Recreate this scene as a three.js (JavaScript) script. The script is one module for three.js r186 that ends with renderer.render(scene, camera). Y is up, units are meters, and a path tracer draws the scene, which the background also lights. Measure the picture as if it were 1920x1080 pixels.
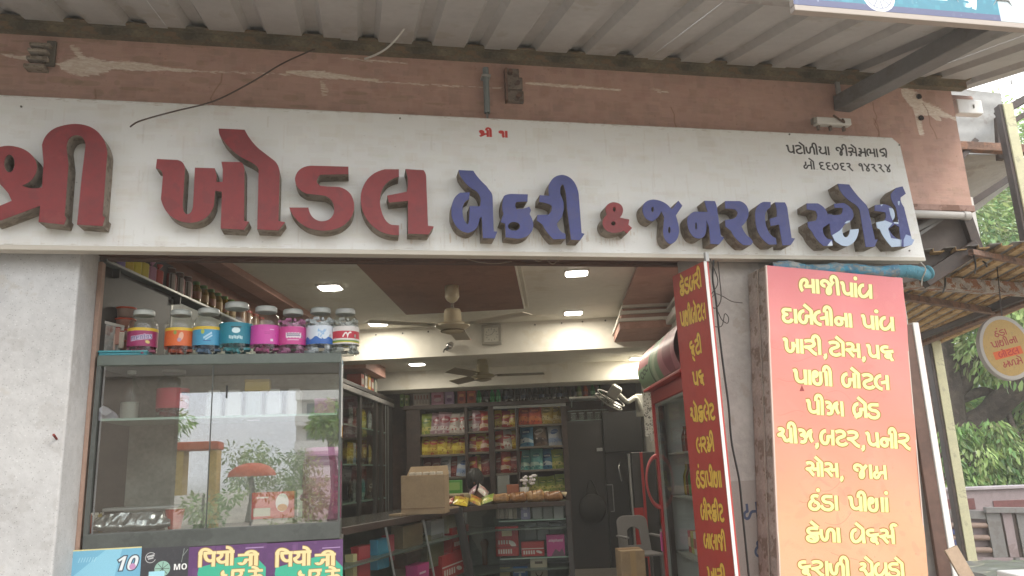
import * as THREE from 'three';
import { RoundedBoxGeometry } from 'three/addons/geometries/RoundedBoxGeometry.js';
import { mergeGeometries, mergeVertices } from 'three/addons/utils/BufferGeometryUtils.js';
import { MarchingCubes } from 'three/addons/objects/MarchingCubes.js';
import { RectAreaLightUniformsLib } from 'three/addons/lights/RectAreaLightUniformsLib.js';
RectAreaLightUniformsLib.init();
const V = (x = 0, y = 0, z = 0) => new THREE.Vector3(x, y, z);

// ---------- camera ----------
const scene = new THREE.Scene();
const FOC = 1464, EYE = V(0, 1.5, 0);
const camD = V(87, 340, FOC).normalize();                     // interior axis (-Z) seen from the camera (x right, y down, z ahead)
const camU = V(-260, -6240, FOC); camU.addScaledVector(camD, -camU.dot(camD)).normalize();
const camX = V().crossVectors(camD, camU); if (camX.x < 0) camX.negate();
const camera = new THREE.PerspectiveCamera(2 * Math.atan(540 / FOC) * 180 / Math.PI, 16 / 9, 0.05, 400);
{
  const right = V(camX.x, camU.x, -camD.x), down = V(camX.y, camU.y, -camD.y), ahead = V(camX.z, camU.z, -camD.z);
  camera.quaternion.setFromRotationMatrix(new THREE.Matrix4().makeBasis(right, down.clone().negate(), ahead.clone().negate()));
  camera.position.copy(EYE);
}
// ---------- sky, sun, exposure ----------
const SKY_I = 1.0, SUN_I = 1.0, EXPOSURE = 1.82, LAMP = 88;
const renderer = new THREE.WebGLRenderer({ antialias: true });
renderer.toneMapping = THREE.LinearToneMapping; renderer.toneMappingExposure = EXPOSURE;
renderer.shadowMap.enabled = true;
let seed = 7; const rnd = () => { seed = (seed + 0x6d2b79f5) | 0; let t = Math.imul(seed ^ (seed >>> 15), 1 | seed); t = (t + Math.imul(t ^ (t >>> 7), 61 | t)) ^ t; return ((t ^ (t >>> 14)) >>> 0) / 4294967296; };
const rr = (a, b) => a + (b - a) * rnd(), pick = (l) => l[Math.floor(rnd() * l.length) % l.length];
// periodic noise fields, reused by every texture
const NS = 512;
function field(cells, oct) {
  const out = new Float32Array(NS * NS); let amp = 1, tot = 0;
  for (let o = 0, c = cells; o < oct; o++, c *= 2, amp *= 0.55) {
    const g = new Float32Array(c * c); for (let i = 0; i < c * c; i++) g[i] = rnd();
    for (let y = 0; y < NS; y++) { const fy = y / NS * c, iy = Math.floor(fy), ty = fy - iy, sy = ty * ty * (3 - 2 * ty);
      for (let x = 0; x < NS; x++) { const fx = x / NS * c, ix = Math.floor(fx), tx = fx - ix, sx = tx * tx * (3 - 2 * tx);
        const a = g[(iy % c) * c + ix % c], b = g[(iy % c) * c + (ix + 1) % c], d = g[((iy + 1) % c) * c + ix % c], e = g[((iy + 1) % c) * c + (ix + 1) % c];
        out[y * NS + x] += amp * ((a + (b - a) * sx) * (1 - sy) + (d + (e - d) * sx) * sy); } }
    tot += amp;
  }
  for (let i = 0; i < out.length; i++) out[i] /= tot;
  return out;
}
const N1 = field(5, 6), N2 = field(9, 5), N3 = field(40, 3), N4 = field(3, 4);
{ // bright hazy monsoon sky: pale cloud over the whole dome, a soft brighter side where the sun stands
  const W = 512, H = 256, d = new Float32Array(W * H * 4), sun = V(0.75, 0.75, 0.55).normalize();
  for (let y = 0; y < H; y++) for (let x = 0; x < W; x++) {
    const up = ((y + 0.5) / H - 0.5) * Math.PI, az = ((x + 0.5) / W - 0.5) * 2 * Math.PI;
    const v = V(Math.cos(az) * Math.cos(up), Math.sin(up), Math.sin(az) * Math.cos(up));
    const n = N1[((y * 3) % NS) * NS + (x * 2 + 512) % NS], m = N2[((y * 5) % NS) * NS + (x) % NS], c = Math.min(1, Math.max(0, (n * 0.7 + m * 0.3 - 0.36) * 4));
    const glow = 1 + 0.9 * Math.pow(Math.max(0, v.dot(sun)), 6), i = (y * W + x) * 4;
    const k = (up > 0 ? 1 : 0.35) * glow;
    d[i] = (0.95 + 0.75 * c) * k; d[i + 1] = (1.05 + 0.66 * c) * k; d[i + 2] = (1.2 + 0.5 * c) * k; d[i + 3] = 1;
  }
  const t = new THREE.DataTexture(d, W, H, THREE.RGBAFormat, THREE.FloatType); t.mapping = THREE.EquirectangularReflectionMapping; t.magFilter = THREE.LinearFilter; t.needsUpdate = true;
  scene.background = t; scene.environment = t; scene.environmentIntensity = SKY_I; scene.backgroundIntensity = SKY_I;
}
scene.fog = new THREE.FogExp2(0xece7de, 0.006);               // added haze, lifts the darks like a lens veil
const sunLight = new THREE.DirectionalLight(0xfff2e0, SUN_I); sunLight.name = 'sun_light';
sunLight.position.set(30, 30, 22); sunLight.castShadow = true; sunLight.shadow.radius = 22;
Object.assign(sunLight.shadow.camera, { left: -15, right: 15, top: 15, bottom: -15, near: 1, far: 90 });
sunLight.shadow.mapSize.set(2048, 2048); scene.add(sunLight, sunLight.target);

// ---------- measuring: where a line of sight meets a plane of the place ----------
const ray = (x, y) => { const v = V(x - 960, y - 540, FOC).normalize(); return V(v.dot(camX), v.dot(camU), -v.dot(camD)); };
const onPlane = (x, y, p, n) => { const r = ray(x, y), t = V().subVectors(p, EYE).dot(n) / r.dot(n); return EYE.clone().addScaledVector(r, t); };
const onH = (x, y, h) => onPlane(x, y, V(0, h, 0), V(0, 1, 0)), onX = (x, y, k) => onPlane(x, y, V(k, 0, 0), V(1, 0, 0)), onZ = (x, y, k) => onPlane(x, y, V(0, 0, k), V(0, 0, 1));
const FA = 14.2 * Math.PI / 180, FU = V(Math.cos(FA), 0, -Math.sin(FA)), FN = V(Math.sin(FA), 0, Math.cos(FA)), F0 = V(-0.185, 0, -3.98);
const F = (u, h, n = 0) => F0.clone().addScaledVector(FU, u).addScaledVector(FN, n).setY(h);
const onF = (x, y, n = 0) => { const p = onPlane(x, y, F(0, 0, n), FN); return { u: V().subVectors(p, F0).dot(FU), h: p.y }; };
const GY = 0, SF = 0.35;                                       // street level and the raised shop floor

// ---------- helpers ----------
const used = new Map();
function numbered(n) { const k = used.get(n) || 0; used.set(n, k + 1); return k ? n + '_' + String(k).padStart(3, '0') : n; }
function thing(name, label, category, p = V(), turn = 0, group) {
  const o = new THREE.Group(); o.name = numbered(name); scene.add(o); o.position.copy(p); o.rotation.y = turn; o.userData = { label, category };
  if (group) o.userData.group = group; return o;
}
const fthing = (name, label, cat, u, h, n, group) => thing(name, label, cat, F(u, h, n), FA, group);
function boxUV(g, m) {
  g = g.index ? g.toNonIndexed() : g; const p = g.attributes.position, uv = new Float32Array(p.count * 2), a = V(), b = V(), c = V(), n = V();
  for (let i = 0; i < p.count; i += 3) {
    a.fromBufferAttribute(p, i); b.fromBufferAttribute(p, i + 1); c.fromBufferAttribute(p, i + 2); n.crossVectors(b.clone().sub(a), c.clone().sub(a));
    const x = Math.abs(n.x), y = Math.abs(n.y), z = Math.abs(n.z);
    [a, b, c].forEach((q, k) => { const [s, t] = z >= x && z >= y ? [q.x, q.y] : x >= y ? [q.z, q.y] : [q.x, q.z]; uv[(i + k) * 2] = s / m; uv[(i + k) * 2 + 1] = t / m; });
  }
  g.setAttribute('uv', new THREE.BufferAttribute(uv, 2)); return g;
}
const mg = (l) => { l = (Array.isArray(l) ? l.flat() : [l]).map((g) => { const ku = g.userData.keepUV; g = g.index ? g.toNonIndexed() : g; if (ku) g.userData.keepUV = true; for (const k of Object.keys(g.attributes)) if (!['position', 'normal', 'uv', 'color'].includes(k)) g.deleteAttribute(k);
  if (!g.attributes.uv) g.setAttribute('uv', new THREE.BufferAttribute(new Float32Array(g.attributes.position.count * 2), 2)); return g; }); return l.length > 1 ? mergeGeometries(l) : l[0]; };
function P(name, geo, mat, parent, extra) {
  let g = mg(geo); if (mat.userData.m && !g.userData.keepUV) g = boxUV(g, mat.userData.m);
  const o = new THREE.Mesh(g, mat); o.name = name; if (parent) parent.add(o); if (extra) Object.assign(o.userData, extra); return o;
}
function solo(name, label, category, geo, mat, group) { const o = P(numbered(name), geo, mat); scene.add(o); o.userData = { label, category }; if (group) o.userData.group = group; return o; }
function struct(name, geo, mat, label) { const o = P(numbered(name), geo, mat); scene.add(o); o.userData.kind = 'structure'; if (label) o.userData.label = label; return o; }
function copy(o, p, turn, label) { const c = o.clone(); c.name = numbered(o.name.replace(/_\d+$/, '')); c.userData = { ...o.userData }; if (label) c.userData.label = label; c.position.copy(p); c.rotation.y = turn; scene.add(c); return c; }
const BX = (w, h, d, x = 0, y = 0, z = 0) => new THREE.BoxGeometry(w, h, d).translate(x, y, z);
const RB = (w, h, d, x = 0, y = 0, z = 0, r = 0.006, s = 2) => new RoundedBoxGeometry(w, h, d, s, Math.min(r, w / 2.01, h / 2.01, d / 2.01)).translate(x, y, z);
const SP = (x0, x1, y0, y1, z0, z1, r = 0) => (r ? RB : BX)(x1 - x0, y1 - y0, z1 - z0, (x0 + x1) / 2, (y0 + y1) / 2, (z0 + z1) / 2, r);
const CY = (r1, r2, h, x = 0, y = 0, z = 0, s = 20) => new THREE.CylinderGeometry(r1, r2, h, s).translate(x, y, z);
const LA = (pts, s = 28) => new THREE.LatheGeometry(pts.map(([r, y]) => new THREE.Vector2(r, y)), s);
const TU = (pts, r, n = 40, s = 8) => new THREE.TubeGeometry(new THREE.CatmullRomCurve3(pts), n, r, s);
function bar(a, b, w, h, up = V(0, 1, 0)) {                   // a straight bar of w x h between two points
  const d = V().subVectors(b, a), L = d.length(), z = d.clone().normalize(), x = V().crossVectors(up, z).normalize(), y = V().crossVectors(z, x);
  return RB(w, h, L, 0, 0, 0, Math.min(w, h) * 0.08, 1).applyMatrix4(new THREE.Matrix4().makeBasis(x, y, z)).translate((a.x + b.x) / 2, (a.y + b.y) / 2, (a.z + b.z) / 2);
}
function slab(pts, thick, dir) {                              // a flat board from corner points, given thickness along dir
  const n = pts.length, pos = [], q = pts.map((p) => p.clone().addScaledVector(dir, thick)), tri = (a, b, c) => pos.push(...a.toArray(), ...b.toArray(), ...c.toArray());
  for (let i = 1; i < n - 1; i++) { tri(pts[0], pts[i], pts[i + 1]); tri(q[0], q[i + 1], q[i]); }
  for (let i = 0; i < n; i++) { const j = (i + 1) % n; tri(pts[i], q[i], q[j]); tri(pts[i], q[j], pts[j]); }
  const g = new THREE.BufferGeometry(); g.setAttribute('position', new THREE.Float32BufferAttribute(pos, 3)); g.computeVertexNormals(); return g;
}
const ext = (shape, d, bevel = 0.003) => new THREE.ExtrudeGeometry(shape, { depth: d, bevelEnabled: bevel > 0, bevelSize: bevel, bevelThickness: bevel, bevelSegments: 1, curveSegments: 10 });
const keep = (g) => { g.userData.keepUV = true; return g; };

// ---------- materials ----------
const hex = (h) => [h >> 16 & 255, h >> 8 & 255, h & 255];
function grain(base, o = {}) {                                // colour map: tone grain, patches of other matter, specks
  const b = hex(base), d = new Uint8ClampedArray(NS * NS * 4), amp = o.amp ?? 0.1, off = Math.floor(rnd() * NS * NS), sp = o.specks ?? 0;
  for (let i = 0; i < NS * NS; i++) {
    const j = (i + off) % (NS * NS), f = 1 + amp * ((N1[j] - 0.5) * 2.2 + (N3[j] - 0.5) * 1.2); let c = [b[0] * f, b[1] * f, b[2] * f];
    for (const [col, at, k = 1, which = 2] of o.patches || []) { const n = (which === 2 ? N2 : which === 4 ? N4 : N1)[(i + off * 3 + at * 9973 | 0) % (NS * NS)] + (N3[i] - 0.5) * 0.25, w = Math.min(1, Math.max(0, (n - at) * 14)) * k, h = hex(col); c = c.map((v, m) => v + (h[m] - v) * w); }
    if (sp && rnd() < sp) { const k = rnd() < 0.75 ? 0.62 : 1.25; c = c.map((v) => v * k); }
    d[i * 4] = c[0]; d[i * 4 + 1] = c[1]; d[i * 4 + 2] = c[2]; d[i * 4 + 3] = 255;
  }
  const t = new THREE.DataTexture(new Uint8Array(d.buffer), NS, NS); t.colorSpace = THREE.SRGBColorSpace; t.wrapS = t.wrapT = THREE.RepeatWrapping; t.magFilter = THREE.LinearFilter; t.needsUpdate = true; return t;
}
const bumpTex = (() => { const d = new Uint8Array(NS * NS * 4); for (let i = 0; i < NS * NS; i++) { const v = Math.min(255, (N3[i] * 0.6 + N1[i] * 0.4) * 255); d[i * 4] = d[i * 4 + 1] = d[i * 4 + 2] = v; d[i * 4 + 3] = 255; }
  const t = new THREE.DataTexture(d, NS, NS); t.wrapS = t.wrapT = THREE.RepeatWrapping; t.magFilter = THREE.LinearFilter; t.needsUpdate = true; return t; })();
let shared = false; const neutral = {};                       // later small materials share a few neutral grain maps, tinted by their own colour
function G(base, rough, o = {}) {                             // grained material, o.m = metres per tile
  let map; if (shared) { const k = o.patches ? 'p' : (o.amp ?? 0.1) > 0.13 ? 'h' : 'l'; map = neutral[k] ??= grain(0xe6e6e6, k === 'p' ? { amp: 0.14, patches: [[0xa89c90, 0.58, 0.7], [0xffffff, 0.68, 0.5, 1]], specks: 0.006 } : { amp: k === 'h' ? 0.16 : 0.08 }); } else map = grain(base, o);
  const m = new THREE.MeshStandardMaterial({ map, color: shared ? new THREE.Color(base).multiplyScalar(1.2) : 0xffffff, roughness: rough, metalness: o.metal ?? 0 }); m.userData.m = o.m ?? 1;
  if (o.bump) { m.bumpMap = bumpTex; m.bumpScale = o.bump; } return m;
}
const C = (h, rough = 0.6, metal = 0) => new THREE.MeshStandardMaterial({ color: h, roughness: rough, metalness: metal });
const cc = new Map(), K = (h, rough = 0.55, metal = 0) => { const k = h + '/' + rough + '/' + metal; if (!cc.has(k)) cc.set(k, C(h, rough, metal)); return cc.get(k); };
function canvasTex(w, h, draw) { const c = document.createElement('canvas'); c.width = w; c.height = h; const x = c.getContext('2d'); draw(x, w, h); const t = new THREE.CanvasTexture(c); t.colorSpace = THREE.SRGBColorSpace; t.magFilter = THREE.LinearFilter; return t; }
const print = (w, h, draw, rough = 0.5) => new THREE.MeshStandardMaterial({ map: canvasTex(w, h, draw), roughness: rough });
const css = (h) => '#' + h.toString(16).padStart(6, '0');
const mute = (x, w, h, n, cols, a = 0.1, s0 = 1, s1 = 4) => { for (let i = 0; i < n; i++) { x.globalAlpha = a * rnd(); x.fillStyle = pick(cols); const s = rr(s0, s1); x.fillRect(rnd() * w, rnd() * h, s, s * rr(0.4, 2)); } x.globalAlpha = 1; };
const M = {
  plaster: G(0xb8b7b6, 0.9, { amp: 0.07, m: 1.3, specks: 0.012, bump: 0.004, patches: [[0xa5a29f, 0.64, 0.4], [0xaea596, 0.7, 0.35, 1]] }),
  reveal: G(0xa9a29b, 0.9, { amp: 0.08, m: 0.9, specks: 0.004, bump: 0.003, patches: [[0x978c80, 0.64, 0.4]] }),
  white: G(0xd8d4c9, 0.75, { amp: 0.035, m: 1.7, patches: [[0xc9c1b0, 0.68, 0.5]] }),
  rustPaint: G(0x86604f, 0.75, { amp: 0.08, m: 1.2, patches: [[0x775344, 0.62, 0.6]] }),
  salmon: G(0xae877a, 0.75, { amp: 0.07, m: 1.1, patches: [[0x9c7568, 0.64, 0.5]] }),
  sheet: G(0xb2b0ad, 0.55, { amp: 0.05, m: 1.4, metal: 0.1, patches: [[0xa29c92, 0.66, 0.5], [0xbdbbb8, 0.7, 0.4, 1]] }),
  angle: G(0x6a604c, 0.85, { amp: 0.22, m: 0.4, specks: 0.01, patches: [[0x7e6146, 0.6, 0.6], [0x4b4638, 0.66, 0.7, 1]] }),
  greySteel: G(0x72706e, 0.55, { amp: 0.08, m: 0.8, patches: [[0x645d58, 0.66, 0.5]] }),
  rust: G(0x72594b, 0.9, { amp: 0.25, m: 0.5, bump: 0.004, patches: [[0x8c6650, 0.6, 0.7], [0x4c3a33, 0.66, 0.7, 1]] }),
  flake: G(0xa3998f, 0.95, { amp: 0.2, m: 0.35, bump: 0.006, patches: [[0x8a5a3e, 0.55, 0.9], [0x5c4438, 0.66, 0.7, 1]] }),
  galv: G(0xa7a6a3, 0.5, { amp: 0.08, m: 0.9, metal: 0.2, patches: [[0x8d8780, 0.64, 0.5]] }),
  galvDull: G(0x9d9c99, 0.85, { amp: 0.07, m: 0.9, patches: [[0x8a857f, 0.64, 0.5]] }), cream: G(0xbdb998, 0.7, { amp: 0.07, m: 0.7, patches: [[0x96917a, 0.68, 0.6]] }),
  dark: G(0x2a2521, 0.5, { amp: 0.2, m: 0.7 }),
  darkWood: G(0x3a2c25, 0.55, { amp: 0.25, m: 0.6, patches: [[0x2c211c, 0.6, 0.6]] }),
  brown: G(0x5b4237, 0.65, { amp: 0.15, m: 0.8, patches: [[0x6d5243, 0.64, 0.5]] }),
  cabGrey: G(0x4c4f4c, 0.5, { amp: 0.1, m: 0.8, patches: [[0x404340, 0.62, 0.6]] }),
  laminate: G(0x626a62, 0.45, { amp: 0.08, m: 1.0, patches: [[0x5f645f, 0.62, 0.6]] }),
  alu: G(0x8f908c, 0.4, { amp: 0.06, m: 0.5, metal: 0.6 }),
  shelfGlass: C(0x9fb5aa, 0.2), card: G(0x9a8569, 0.9, { amp: 0.06, m: 0.5, patches: [[0x8d775b, 0.66, 0.5]] }),
  floor: G(0x6d665e, 0.5, { amp: 0.1, m: 0.8 }), ground: G(0x8f8678, 0.95, { amp: 0.18, m: 3, bump: 0.02, specks: 0.02, patches: [[0x6e675d, 0.6, 0.6], [0xa3947c, 0.68, 0.6, 1]] }),
  bark: G(0x4c423a, 0.95, { amp: 0.35, m: 0.5, bump: 0.02, patches: [[0x332b25, 0.58, 0.7]] }),
  mauve: G(0x8c7f80, 0.9, { amp: 0.08, m: 1.6, patches: [[0x7a6a69, 0.64, 0.6]] }), wine: G(0x6b4342, 0.85, { amp: 0.15, m: 0.9 }),
  redBoard: G(0xa93c34, 0.5, { amp: 0.04, m: 1.2 }), redPaint: G(0xa3211f, 0.35, { amp: 0.04, m: 1 }), teal: G(0x2f8a94, 0.5, { amp: 0.1, m: 0.6 }),
  whitePaint: C(0xd9d7d2, 0.6), black: C(0x14120f, 0.5), ivory: C(0xcfc6ac, 0.35), chrome: C(0xc9c9c9, 0.2, 1),
};
const glass = (ior = 1.5, tint = 0xffffff, rough = 0) => new THREE.MeshPhysicalMaterial({ color: tint, transmission: 1, thickness: 0, roughness: rough, ior, metalness: 0 });
M.pane = glass(3.8, 0xf2f7f5); M.clear = glass(1.5, 0xf0f5f2); M.tinted = glass(1.5, 0xd5ddd8); M.inner = glass(1.12, 0xeef3f0); M.pet = glass(1.45, 0xfbfdfc, 0.16);
shared = true;
// ---------- Gujarati and Devanagari brush letters: centre lines on a 100-high grid, drawn with a broad pen ----------
const GL = {
  'ક': [94, 'M82 10 L48 8 C8 8 8 44 44 44 L90 40 M46 44 C92 54 82 98 44 96 C6 94 4 64 30 64 C46 64 56 72 60 86'],
  'ખ': [108, 'M2 12 L14 8 C26 8 22 24 22 52 C22 104 66 100 66 60 L66 24 M66 48 L96 48 M96 0 L96 100'],
  'ચ': [98, 'M6 16 C34 2 48 20 26 40 L8 50 C34 46 40 62 44 76 C50 92 72 84 86 68 M86 0 L86 100'],
  'છ': [92, 'M10 10 C46 0 50 38 22 42 C62 40 62 92 30 92 C4 90 8 62 34 64 C82 70 92 40 76 8'],
  'જ': [104, 'M36 42 C8 48 2 6 34 6 C60 6 64 30 68 52 C76 100 42 104 48 72 C52 50 76 34 94 4'],
  'ઝ': [104, 'M6 14 C42 2 54 36 22 44 C62 46 56 98 14 86 M46 60 C66 50 62 14 94 12 M92 12 C76 24 76 60 96 84'],
  'ટ': [84, 'M8 14 C34 -2 70 2 68 26 C64 46 20 40 18 66 C18 100 66 100 80 78'],
  'ઠ': [84, 'M70 10 C40 -2 14 14 36 38 C2 48 2 97 40 97 C78 97 78 46 40 48'],
  'ડ': [86, 'M78 8 L42 8 C4 8 6 48 44 48 C86 48 84 97 42 97 C18 97 6 84 2 68'],
  'ણ': [106, 'M10 26 C4 76 12 92 34 92 C54 92 58 72 58 50 L58 6 M10 26 C12 2 38 6 34 26 C32 38 22 42 12 40 M94 0 L94 100'],
  'દ': [80, 'M72 8 L38 8 C4 8 6 42 38 42 C4 46 6 93 40 93 C60 93 68 82 72 70'],
  'ન': [98, 'M86 44 L44 40 C4 32 4 88 34 86 C60 84 58 58 44 42 M86 0 L86 100'],
  'પ': [92, 'M4 12 L18 8 C26 20 20 42 24 60 C30 90 62 88 80 66 M80 0 L80 100'],
  'ફ': [98, 'M62 10 C6 0 6 46 40 46 L94 36 M40 46 C92 52 68 98 42 78 C32 60 72 70 82 106'],
  'બ': [98, 'M42 8 C-4 12 0 92 34 90 C54 88 54 62 54 44 L86 44 M86 0 L86 100'],
  'ભ': [102, 'M22 88 C0 70 4 10 36 10 C58 12 52 44 34 60 M36 56 L90 50 M90 0 L90 100'],
  'મ': [102, 'M30 8 L30 50 C2 52 2 90 24 90 C46 88 40 58 62 52 L90 52 M90 0 L90 100'],
  'ય': [94, 'M6 14 C36 -2 38 36 14 46 C14 92 60 92 82 62 M82 0 L82 100'],
  'ર': [84, 'M6 12 C36 0 70 4 66 28 C60 48 30 50 8 52 C42 54 46 92 80 98'],
  'લ': [98, 'M48 6 C-6 12 -6 90 50 96 M44 54 L86 44 M86 0 L86 100'],
  'વ': [98, 'M44 10 C0 8 0 92 34 90 C62 88 74 52 86 40 M86 0 L86 100'],
  'શ': [102, 'M22 8 C62 6 52 44 28 46 C52 50 46 70 30 72 C4 76 10 100 42 90 M46 50 L90 50 M90 0 L90 100'],
  'સ': [100, 'M6 12 C34 0 58 8 50 32 C44 46 26 48 8 50 C30 52 36 82 56 92 M46 52 L88 46 M88 0 L88 100'],
  'H': [72, 'M6 12 C34 0 58 8 50 32 C44 46 26 48 8 50 C30 52 36 82 56 92 M46 52 L78 46'],
  'ળ': [100, 'M8 14 C0 100 46 100 46 54 C46 0 92 0 88 46 L88 100'],
  'J': [98, 'M6 12 C40 0 60 6 54 30 C48 50 22 50 8 50 C42 54 42 92 14 92 M46 50 L86 58 M86 0 L86 100'],
  'ઈ': [96, 'M66 4 C16 0 8 42 44 42 C80 44 68 92 32 80 M56 2 C96 -24 98 34 76 100'],
  'S': [98, 'M40 44 C6 50 6 10 26 14 C46 18 48 50 26 60 L86 58 M8 96 L54 64 M86 0 L86 100'],
  'ા': [32, 'M16 0 L16 100'], 'ી': [34, 'M-24 8 C-30 -40 14 -44 16 4 L16 100'], 'ો': [34, 'M-30 -36 L16 4 L16 100'], 'ે': [0, 'M-58 -36 L-12 4'],
  'ં': [0, 'dot'], 'ુ': [0, 'M-44 104 C-60 120 -20 122 -26 140'], 'R': [0, 'M-12 2 C-34 -30 4 -44 14 -22'], 'B': [0, 'M-52 70 L-84 104'], 'I': [20, 'M8 0 L8 100'],
  '૯': [76, 'M62 14 C4 -4 4 58 48 48 C4 62 18 98 68 94'], '૭': [84, 'M10 34 C-2 104 76 108 70 40 C66 6 24 12 34 40'], '૨': [80, 'M8 16 C56 -6 62 40 24 50 C50 52 50 92 76 98'],
  '૧': [62, 'M46 30 C8 46 4 6 32 8 C62 12 34 70 54 98'], '૪': [80, 'M8 4 L58 66 C74 102 18 104 34 66 L72 4'],
  ',': [40, 'M18 90 C24 104 18 116 8 120'], '.': [34, 'M14 96 L14 98'], ' ': [60, ''],
  'प': [78, 'M4 0 L78 0 M14 0 C12 66 56 64 64 46 M64 0 L64 100'], 'य': [80, 'M2 0 L80 0 M14 0 C50 10 30 40 12 44 C18 84 56 76 66 58 M66 0 L66 100'], 'ज': [84, 'M0 0 L84 0 M70 44 L44 42 C40 84 14 82 10 62 M70 0 L70 100'],
  'भ': [90, 'M20 0 C-4 10 10 40 30 22 M66 0 L90 0 M8 54 L74 54 M30 22 C34 70 20 96 6 78 M74 0 L74 100'], 'र': [60, 'M0 0 L60 0 M20 0 C54 10 40 44 14 48 L46 96'], 'क': [96, 'M0 0 L96 0 M48 0 L48 100 M48 50 C10 26 4 74 30 74 C44 72 48 58 48 50 C88 16 100 66 78 92'],
  'ि': [26, 'M0 0 L26 0 M12 0 L12 100 M12 0 C14 -40 60 -34 78 0'], 'ो': [30, 'M0 0 L30 0 M14 0 L14 100 M14 0 C10 -30 -14 -34 -24 -34'], 'ी': [30, 'M0 0 L30 0 M14 0 L14 100 M14 0 C10 -40 -40 -36 -40 0'], 'े': [0, 'M-30 0 C-36 -24 -60 -30 -74 -30'],
};
const spell = (s) => [...s.replace(/ર્સ/g, 'સR').replace(/બ્ર/g, 'બB').replace(/શ્ર/g, 'S').replace(/જ્ઞ/g, 'J').replace(/સ્/g, 'H').replace(/ૅ/g, 'ે').replace(/पि/g, 'िप')];
const measure = (s) => spell(s).reduce((w, c) => w + (GL[c] ? GL[c][0] : 60), 0);
function brush(x, s, cx, top, size, passes, align = 'center', squeeze = 1) {   // passes: [pen width on the 100 grid, colour]
  const k = size / 100, w = measure(s) * k * squeeze, x0 = align === 'center' ? cx - w / 2 : align === 'right' ? cx - w : cx;
  for (const [pen, col, dx = 0, dy = 0] of passes) {
    let at = 0; x.strokeStyle = x.fillStyle = col; x.lineCap = 'butt'; x.lineJoin = 'round';
    for (const c of spell(s)) { const g = GL[c]; if (!g) { at += 60; continue; }
      x.save(); x.translate(x0 + at * k * squeeze + dx, top + dy); x.scale(k * squeeze, k);
      if (g[1] === 'dot') { x.beginPath(); x.arc(-14, -32, 7 + pen * 0.3, 0, 7); x.fill(); } else if (g[1]) { x.lineWidth = pen; x.stroke(new Path2D(g[1])); }
      x.restore(); at += g[0]; }
  }
}
// ---------- the setting ----------
const FP = (name, geo, mat, t, extra) => { const g = mg(geo), k = g.userData.keepUV; let q = g; if (mat.userData.m && !k) q = boxUV(g, mat.userData.m); if (k) q.userData.keepUV = true; q.translate(-t.userData.fo[0], -t.userData.fo[1], -t.userData.fo[2]); q.userData.keepUV = true; return P(name, q, mat, t, extra); };
const FT = (name, label, cat, u, h, n, group) => { const t = fthing(name, label, cat, u, h, n, group); Object.defineProperty(t.userData, 'fo', { value: [u, h, n], enumerable: false }); return t; };
function fstruct(name, geo, mat, label) { const o = struct(name, geo, mat, label); o.position.copy(F(0, 0, 0)); o.rotation.y = FA; return o; }
struct('ground', SP(-150, 150, -0.5, 0, -150, 150), M.ground, 'dusty street ground in front of the shop');
const polyXZ = (pts, y0, y1) => { const s = new THREE.Shape(pts.map(([x, z]) => new THREE.Vector2(x, -z))); return new THREE.ExtrudeGeometry(s, { depth: y1 - y0, bevelEnabled: false }).rotateX(-Math.PI / 2).translate(0, y0, 0); };
const fx = (u, n) => { const p = F(u, 0, n); return [p.x, p.z]; };
const room = [fx(-2.3, -0.38), fx(1.45, -0.38), [1.26, -10.6], [-2.6, -10.6]];
struct('shop_floor', polyXZ([fx(-6, 0.25), fx(2.6, 0.25), [2.2, -10.6], [-2.6, -10.6]], 0.002, SF), M.floor, 'raised tiled floor of the shop');
struct('ceiling', polyXZ([room[0], room[1], [1.26, -7.9], [-2.6, -7.9]], 2.95, 3.1), M.white, 'white ceiling of the front room');
struct('ceiling', polyXZ([[-2.6, -7.9], [1.26, -7.9], [1.26, -10.6], [-2.6, -10.6]], 2.72, 3.1), M.white, 'lower white ceiling of the back room');
struct('beam', SP(-2.45, 1.1, 2.64, 2.96, -8.0, -7.68, 0.006), M.white, 'white beam between the front and the back room');
struct('beam', SP(-2.45, 1.1, 2.5, 2.73, -9.75, -9.28, 0.006), M.white, 'white beam above the back cabinets');
struct('wall_left', SP(-2.65, -2.42, SF, 3.1, -10.6, -3.85), M.rustPaint, 'rust painted left wall');
struct('wall_right', SP(1.08, 1.3, SF, 3.1, -10.6, -4.72), M.white, 'white right wall');
struct('wall_back', SP(-2.6, 1.3, SF, 3.1, -10.6, -10.4), M.brown, 'back wall');
struct('roof', polyXZ([fx(-6, -0.1), fx(2.75, -0.1), [3, -10.6], [-6, -10.6]], 3.9, 4.05), M.plaster, 'flat roof of the building');
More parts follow.
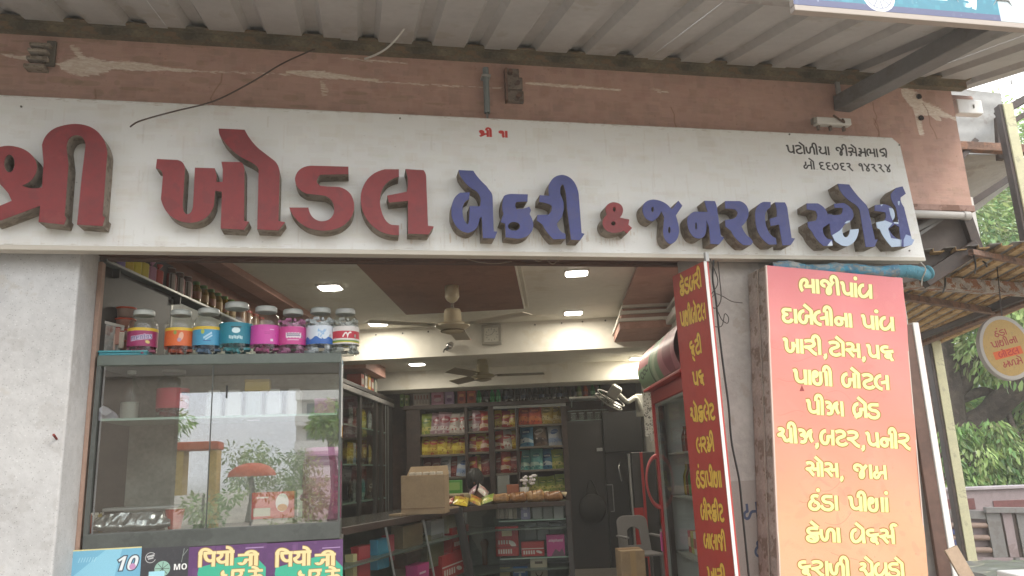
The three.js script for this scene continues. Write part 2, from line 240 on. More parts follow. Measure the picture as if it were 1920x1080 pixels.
// rust painted ceiling panels and trims
struct('ceiling_panel', SP(-1.31, -0.23, 2.925, 2.951, -6.92, -4.2, 0.004), M.rustPaint, 'rust painted panel on the front ceiling');
struct('ceiling_trim', [SP(-0.235, -0.225, 2.92, 2.952, -6.92, -4.2), SP(-0.20, -0.19, 2.94, 2.952, -6.94, -4.2)], M.white, 'white trim beside the rust panel');
struct('ceiling_border', SP(-2.27, -2.13, 2.9, 2.952, -7.68, -4.0, 0.004), M.salmon, 'salmon border along the left ceiling');
struct('ceiling_border', SP(-2.43, -2.27, 2.93, 2.953, -7.68, -3.95), M.rustPaint, 'dark rust border along the left wall');
struct('ceiling_panel', SP(0.66, 1.08, 2.91, 2.951, -6.95, -4.5, 0.004), M.salmon, 'rust panel along the right ceiling');
struct('ceiling_step', [SP(0.645, 1.08, 2.885, 2.91, -7.25, -6.9), SP(0.625, 1.08, 2.83, 2.855, -7.45, -6.9), SP(0.60, 1.08, 2.765, 2.79, -7.68, -6.9)], M.white, 'white steps at the end of the right rust panel');
struct('ceiling_step', [SP(0.655, 1.08, 2.855, 2.885, -7.3, -6.95), SP(0.635, 1.08, 2.79, 2.83, -7.5, -6.95), SP(0.615, 1.08, 2.70, 2.765, -7.68, -6.95)], M.salmon, 'rust steps at the end of the right ceiling panel');
struct('wall_trim', [SP(1.03, 1.081, 2.72, 2.78, -7.6, -4.7, 0.008), SP(1.05, 1.081, 2.56, 2.59, -7.6, -4.7, 0.006), SP(1.04, 1.081, 2.84, 2.87, -7.6, -4.7, 0.006)], M.whitePaint, 'white mouldings on the right wall');
// pillars and the salmon beam of the front
const pr = onF(1742, 840, -0.12).u;
{ const t = FT('pillar', 'speckled grey plastered pillar filling the left side of the shopfront', 'pillar', -4, 0, -0.25);
  FP('pillar_face', SP(-6, -2.137, 0, 2.985, -0.45, -0.12, 0.012), M.plaster, t);
  FP('nail', CY(0.006, 0.005, 0.05, 0, 0, 0, 8).rotateX(1.2).translate(onF(138, 822, -0.25).u - 0.03, onF(138, 822, -0.25).h, -0.1), K(0x7a2a22, 0.6), t); }
{ const t = FT('pillar', 'grey stained pillar between the narrow red board and the wide red banner', 'pillar', 1.9, 0, -0.25);
  FP('pillar_face', SP(1.1, pr, 0, 2.985, -0.4, -0.12, 0.012), M.reveal, t);
  const tx = print(256, 512, (x, w, h) => { x.fillStyle = '#9c938b'; x.fillRect(0, 0, w, h); mute(x, w, h, 900, ['#6f675f', '#b4aba1', '#7d6e5b'], 0.3, 1, 5);
    x.strokeStyle = '#3f4a63'; brush(x, 'મ', 120, 120, 100, [[15, '#414c66']]); brush(x, 'ઠ', 150, 330, 90, [[15, '#414c66']]); }, 0.9);
  const a = onF(1393, 985, -0.12), b = onF(1438, 1080, -0.12); const g = keep(new THREE.PlaneGeometry(0.24, 0.48)); g.translate(a.u + 0.06, 1.16, -0.117); FP('painted_writing', g, tx, t); }
{ // salmon beam with scraped plaster
  const U0 = -3.4, U1 = onF(1807, 300, -0.1).u, H0 = 2.99, H1 = 3.9;
  const tex = canvasTex(2048, 512, (x, w, h) => { const X = (u) => (u - U0) / (U1 - U0) * w, Y = (v) => (H1 - v) / (H1 - H0) * h;
    x.fillStyle = '#b89587'; x.fillRect(0, 0, w, h); mute(x, w, h, 9000, ['#a68275', '#c19d8e', '#9f8478', '#ba9688'], 0.35, 2, 26);
    mute(x, w, h, 4000, ['#6f4d40', '#c9a08e'], 0.35, 1, 3);
    for (let i = 0; i < 260; i++) { x.globalAlpha = 0.1 + 0.12 * rnd(); x.fillStyle = pick(['#6e6248', '#756a50']); const u = -3.4 + rnd() * rnd() * 3.4; x.beginPath(); x.ellipse(X(u), Y(rr(3.0, 3.85)), rr(4, 26), rr(2, 12), 0, 0, 7); x.fill(); } x.globalAlpha = 1;  // olive blotches, denser leftwards, paint in the shade of that end
    const scrape = (px, py, qx, qy, thick, n, col = ['#d9c9ba', '#e6dbd0', '#cdb9a8']) => { for (let i = 0; i < n; i++) { const t = rnd(), s = onF(px + (qx - px) * t, py + (qy - py) * t, -0.1), k = Math.sin(Math.PI * Math.min(1, t * 1.15 + 0.1)) ; x.globalAlpha = rr(0.25, 0.85); x.fillStyle = pick(col);
      x.save(); x.translate(X(s.u), Y(s.h) + (rnd() + rnd() - 1) * thick * k); x.rotate(rr(-0.5, 0.5)); x.fillRect(0, 0, rr(2, 13), rr(1, 4)); x.restore(); } x.globalAlpha = 1; };
    scrape(112, 122, 232, 126, 34, 2600); scrape(190, 118, 350, 132, 15, 1700); scrape(30, 106, 112, 120, 8, 160); scrape(130, 85, 150, 110, 12, 90); scrape(0, 100, 60, 114, 4, 60); scrape(350, 132, 540, 138, 2.5, 70);
    scrape(536, 134, 700, 150, 11, 1300); scrape(570, 135, 640, 142, 9, 500); scrape(600, 150, 604, 180, 5, 40); scrape(690, 152, 960, 166, 4, 90); scrape(985, 155, 1155, 168, 5, 420); scrape(1215, 166, 1250, 172, 9, 24); scrape(640, 108, 760, 118, 2, 70);
    scrape(1690, 172, 1756, 224, 44, 4200); scrape(1708, 190, 1800, 228, 20, 2000); scrape(1712, 200, 1724, 252, 12, 500); scrape(1690, 160, 1740, 166, 7, 200);
    x.strokeStyle = '#7d5847'; x.lineWidth = 2; x.globalAlpha = 0.5; for (let k = 0; k < 9; k++) { x.beginPath(); let u = rr(U0, U1), v = rr(3.3, 3.8); x.moveTo(X(u), Y(v)); for (let j = 0; j < 5; j++) { u += rr(-0.03, 0.03); v -= 0.05; x.lineTo(X(u), Y(v)); } x.stroke(); } });
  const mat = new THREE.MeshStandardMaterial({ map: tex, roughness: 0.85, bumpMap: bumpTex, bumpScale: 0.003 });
  const t = FT('beam', 'salmon painted beam with scraped plaster between the canopy and the white sign', 'beam', -0.3, 2.99, -0.3);
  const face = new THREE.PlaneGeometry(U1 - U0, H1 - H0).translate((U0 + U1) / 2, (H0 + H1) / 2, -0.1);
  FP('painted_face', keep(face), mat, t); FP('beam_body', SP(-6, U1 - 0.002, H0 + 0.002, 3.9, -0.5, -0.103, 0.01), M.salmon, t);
  FP('lower_lip', SP(2.3, U1 + 0.01, H0 - 0.03, H0 + 0.012, -0.5, -0.09, 0.006), G(0x9a7d72, 0.9, { m: 0.6, amp: 0.15, patches: [[0xb9aaa0, 0.6, 0.7]] }), t);
  for (const [x, y] of [[1722, 182], [1726, 222]]) { const p = onF(x, y, -0.1); FP('hole', CY(0.018, 0.012, 0.02, 0, 0, 0, 10).rotateX(1.57).translate(p.u, p.h, -0.1), K(0x2b211c, 0.9), t); }
}
fstruct('lintel', [SP(-2.14, 1.3, 2.69, 2.99, -0.5, -0.1, 0.01)], M.brown, 'dark brown lintel over the shop opening');
fstruct('lintel_trim', SP(-2.14, 1.3, 2.672, 2.692, -0.44, -0.40, 0.004), M.brown, 'brown wooden strip under the lintel');
// ---------- sign board ----------
{ const U0 = -3.3, U1 = 2.6, H0 = 2.58, H1 = 3.42;
  const t = FT('sign_board', 'long off-white shop sign with raised red and blue Gujarati letters', 'sign', -0.4, 2.617, -0.05);
  const tex = canvasTex(2048, 768, (x, w, h) => { const X = (u) => (u - U0) / (U1 - U0) * w, Y = (v) => (H1 - v) / (H1 - H0) * h, kx = w / (U1 - U0), ky = h / (H1 - H0);
    x.fillStyle = '#d7d6d2'; x.fillRect(0, 0, w, h); mute(x, w, h, 2500, ['#c2b9a9', '#d8d3ca', '#bdb4a6'], 0.16, 6, 40);
    for (let i = 0; i < 420; i++) { const u = rr(U0, U1), y = Y(rr(2.62, 3.38)); x.globalAlpha = rr(0.03, 0.12); x.fillStyle = pick(['#9c8468', '#a7937a', '#8c7a66']); x.fillRect(X(u), y, rr(1, 3), rr(15, 130)); }
    for (let i = 0; i < 160; i++) { const u = rr(-0.6, 2.3); x.globalAlpha = rr(0.08, 0.3); x.fillStyle = pick(['#8e6a4c', '#a4835f']); x.fillRect(X(u), Y(rr(2.7, 2.78)), rr(1, 2.5), rr(8, 60)); }
    for (let i = 0; i < 500; i++) { x.globalAlpha = rr(0.1, 0.5); x.fillStyle = pick(['#7e7263', '#5f564c']); x.fillRect(rnd() * w, rnd() * h, rr(0.8, 2.4), rr(0.8, 3)); }
    for (let i = 0; i < 420; i++) { x.globalAlpha = rr(0.1, 0.45); x.fillStyle = pick(['#7d6a53', '#93806a']); x.fillRect(rnd() * w, Y(2.617 + rnd() * rnd() * 0.04), rr(2, 14), rr(1, 3)); x.fillRect(rnd() * w, Y(3.393 - rnd() * rnd() * 0.02), rr(2, 10), rr(1, 3)); } x.globalAlpha = 1;
    const line = (s, px0, py, px1, hgt, pen, col) => { const a = onF(px0, py, 0), b = onF(px1, py + (px1 - px0) * 0.045, 0), size = hgt * ky, sq = (b.u - a.u) * kx / (measure(s) * size / 100); brush(x, s, X((a.u + b.u) / 2), Y((a.h + b.h) / 2), size, [[pen, col]], 'center', sq); };
    line('પટોળીયા જીજ્ઞેશભાઈ', 1473, 271, 1662, 0.056, 17, '#2b2724'); line('મો.૯૯૭૯૨ ૧૪૨૨૪', 1505, 301, 1670, 0.052, 16, '#2b2724'); line('શ્રી ૧ા', 898, 243, 952, 0.04, 24, '#b3231c'); });
  const mat = new THREE.MeshStandardMaterial({ map: tex, roughness: 0.55 });
  const s = new THREE.Shape([[-3.25, 2.617], [2.492, 2.617], [2.447, 3.345], [2.40, 3.388], [-3.25, 3.394]].map(([a, b]) => new THREE.Vector2(a, b)));
  const g = ext(s, 0.055, 0.004).translate(0, 0, -0.06); { const p = g.attributes.position, uv = g.attributes.uv; for (let i = 0; i < p.count; i++) uv.setXY(i, (p.getX(i) - U0) / (U1 - U0), (p.getY(i) - H0) / (H1 - H0)); }
  FP('panel', keep(g), mat, t);
  FP('edge_trim', [SP(-3.25, 2.485, 2.607, 2.632, -0.064, 0.006, 0.004)], K(0xbdb5a8, 0.6), t);
  FP('screw', [[1686, 272], [40, 200], [1480, 252], [750, 222], [760, 475], [1705, 470]].map(([x, y]) => { const p = onF(x, y, 0); return CY(0.0045, 0.005, 0.006, 0, 0, 0, 10).rotateX(1.57).translate(p.u, p.h, 0.002); }), K(0x6f6a62, 0.4, 0.6), t);
  // letters: outlines seen on the front of each raised letter, taken to the sign's own plane
  const LET = 0.1, faceR = new THREE.MeshStandardMaterial({ map: grain(0x781617, { amp: 0.08, specks: 0.006, patches: [[0x691516, 0.6, 0.6], [0x80302a, 0.7, 0.5, 1]] }), roughness: 0.5 }), sideM = G(0x877c6f, 0.85, { amp: 0.18, m: 0.3, patches: [[0x6a5240, 0.58, 0.7]] });
  const faceB = new THREE.MeshStandardMaterial({ map: grain(0x30356f, { amp: 0.08, specks: 0.006, patches: [[0x3a3b6c, 0.6, 0.7], [0x26306e, 0.66, 0.5, 1]] }), roughness: 0.5 });
  const peel = new THREE.MeshStandardMaterial({ roughness: 0.6, map: canvasTex(512, 512, (x, w, h) => { x.fillStyle = '#3b3f74'; x.fillRect(0, 0, w, h); mute(x, w, h, 2500, ['#34386c', '#474a7e', '#2d3470'], 0.4, 3, 20);
    // u 1.72..2.46, h 2.62..3.0: pale undercoat where the blue film has peeled away
    const X = (px, py) => (onF(px, py, LET).u - 1.72) / 0.74 * w, Y = (px, py) => (3.02 - onF(px, py, LET).h) / 0.42 * h, patch = (pts, col) => { x.fillStyle = col; x.beginPath(); pts.forEach(([a, b], i) => { const q = [1490 + a / 7.2, 330 + b / 7.2]; i ? x.lineTo(X(...q), Y(...q)) : x.moveTo(X(...q), Y(...q)); }); x.closePath(); x.fill(); };
    const pale = '#a9b9cc'; patch([[505, 800], [610, 735], [640, 700], [760, 640], [880, 700], [870, 960], [700, 980], [540, 880]], pale); patch([[440, 940], [495, 870], [520, 960]], '#c3ccd6'); patch([[670, 640], [700, 610], [750, 600], [740, 640]], pale);
    patch([[1090, 610], [1220, 600], [1320, 640], [1260, 710], [1300, 840], [1440, 860], [1440, 960], [1300, 970], [1180, 830], [1120, 740]], pale); patch([[1150, 380], [1200, 375], [1170, 410]], pale); patch([[1270, 430], [1330, 440], [1360, 540], [1320, 600], [1290, 520]], pale); patch([[1330, 600], [1400, 590], [1400, 650], [1340, 640]], '#b9c6d6');
    patch([[1390, 340], [1420, 340], [1410, 400], [1395, 390]], pale); patch([[1470, 860], [1500, 790], [1560, 810], [1620, 860], [1590, 960], [1470, 960]], '#93a3c4'); mute(x, w, h, 500, ['#8693ad', '#2f345f'], 0.5, 1, 3); }) });
  { const p = onF(1490, 400, LET); }
  const letters = [
    ['letter', [0, 220], 4.5, faceR, 'M355 235 Q375 130 480 85 Q640 30 760 80 Q870 130 900 260 L905 300 L865 830 L885 845 L865 918 L650 905 L690 500 L722 240 Q715 150 640 150 Q570 155 560 250 L578 400 L545 830 L560 850 L540 905 L325 882 L340 745 L25 862 L-60 890 L-80 780 L100 705 L70 640 L0 560 Q-110 500 -110 390 Q-100 245 70 240 Q200 245 270 320 Q320 380 310 440 Q290 540 185 575 Q260 615 355 590 L368 390 Z', [[80, 390, 45, 75]]],
    ['letter', [280, 220], 4.5, faceR, 'M65 352 L235 360 Q300 370 300 440 L282 740 Q285 815 320 818 Q360 815 368 750 L385 425 L552 430 L570 500 L565 545 L618 545 L620 440 L608 375 L775 378 Q800 400 803 450 L800 875 L840 880 L800 948 L602 938 L612 628 L555 620 L545 740 Q500 890 330 890 Q140 870 98 690 L115 490 Q110 440 55 430 Z', []],
    ['letter', [280, 220], 4.5, faceR, 'M585 95 L805 105 Q850 200 930 270 L1060 370 Q1098 410 1100 470 L1090 875 L1145 885 L1090 955 L910 945 L922 440 Q915 400 800 350 Q660 270 590 140 Z', []],
    ['letter', [530, 280], 6, faceR, 'M740 195 L740 280 L420 285 Q380 330 385 370 Q410 415 450 415 L640 425 Q800 470 805 640 Q800 800 640 880 Q470 950 280 880 Q120 800 75 655 L290 655 Q310 790 430 810 Q570 810 580 680 Q580 560 470 520 L270 500 Q140 450 138 330 Q160 200 310 185 Z', []],
    ['letter', [530, 280], 6, faceR, 'M1308 225 L1308 310 Q1190 330 1130 430 Q1080 530 1100 650 Q1140 830 1230 850 L1308 855 L1308 965 Q1100 970 980 830 Q860 690 880 500 Q930 270 1150 225 Z', []],
    ['letter', [530, 280], 6, faceR, 'M1380 222 L1585 235 Q1615 270 1615 320 L1635 860 L1700 868 L1640 958 L1410 948 L1410 580 L1195 600 L1175 520 L1395 478 Q1420 400 1400 280 Z', []],
    ['letter', [830, 300], 6.354, faceB, 'M190 120 L365 128 Q420 220 520 310 L580 390 Q595 420 595 460 L608 850 L650 855 L620 935 L480 930 L465 680 L440 690 Q430 850 300 868 Q150 850 105 660 Q90 450 210 390 L322 385 L315 470 Q240 490 235 600 Q240 740 300 765 Q315 740 318 650 L322 548 L445 552 L455 480 Q440 390 380 360 Q270 300 205 180 Z', []],
    ['letter', [830, 300], 6.354, faceB, 'M730 430 Q760 405 830 405 L1015 410 L1010 495 L880 500 Q850 530 880 585 Q960 590 1030 555 L1052 600 L1035 645 Q1085 720 1080 800 Q1050 930 890 938 L750 920 L745 760 L690 740 L725 640 Q690 560 730 430 Z', [[850, 790, 72, 52]]],
    ['letter', [830, 300], 6.354, faceB, 'M1155 420 L1265 425 L1260 330 Q1290 180 1430 178 Q1580 200 1620 400 L1655 870 L1690 880 L1640 955 L1530 950 L1480 560 Q1470 330 1430 290 Q1395 300 1400 400 L1440 500 Q1450 600 1420 680 L1360 760 Q1380 860 1465 880 L1465 940 L1320 945 Q1230 860 1190 770 L1120 720 L1130 655 L1260 650 Q1310 610 1300 550 Q1260 510 1150 500 Z', []],
    ['letter', [1110, 350], 7.385, faceR, 'M190 340 Q170 240 290 215 Q420 220 430 320 Q430 380 385 430 L515 455 L505 530 L555 572 L485 650 L440 610 Q380 640 280 640 Q150 610 145 500 Q150 430 205 390 Z', [[308, 315, 20, 30], [295, 510, 30, 30]]],
    ['letter', [1110, 350], 7.385, faceB, 'M700 330 Q690 190 850 178 Q1000 190 1080 290 L1110 310 L1195 195 L1250 265 L1160 400 Q1215 560 1205 640 Q1180 780 1080 795 Q990 760 985 620 Q990 500 1000 430 L960 340 Q930 430 840 480 Q720 470 700 330 Z', [[838, 315, 18, 38], [1070, 600, 16, 46]]],
    ['letter', [1110, 350], 7.385, faceB, 'M1555 195 L1700 200 Q1730 260 1735 330 L1785 690 L1830 705 L1760 800 L1640 790 L1620 560 L1580 460 Q1600 650 1540 700 Q1470 740 1400 690 Q1310 600 1320 440 Q1360 350 1440 345 L1600 350 Z', [[1440, 545, 13, 50]]],
    ['letter', [1330, 350], 8.308, faceB, 'M245 225 L470 225 Q600 260 612 400 Q610 530 500 620 Q560 760 640 800 L680 860 L650 910 L530 912 Q380 800 340 690 L250 620 L245 520 L350 505 Q430 490 440 420 Q430 350 340 345 L245 340 Z', []],
    ['letter', [1330, 350], 8.308, faceB, 'M955 240 L955 320 Q880 360 868 450 Q860 560 910 680 Q960 780 1035 800 L1050 900 L935 905 Q800 820 745 680 Q700 500 720 370 Q760 250 850 238 Z', []],
    ['letter', [1330, 350], 8.308, faceB, 'M1020 243 L1175 245 Q1215 300 1220 380 L1280 800 L1335 808 L1270 908 L1140 915 L1085 590 L955 615 L940 500 L1045 470 Q1060 400 1040 320 Z', []],
    ['letter', [1490, 330], 7.2, peel, 'M160 370 L310 370 Q420 420 440 510 L540 530 L620 520 Q660 480 640 430 L540 430 L530 375 L660 365 Q790 420 795 530 Q780 620 680 650 Q640 690 640 740 Q650 825 690 828 Q740 820 745 725 L865 715 Q850 900 720 945 Q620 960 530 860 L490 790 L470 640 L380 700 Q370 800 450 850 L510 860 L510 940 L390 945 Q280 860 240 760 L180 690 L175 620 L280 605 Q330 540 280 470 L165 450 Z', []],
    ['letter', [1490, 330], 7.2, faceB, 'M580 105 L735 115 Q790 200 860 280 L965 390 Q990 430 1000 480 L1085 860 L1120 855 L1080 955 L960 960 L880 480 Q860 400 760 350 Q640 260 600 170 Z', []],
    ['letter', [1490, 330], 7.2, peel, 'M1080 395 L1200 380 Q1340 400 1350 520 Q1350 590 1310 620 L1400 625 L1370 440 Q1350 400 1330 370 Q1290 300 1300 240 L1370 160 L1455 140 L1500 240 L1430 290 Q1420 350 1475 420 L1580 850 L1615 860 L1580 930 L1480 955 L1440 950 L1410 690 L1350 650 Q1300 700 1265 710 Q1320 830 1425 860 L1430 950 L1310 960 Q1190 830 1150 720 L1110 700 L1100 625 L1200 605 Q1250 560 1220 490 L1080 470 Z', []],
  ];
  for (const [name, o, sc, mat2, path, holes] of letters) {
    const at = (x, y) => { const p = onF(o[0] + x / sc, o[1] + y / sc, LET); return [p.u, p.h]; }, sh = new THREE.Shape();
    for (const m of path.matchAll(/([MLQ])([-\d. ]+)/g)) { const q = m[2].trim().split(/\s+/).map(Number); if (m[1] === 'M') sh.moveTo(...at(q[0], q[1])); else if (m[1] === 'L') sh.lineTo(...at(q[0], q[1])); else sh.quadraticCurveTo(...at(q[0], q[1]), ...at(q[2], q[3])); }
    for (const [cx, cy, rx, ry] of holes) { const hp = new THREE.Path(); for (let i = 0; i <= 16; i++) { const a = -i / 16 * Math.PI * 2, q = at(cx + rx * Math.cos(a), cy + ry * Math.sin(a)); i ? hp.lineTo(...q) : hp.moveTo(...q); } sh.holes.push(hp); }
    const body = new THREE.ExtrudeGeometry(sh, { depth: LET - 0.004, bevelEnabled: false, curveSegments: 10 }).translate(0, 0, 0.001);
    const face = new THREE.ExtrudeGeometry(sh, { depth: 0.004, bevelEnabled: false, curveSegments: 10 }).translate(0, 0, LET - 0.0028);
    const p = face.attributes.position, uv = face.attributes.uv; for (let i = 0; i < p.count; i++) uv.setXY(i, mat2 === peel ? (p.getX(i) - 1.72) / 0.74 : p.getX(i) * 1.3, mat2 === peel ? (p.getY(i) - 2.6) / 0.42 : p.getY(i) * 1.3);
    const lt = FP(name, body, sideM, t); const fc = P('letter_face', keep(face.translate(-t.userData.fo[0], -t.userData.fo[1], -t.userData.fo[2])), mat2, lt);
  }
}
// ---------- canopy over the sign ----------
{ const TH = 14.17 * Math.PI / 180, hAt = (n) => 3.835 - Math.tan(TH) * (n + 0.05);
  const t = FT('canopy', 'ribbed pale metal canopy sheeting sloping down over the sign', 'canopy', 0, 3.6, 0.5);
  const pitch = 0.2945, rib0 = -2.518, len = 1.42 / Math.cos(TH);
  const prof = (n) => { const top = []; for (let k = 0; k < n; k++) { const c = k * pitch; top.push([c - pitch / 2, 0], [c - 0.058, 0], [c - 0.032, 0.036], [c + 0.032, 0.036], [c + 0.058, 0]); if (k === n - 1) top.push([c + pitch / 2, 0]); } return new THREE.Shape([...top.map(([a, b]) => new THREE.Vector2(a, b)), ...top.reverse().map(([a, b]) => new THREE.Vector2(a, b + 0.0025))]); };
  const sheets = []; for (let k = -6; k < 21; k += 3) sheets.push(k);
  sheets.forEach((k, i) => { const n = k >= 18 ? 2 : 3; const g = new THREE.ExtrudeGeometry(prof(n), { depth: len, bevelEnabled: false });
    g.translate(rib0 + k * pitch, 0, 0).rotateX(TH).translate(0, hAt(-0.3) + (i % 2) * 0.003, -0.3); FP('roof_sheet', g, M.sheet, t); });
  FP('wall_angle', [SP(-4.5, 3.05, 3.785, 3.84, -0.1, -0.05), SP(-4.5, 3.05, 3.828, 3.838, -0.1, 0.0)], M.angle, t);
  FP('bolt', Array.from({ length: 26 }, (_, k) => CY(0.007, 0.007, 0.03, rib0 + (k - 5) * pitch + 0.02, 3.845, -0.045, 8)), M.galv, t);
  FP('front_rail', SP(-4.5, 3.4, hAt(1.08) - 0.05, hAt(1.08) - 0.005, 1.05, 1.1, 0.004), M.galv, t);
  const A = onF(1577, 196, -0.1), a = V(A.u, A.h, -0.1), b = V(onF(1832, 62, 0.86).u, onF(1832, 62, 0.86).h + 0.0, 0.86);
  const bt = FT('steel_arm', 'grey steel arm holding up the canopy above the right end of the sign', 'support beam', A.u, A.h, -0.1);
  const arm = bar(a, b.clone().add(V().subVectors(b, a).multiplyScalar(0.25)), 0.12, 0.1); FP('box_tube', arm, M.greySteel, bt);
  FP('hanger', [bar(V(A.u - 0.02, A.h + 0.02, -0.08), V(A.u - 0.02, 3.79, -0.08), 0.025, 0.02, V(0, 0, 1))], M.galv, bt);
  // teal hoarding on the front edge, its back and foot seen from below
  const q0 = onF(1487, 2, 1.12), q1 = onF(1925, 50, 1.12), W = 2.1, hb = (q0.h + q1.h) / 2;
  const tt = FT('teal_hoarding', 'teal painted hoarding along the outer edge of the canopy', 'hoarding', q0.u + 1, hb, 1.12);
  const uvp = (px, py) => { const p = onF(px, py, 1.12); return [(p.u - q0.u), (p.h - hb)]; };
  const pm = print(1024, 256, (x, w, h) => { const X = (m) => m / W * w, Y = (m) => h - m / 0.5 * h; x.fillStyle = '#0f7187'; x.fillRect(0, 0, w, h); mute(x, w, h, 1500, ['#1f8298', '#0d657b', '#4a9cab'], 0.3, 3, 18);
    x.fillStyle = '#3f476e'; x.fillRect(0, Y(0.032), w, 60); mute(x, w, 60, 1, ['#fff'], 0.1);
    const [wx, wy] = uvp(1647, -6); x.strokeStyle = '#d3d8dc'; x.fillStyle = '#d9dde0'; x.beginPath(); x.arc(X(wx), Y(wy), 40, 0, 7); x.fill(); x.strokeStyle = '#7a7f8c'; x.lineWidth = 3; x.beginPath(); x.arc(X(wx), Y(wy), 31, 0, 7); x.stroke(); for (let k = 0; k < 9; k++) { x.beginPath(); x.moveTo(X(wx), Y(wy)); x.lineTo(X(wx) + 31 * Math.cos(k * 0.7), Y(wy) + 31 * Math.sin(k * 0.7)); x.stroke(); }
    const [bx, by] = uvp(1755, -4); x.fillStyle = '#d3dadb'; x.fillRect(X(bx) - 22, Y(by) - 30, 50, 36);
    const [cx, cy] = uvp(1810, 4); brush(x, 'ઈ', X(cx) + 6, Y(cy) - 28, 46, [[24, '#d5dadb']]);
    const [dx] = uvp(1885, 20); x.fillStyle = '#b9c4c8'; x.fillRect(X(dx) - 18, 0, 400, h); mute(x, w, h, 300, ['#cfd4d6', '#6f8f98'], 0.4, 2, 8); }, 0.5);
  const g = new THREE.PlaneGeometry(W, 0.5).translate(q0.u + W / 2, hb + 0.25, 1.122); FP('painted_face', keep(g), pm, tt);
  FP('frame', [SP(q0.u, q0.u + W, hb, hb + 0.5, 1.09, 1.119), SP(q0.u, q0.u + W, hb - 0.03, hb - 0.002, 1.085, 1.125, 0.004)], K(0xa79c93, 0.7), tt);
}
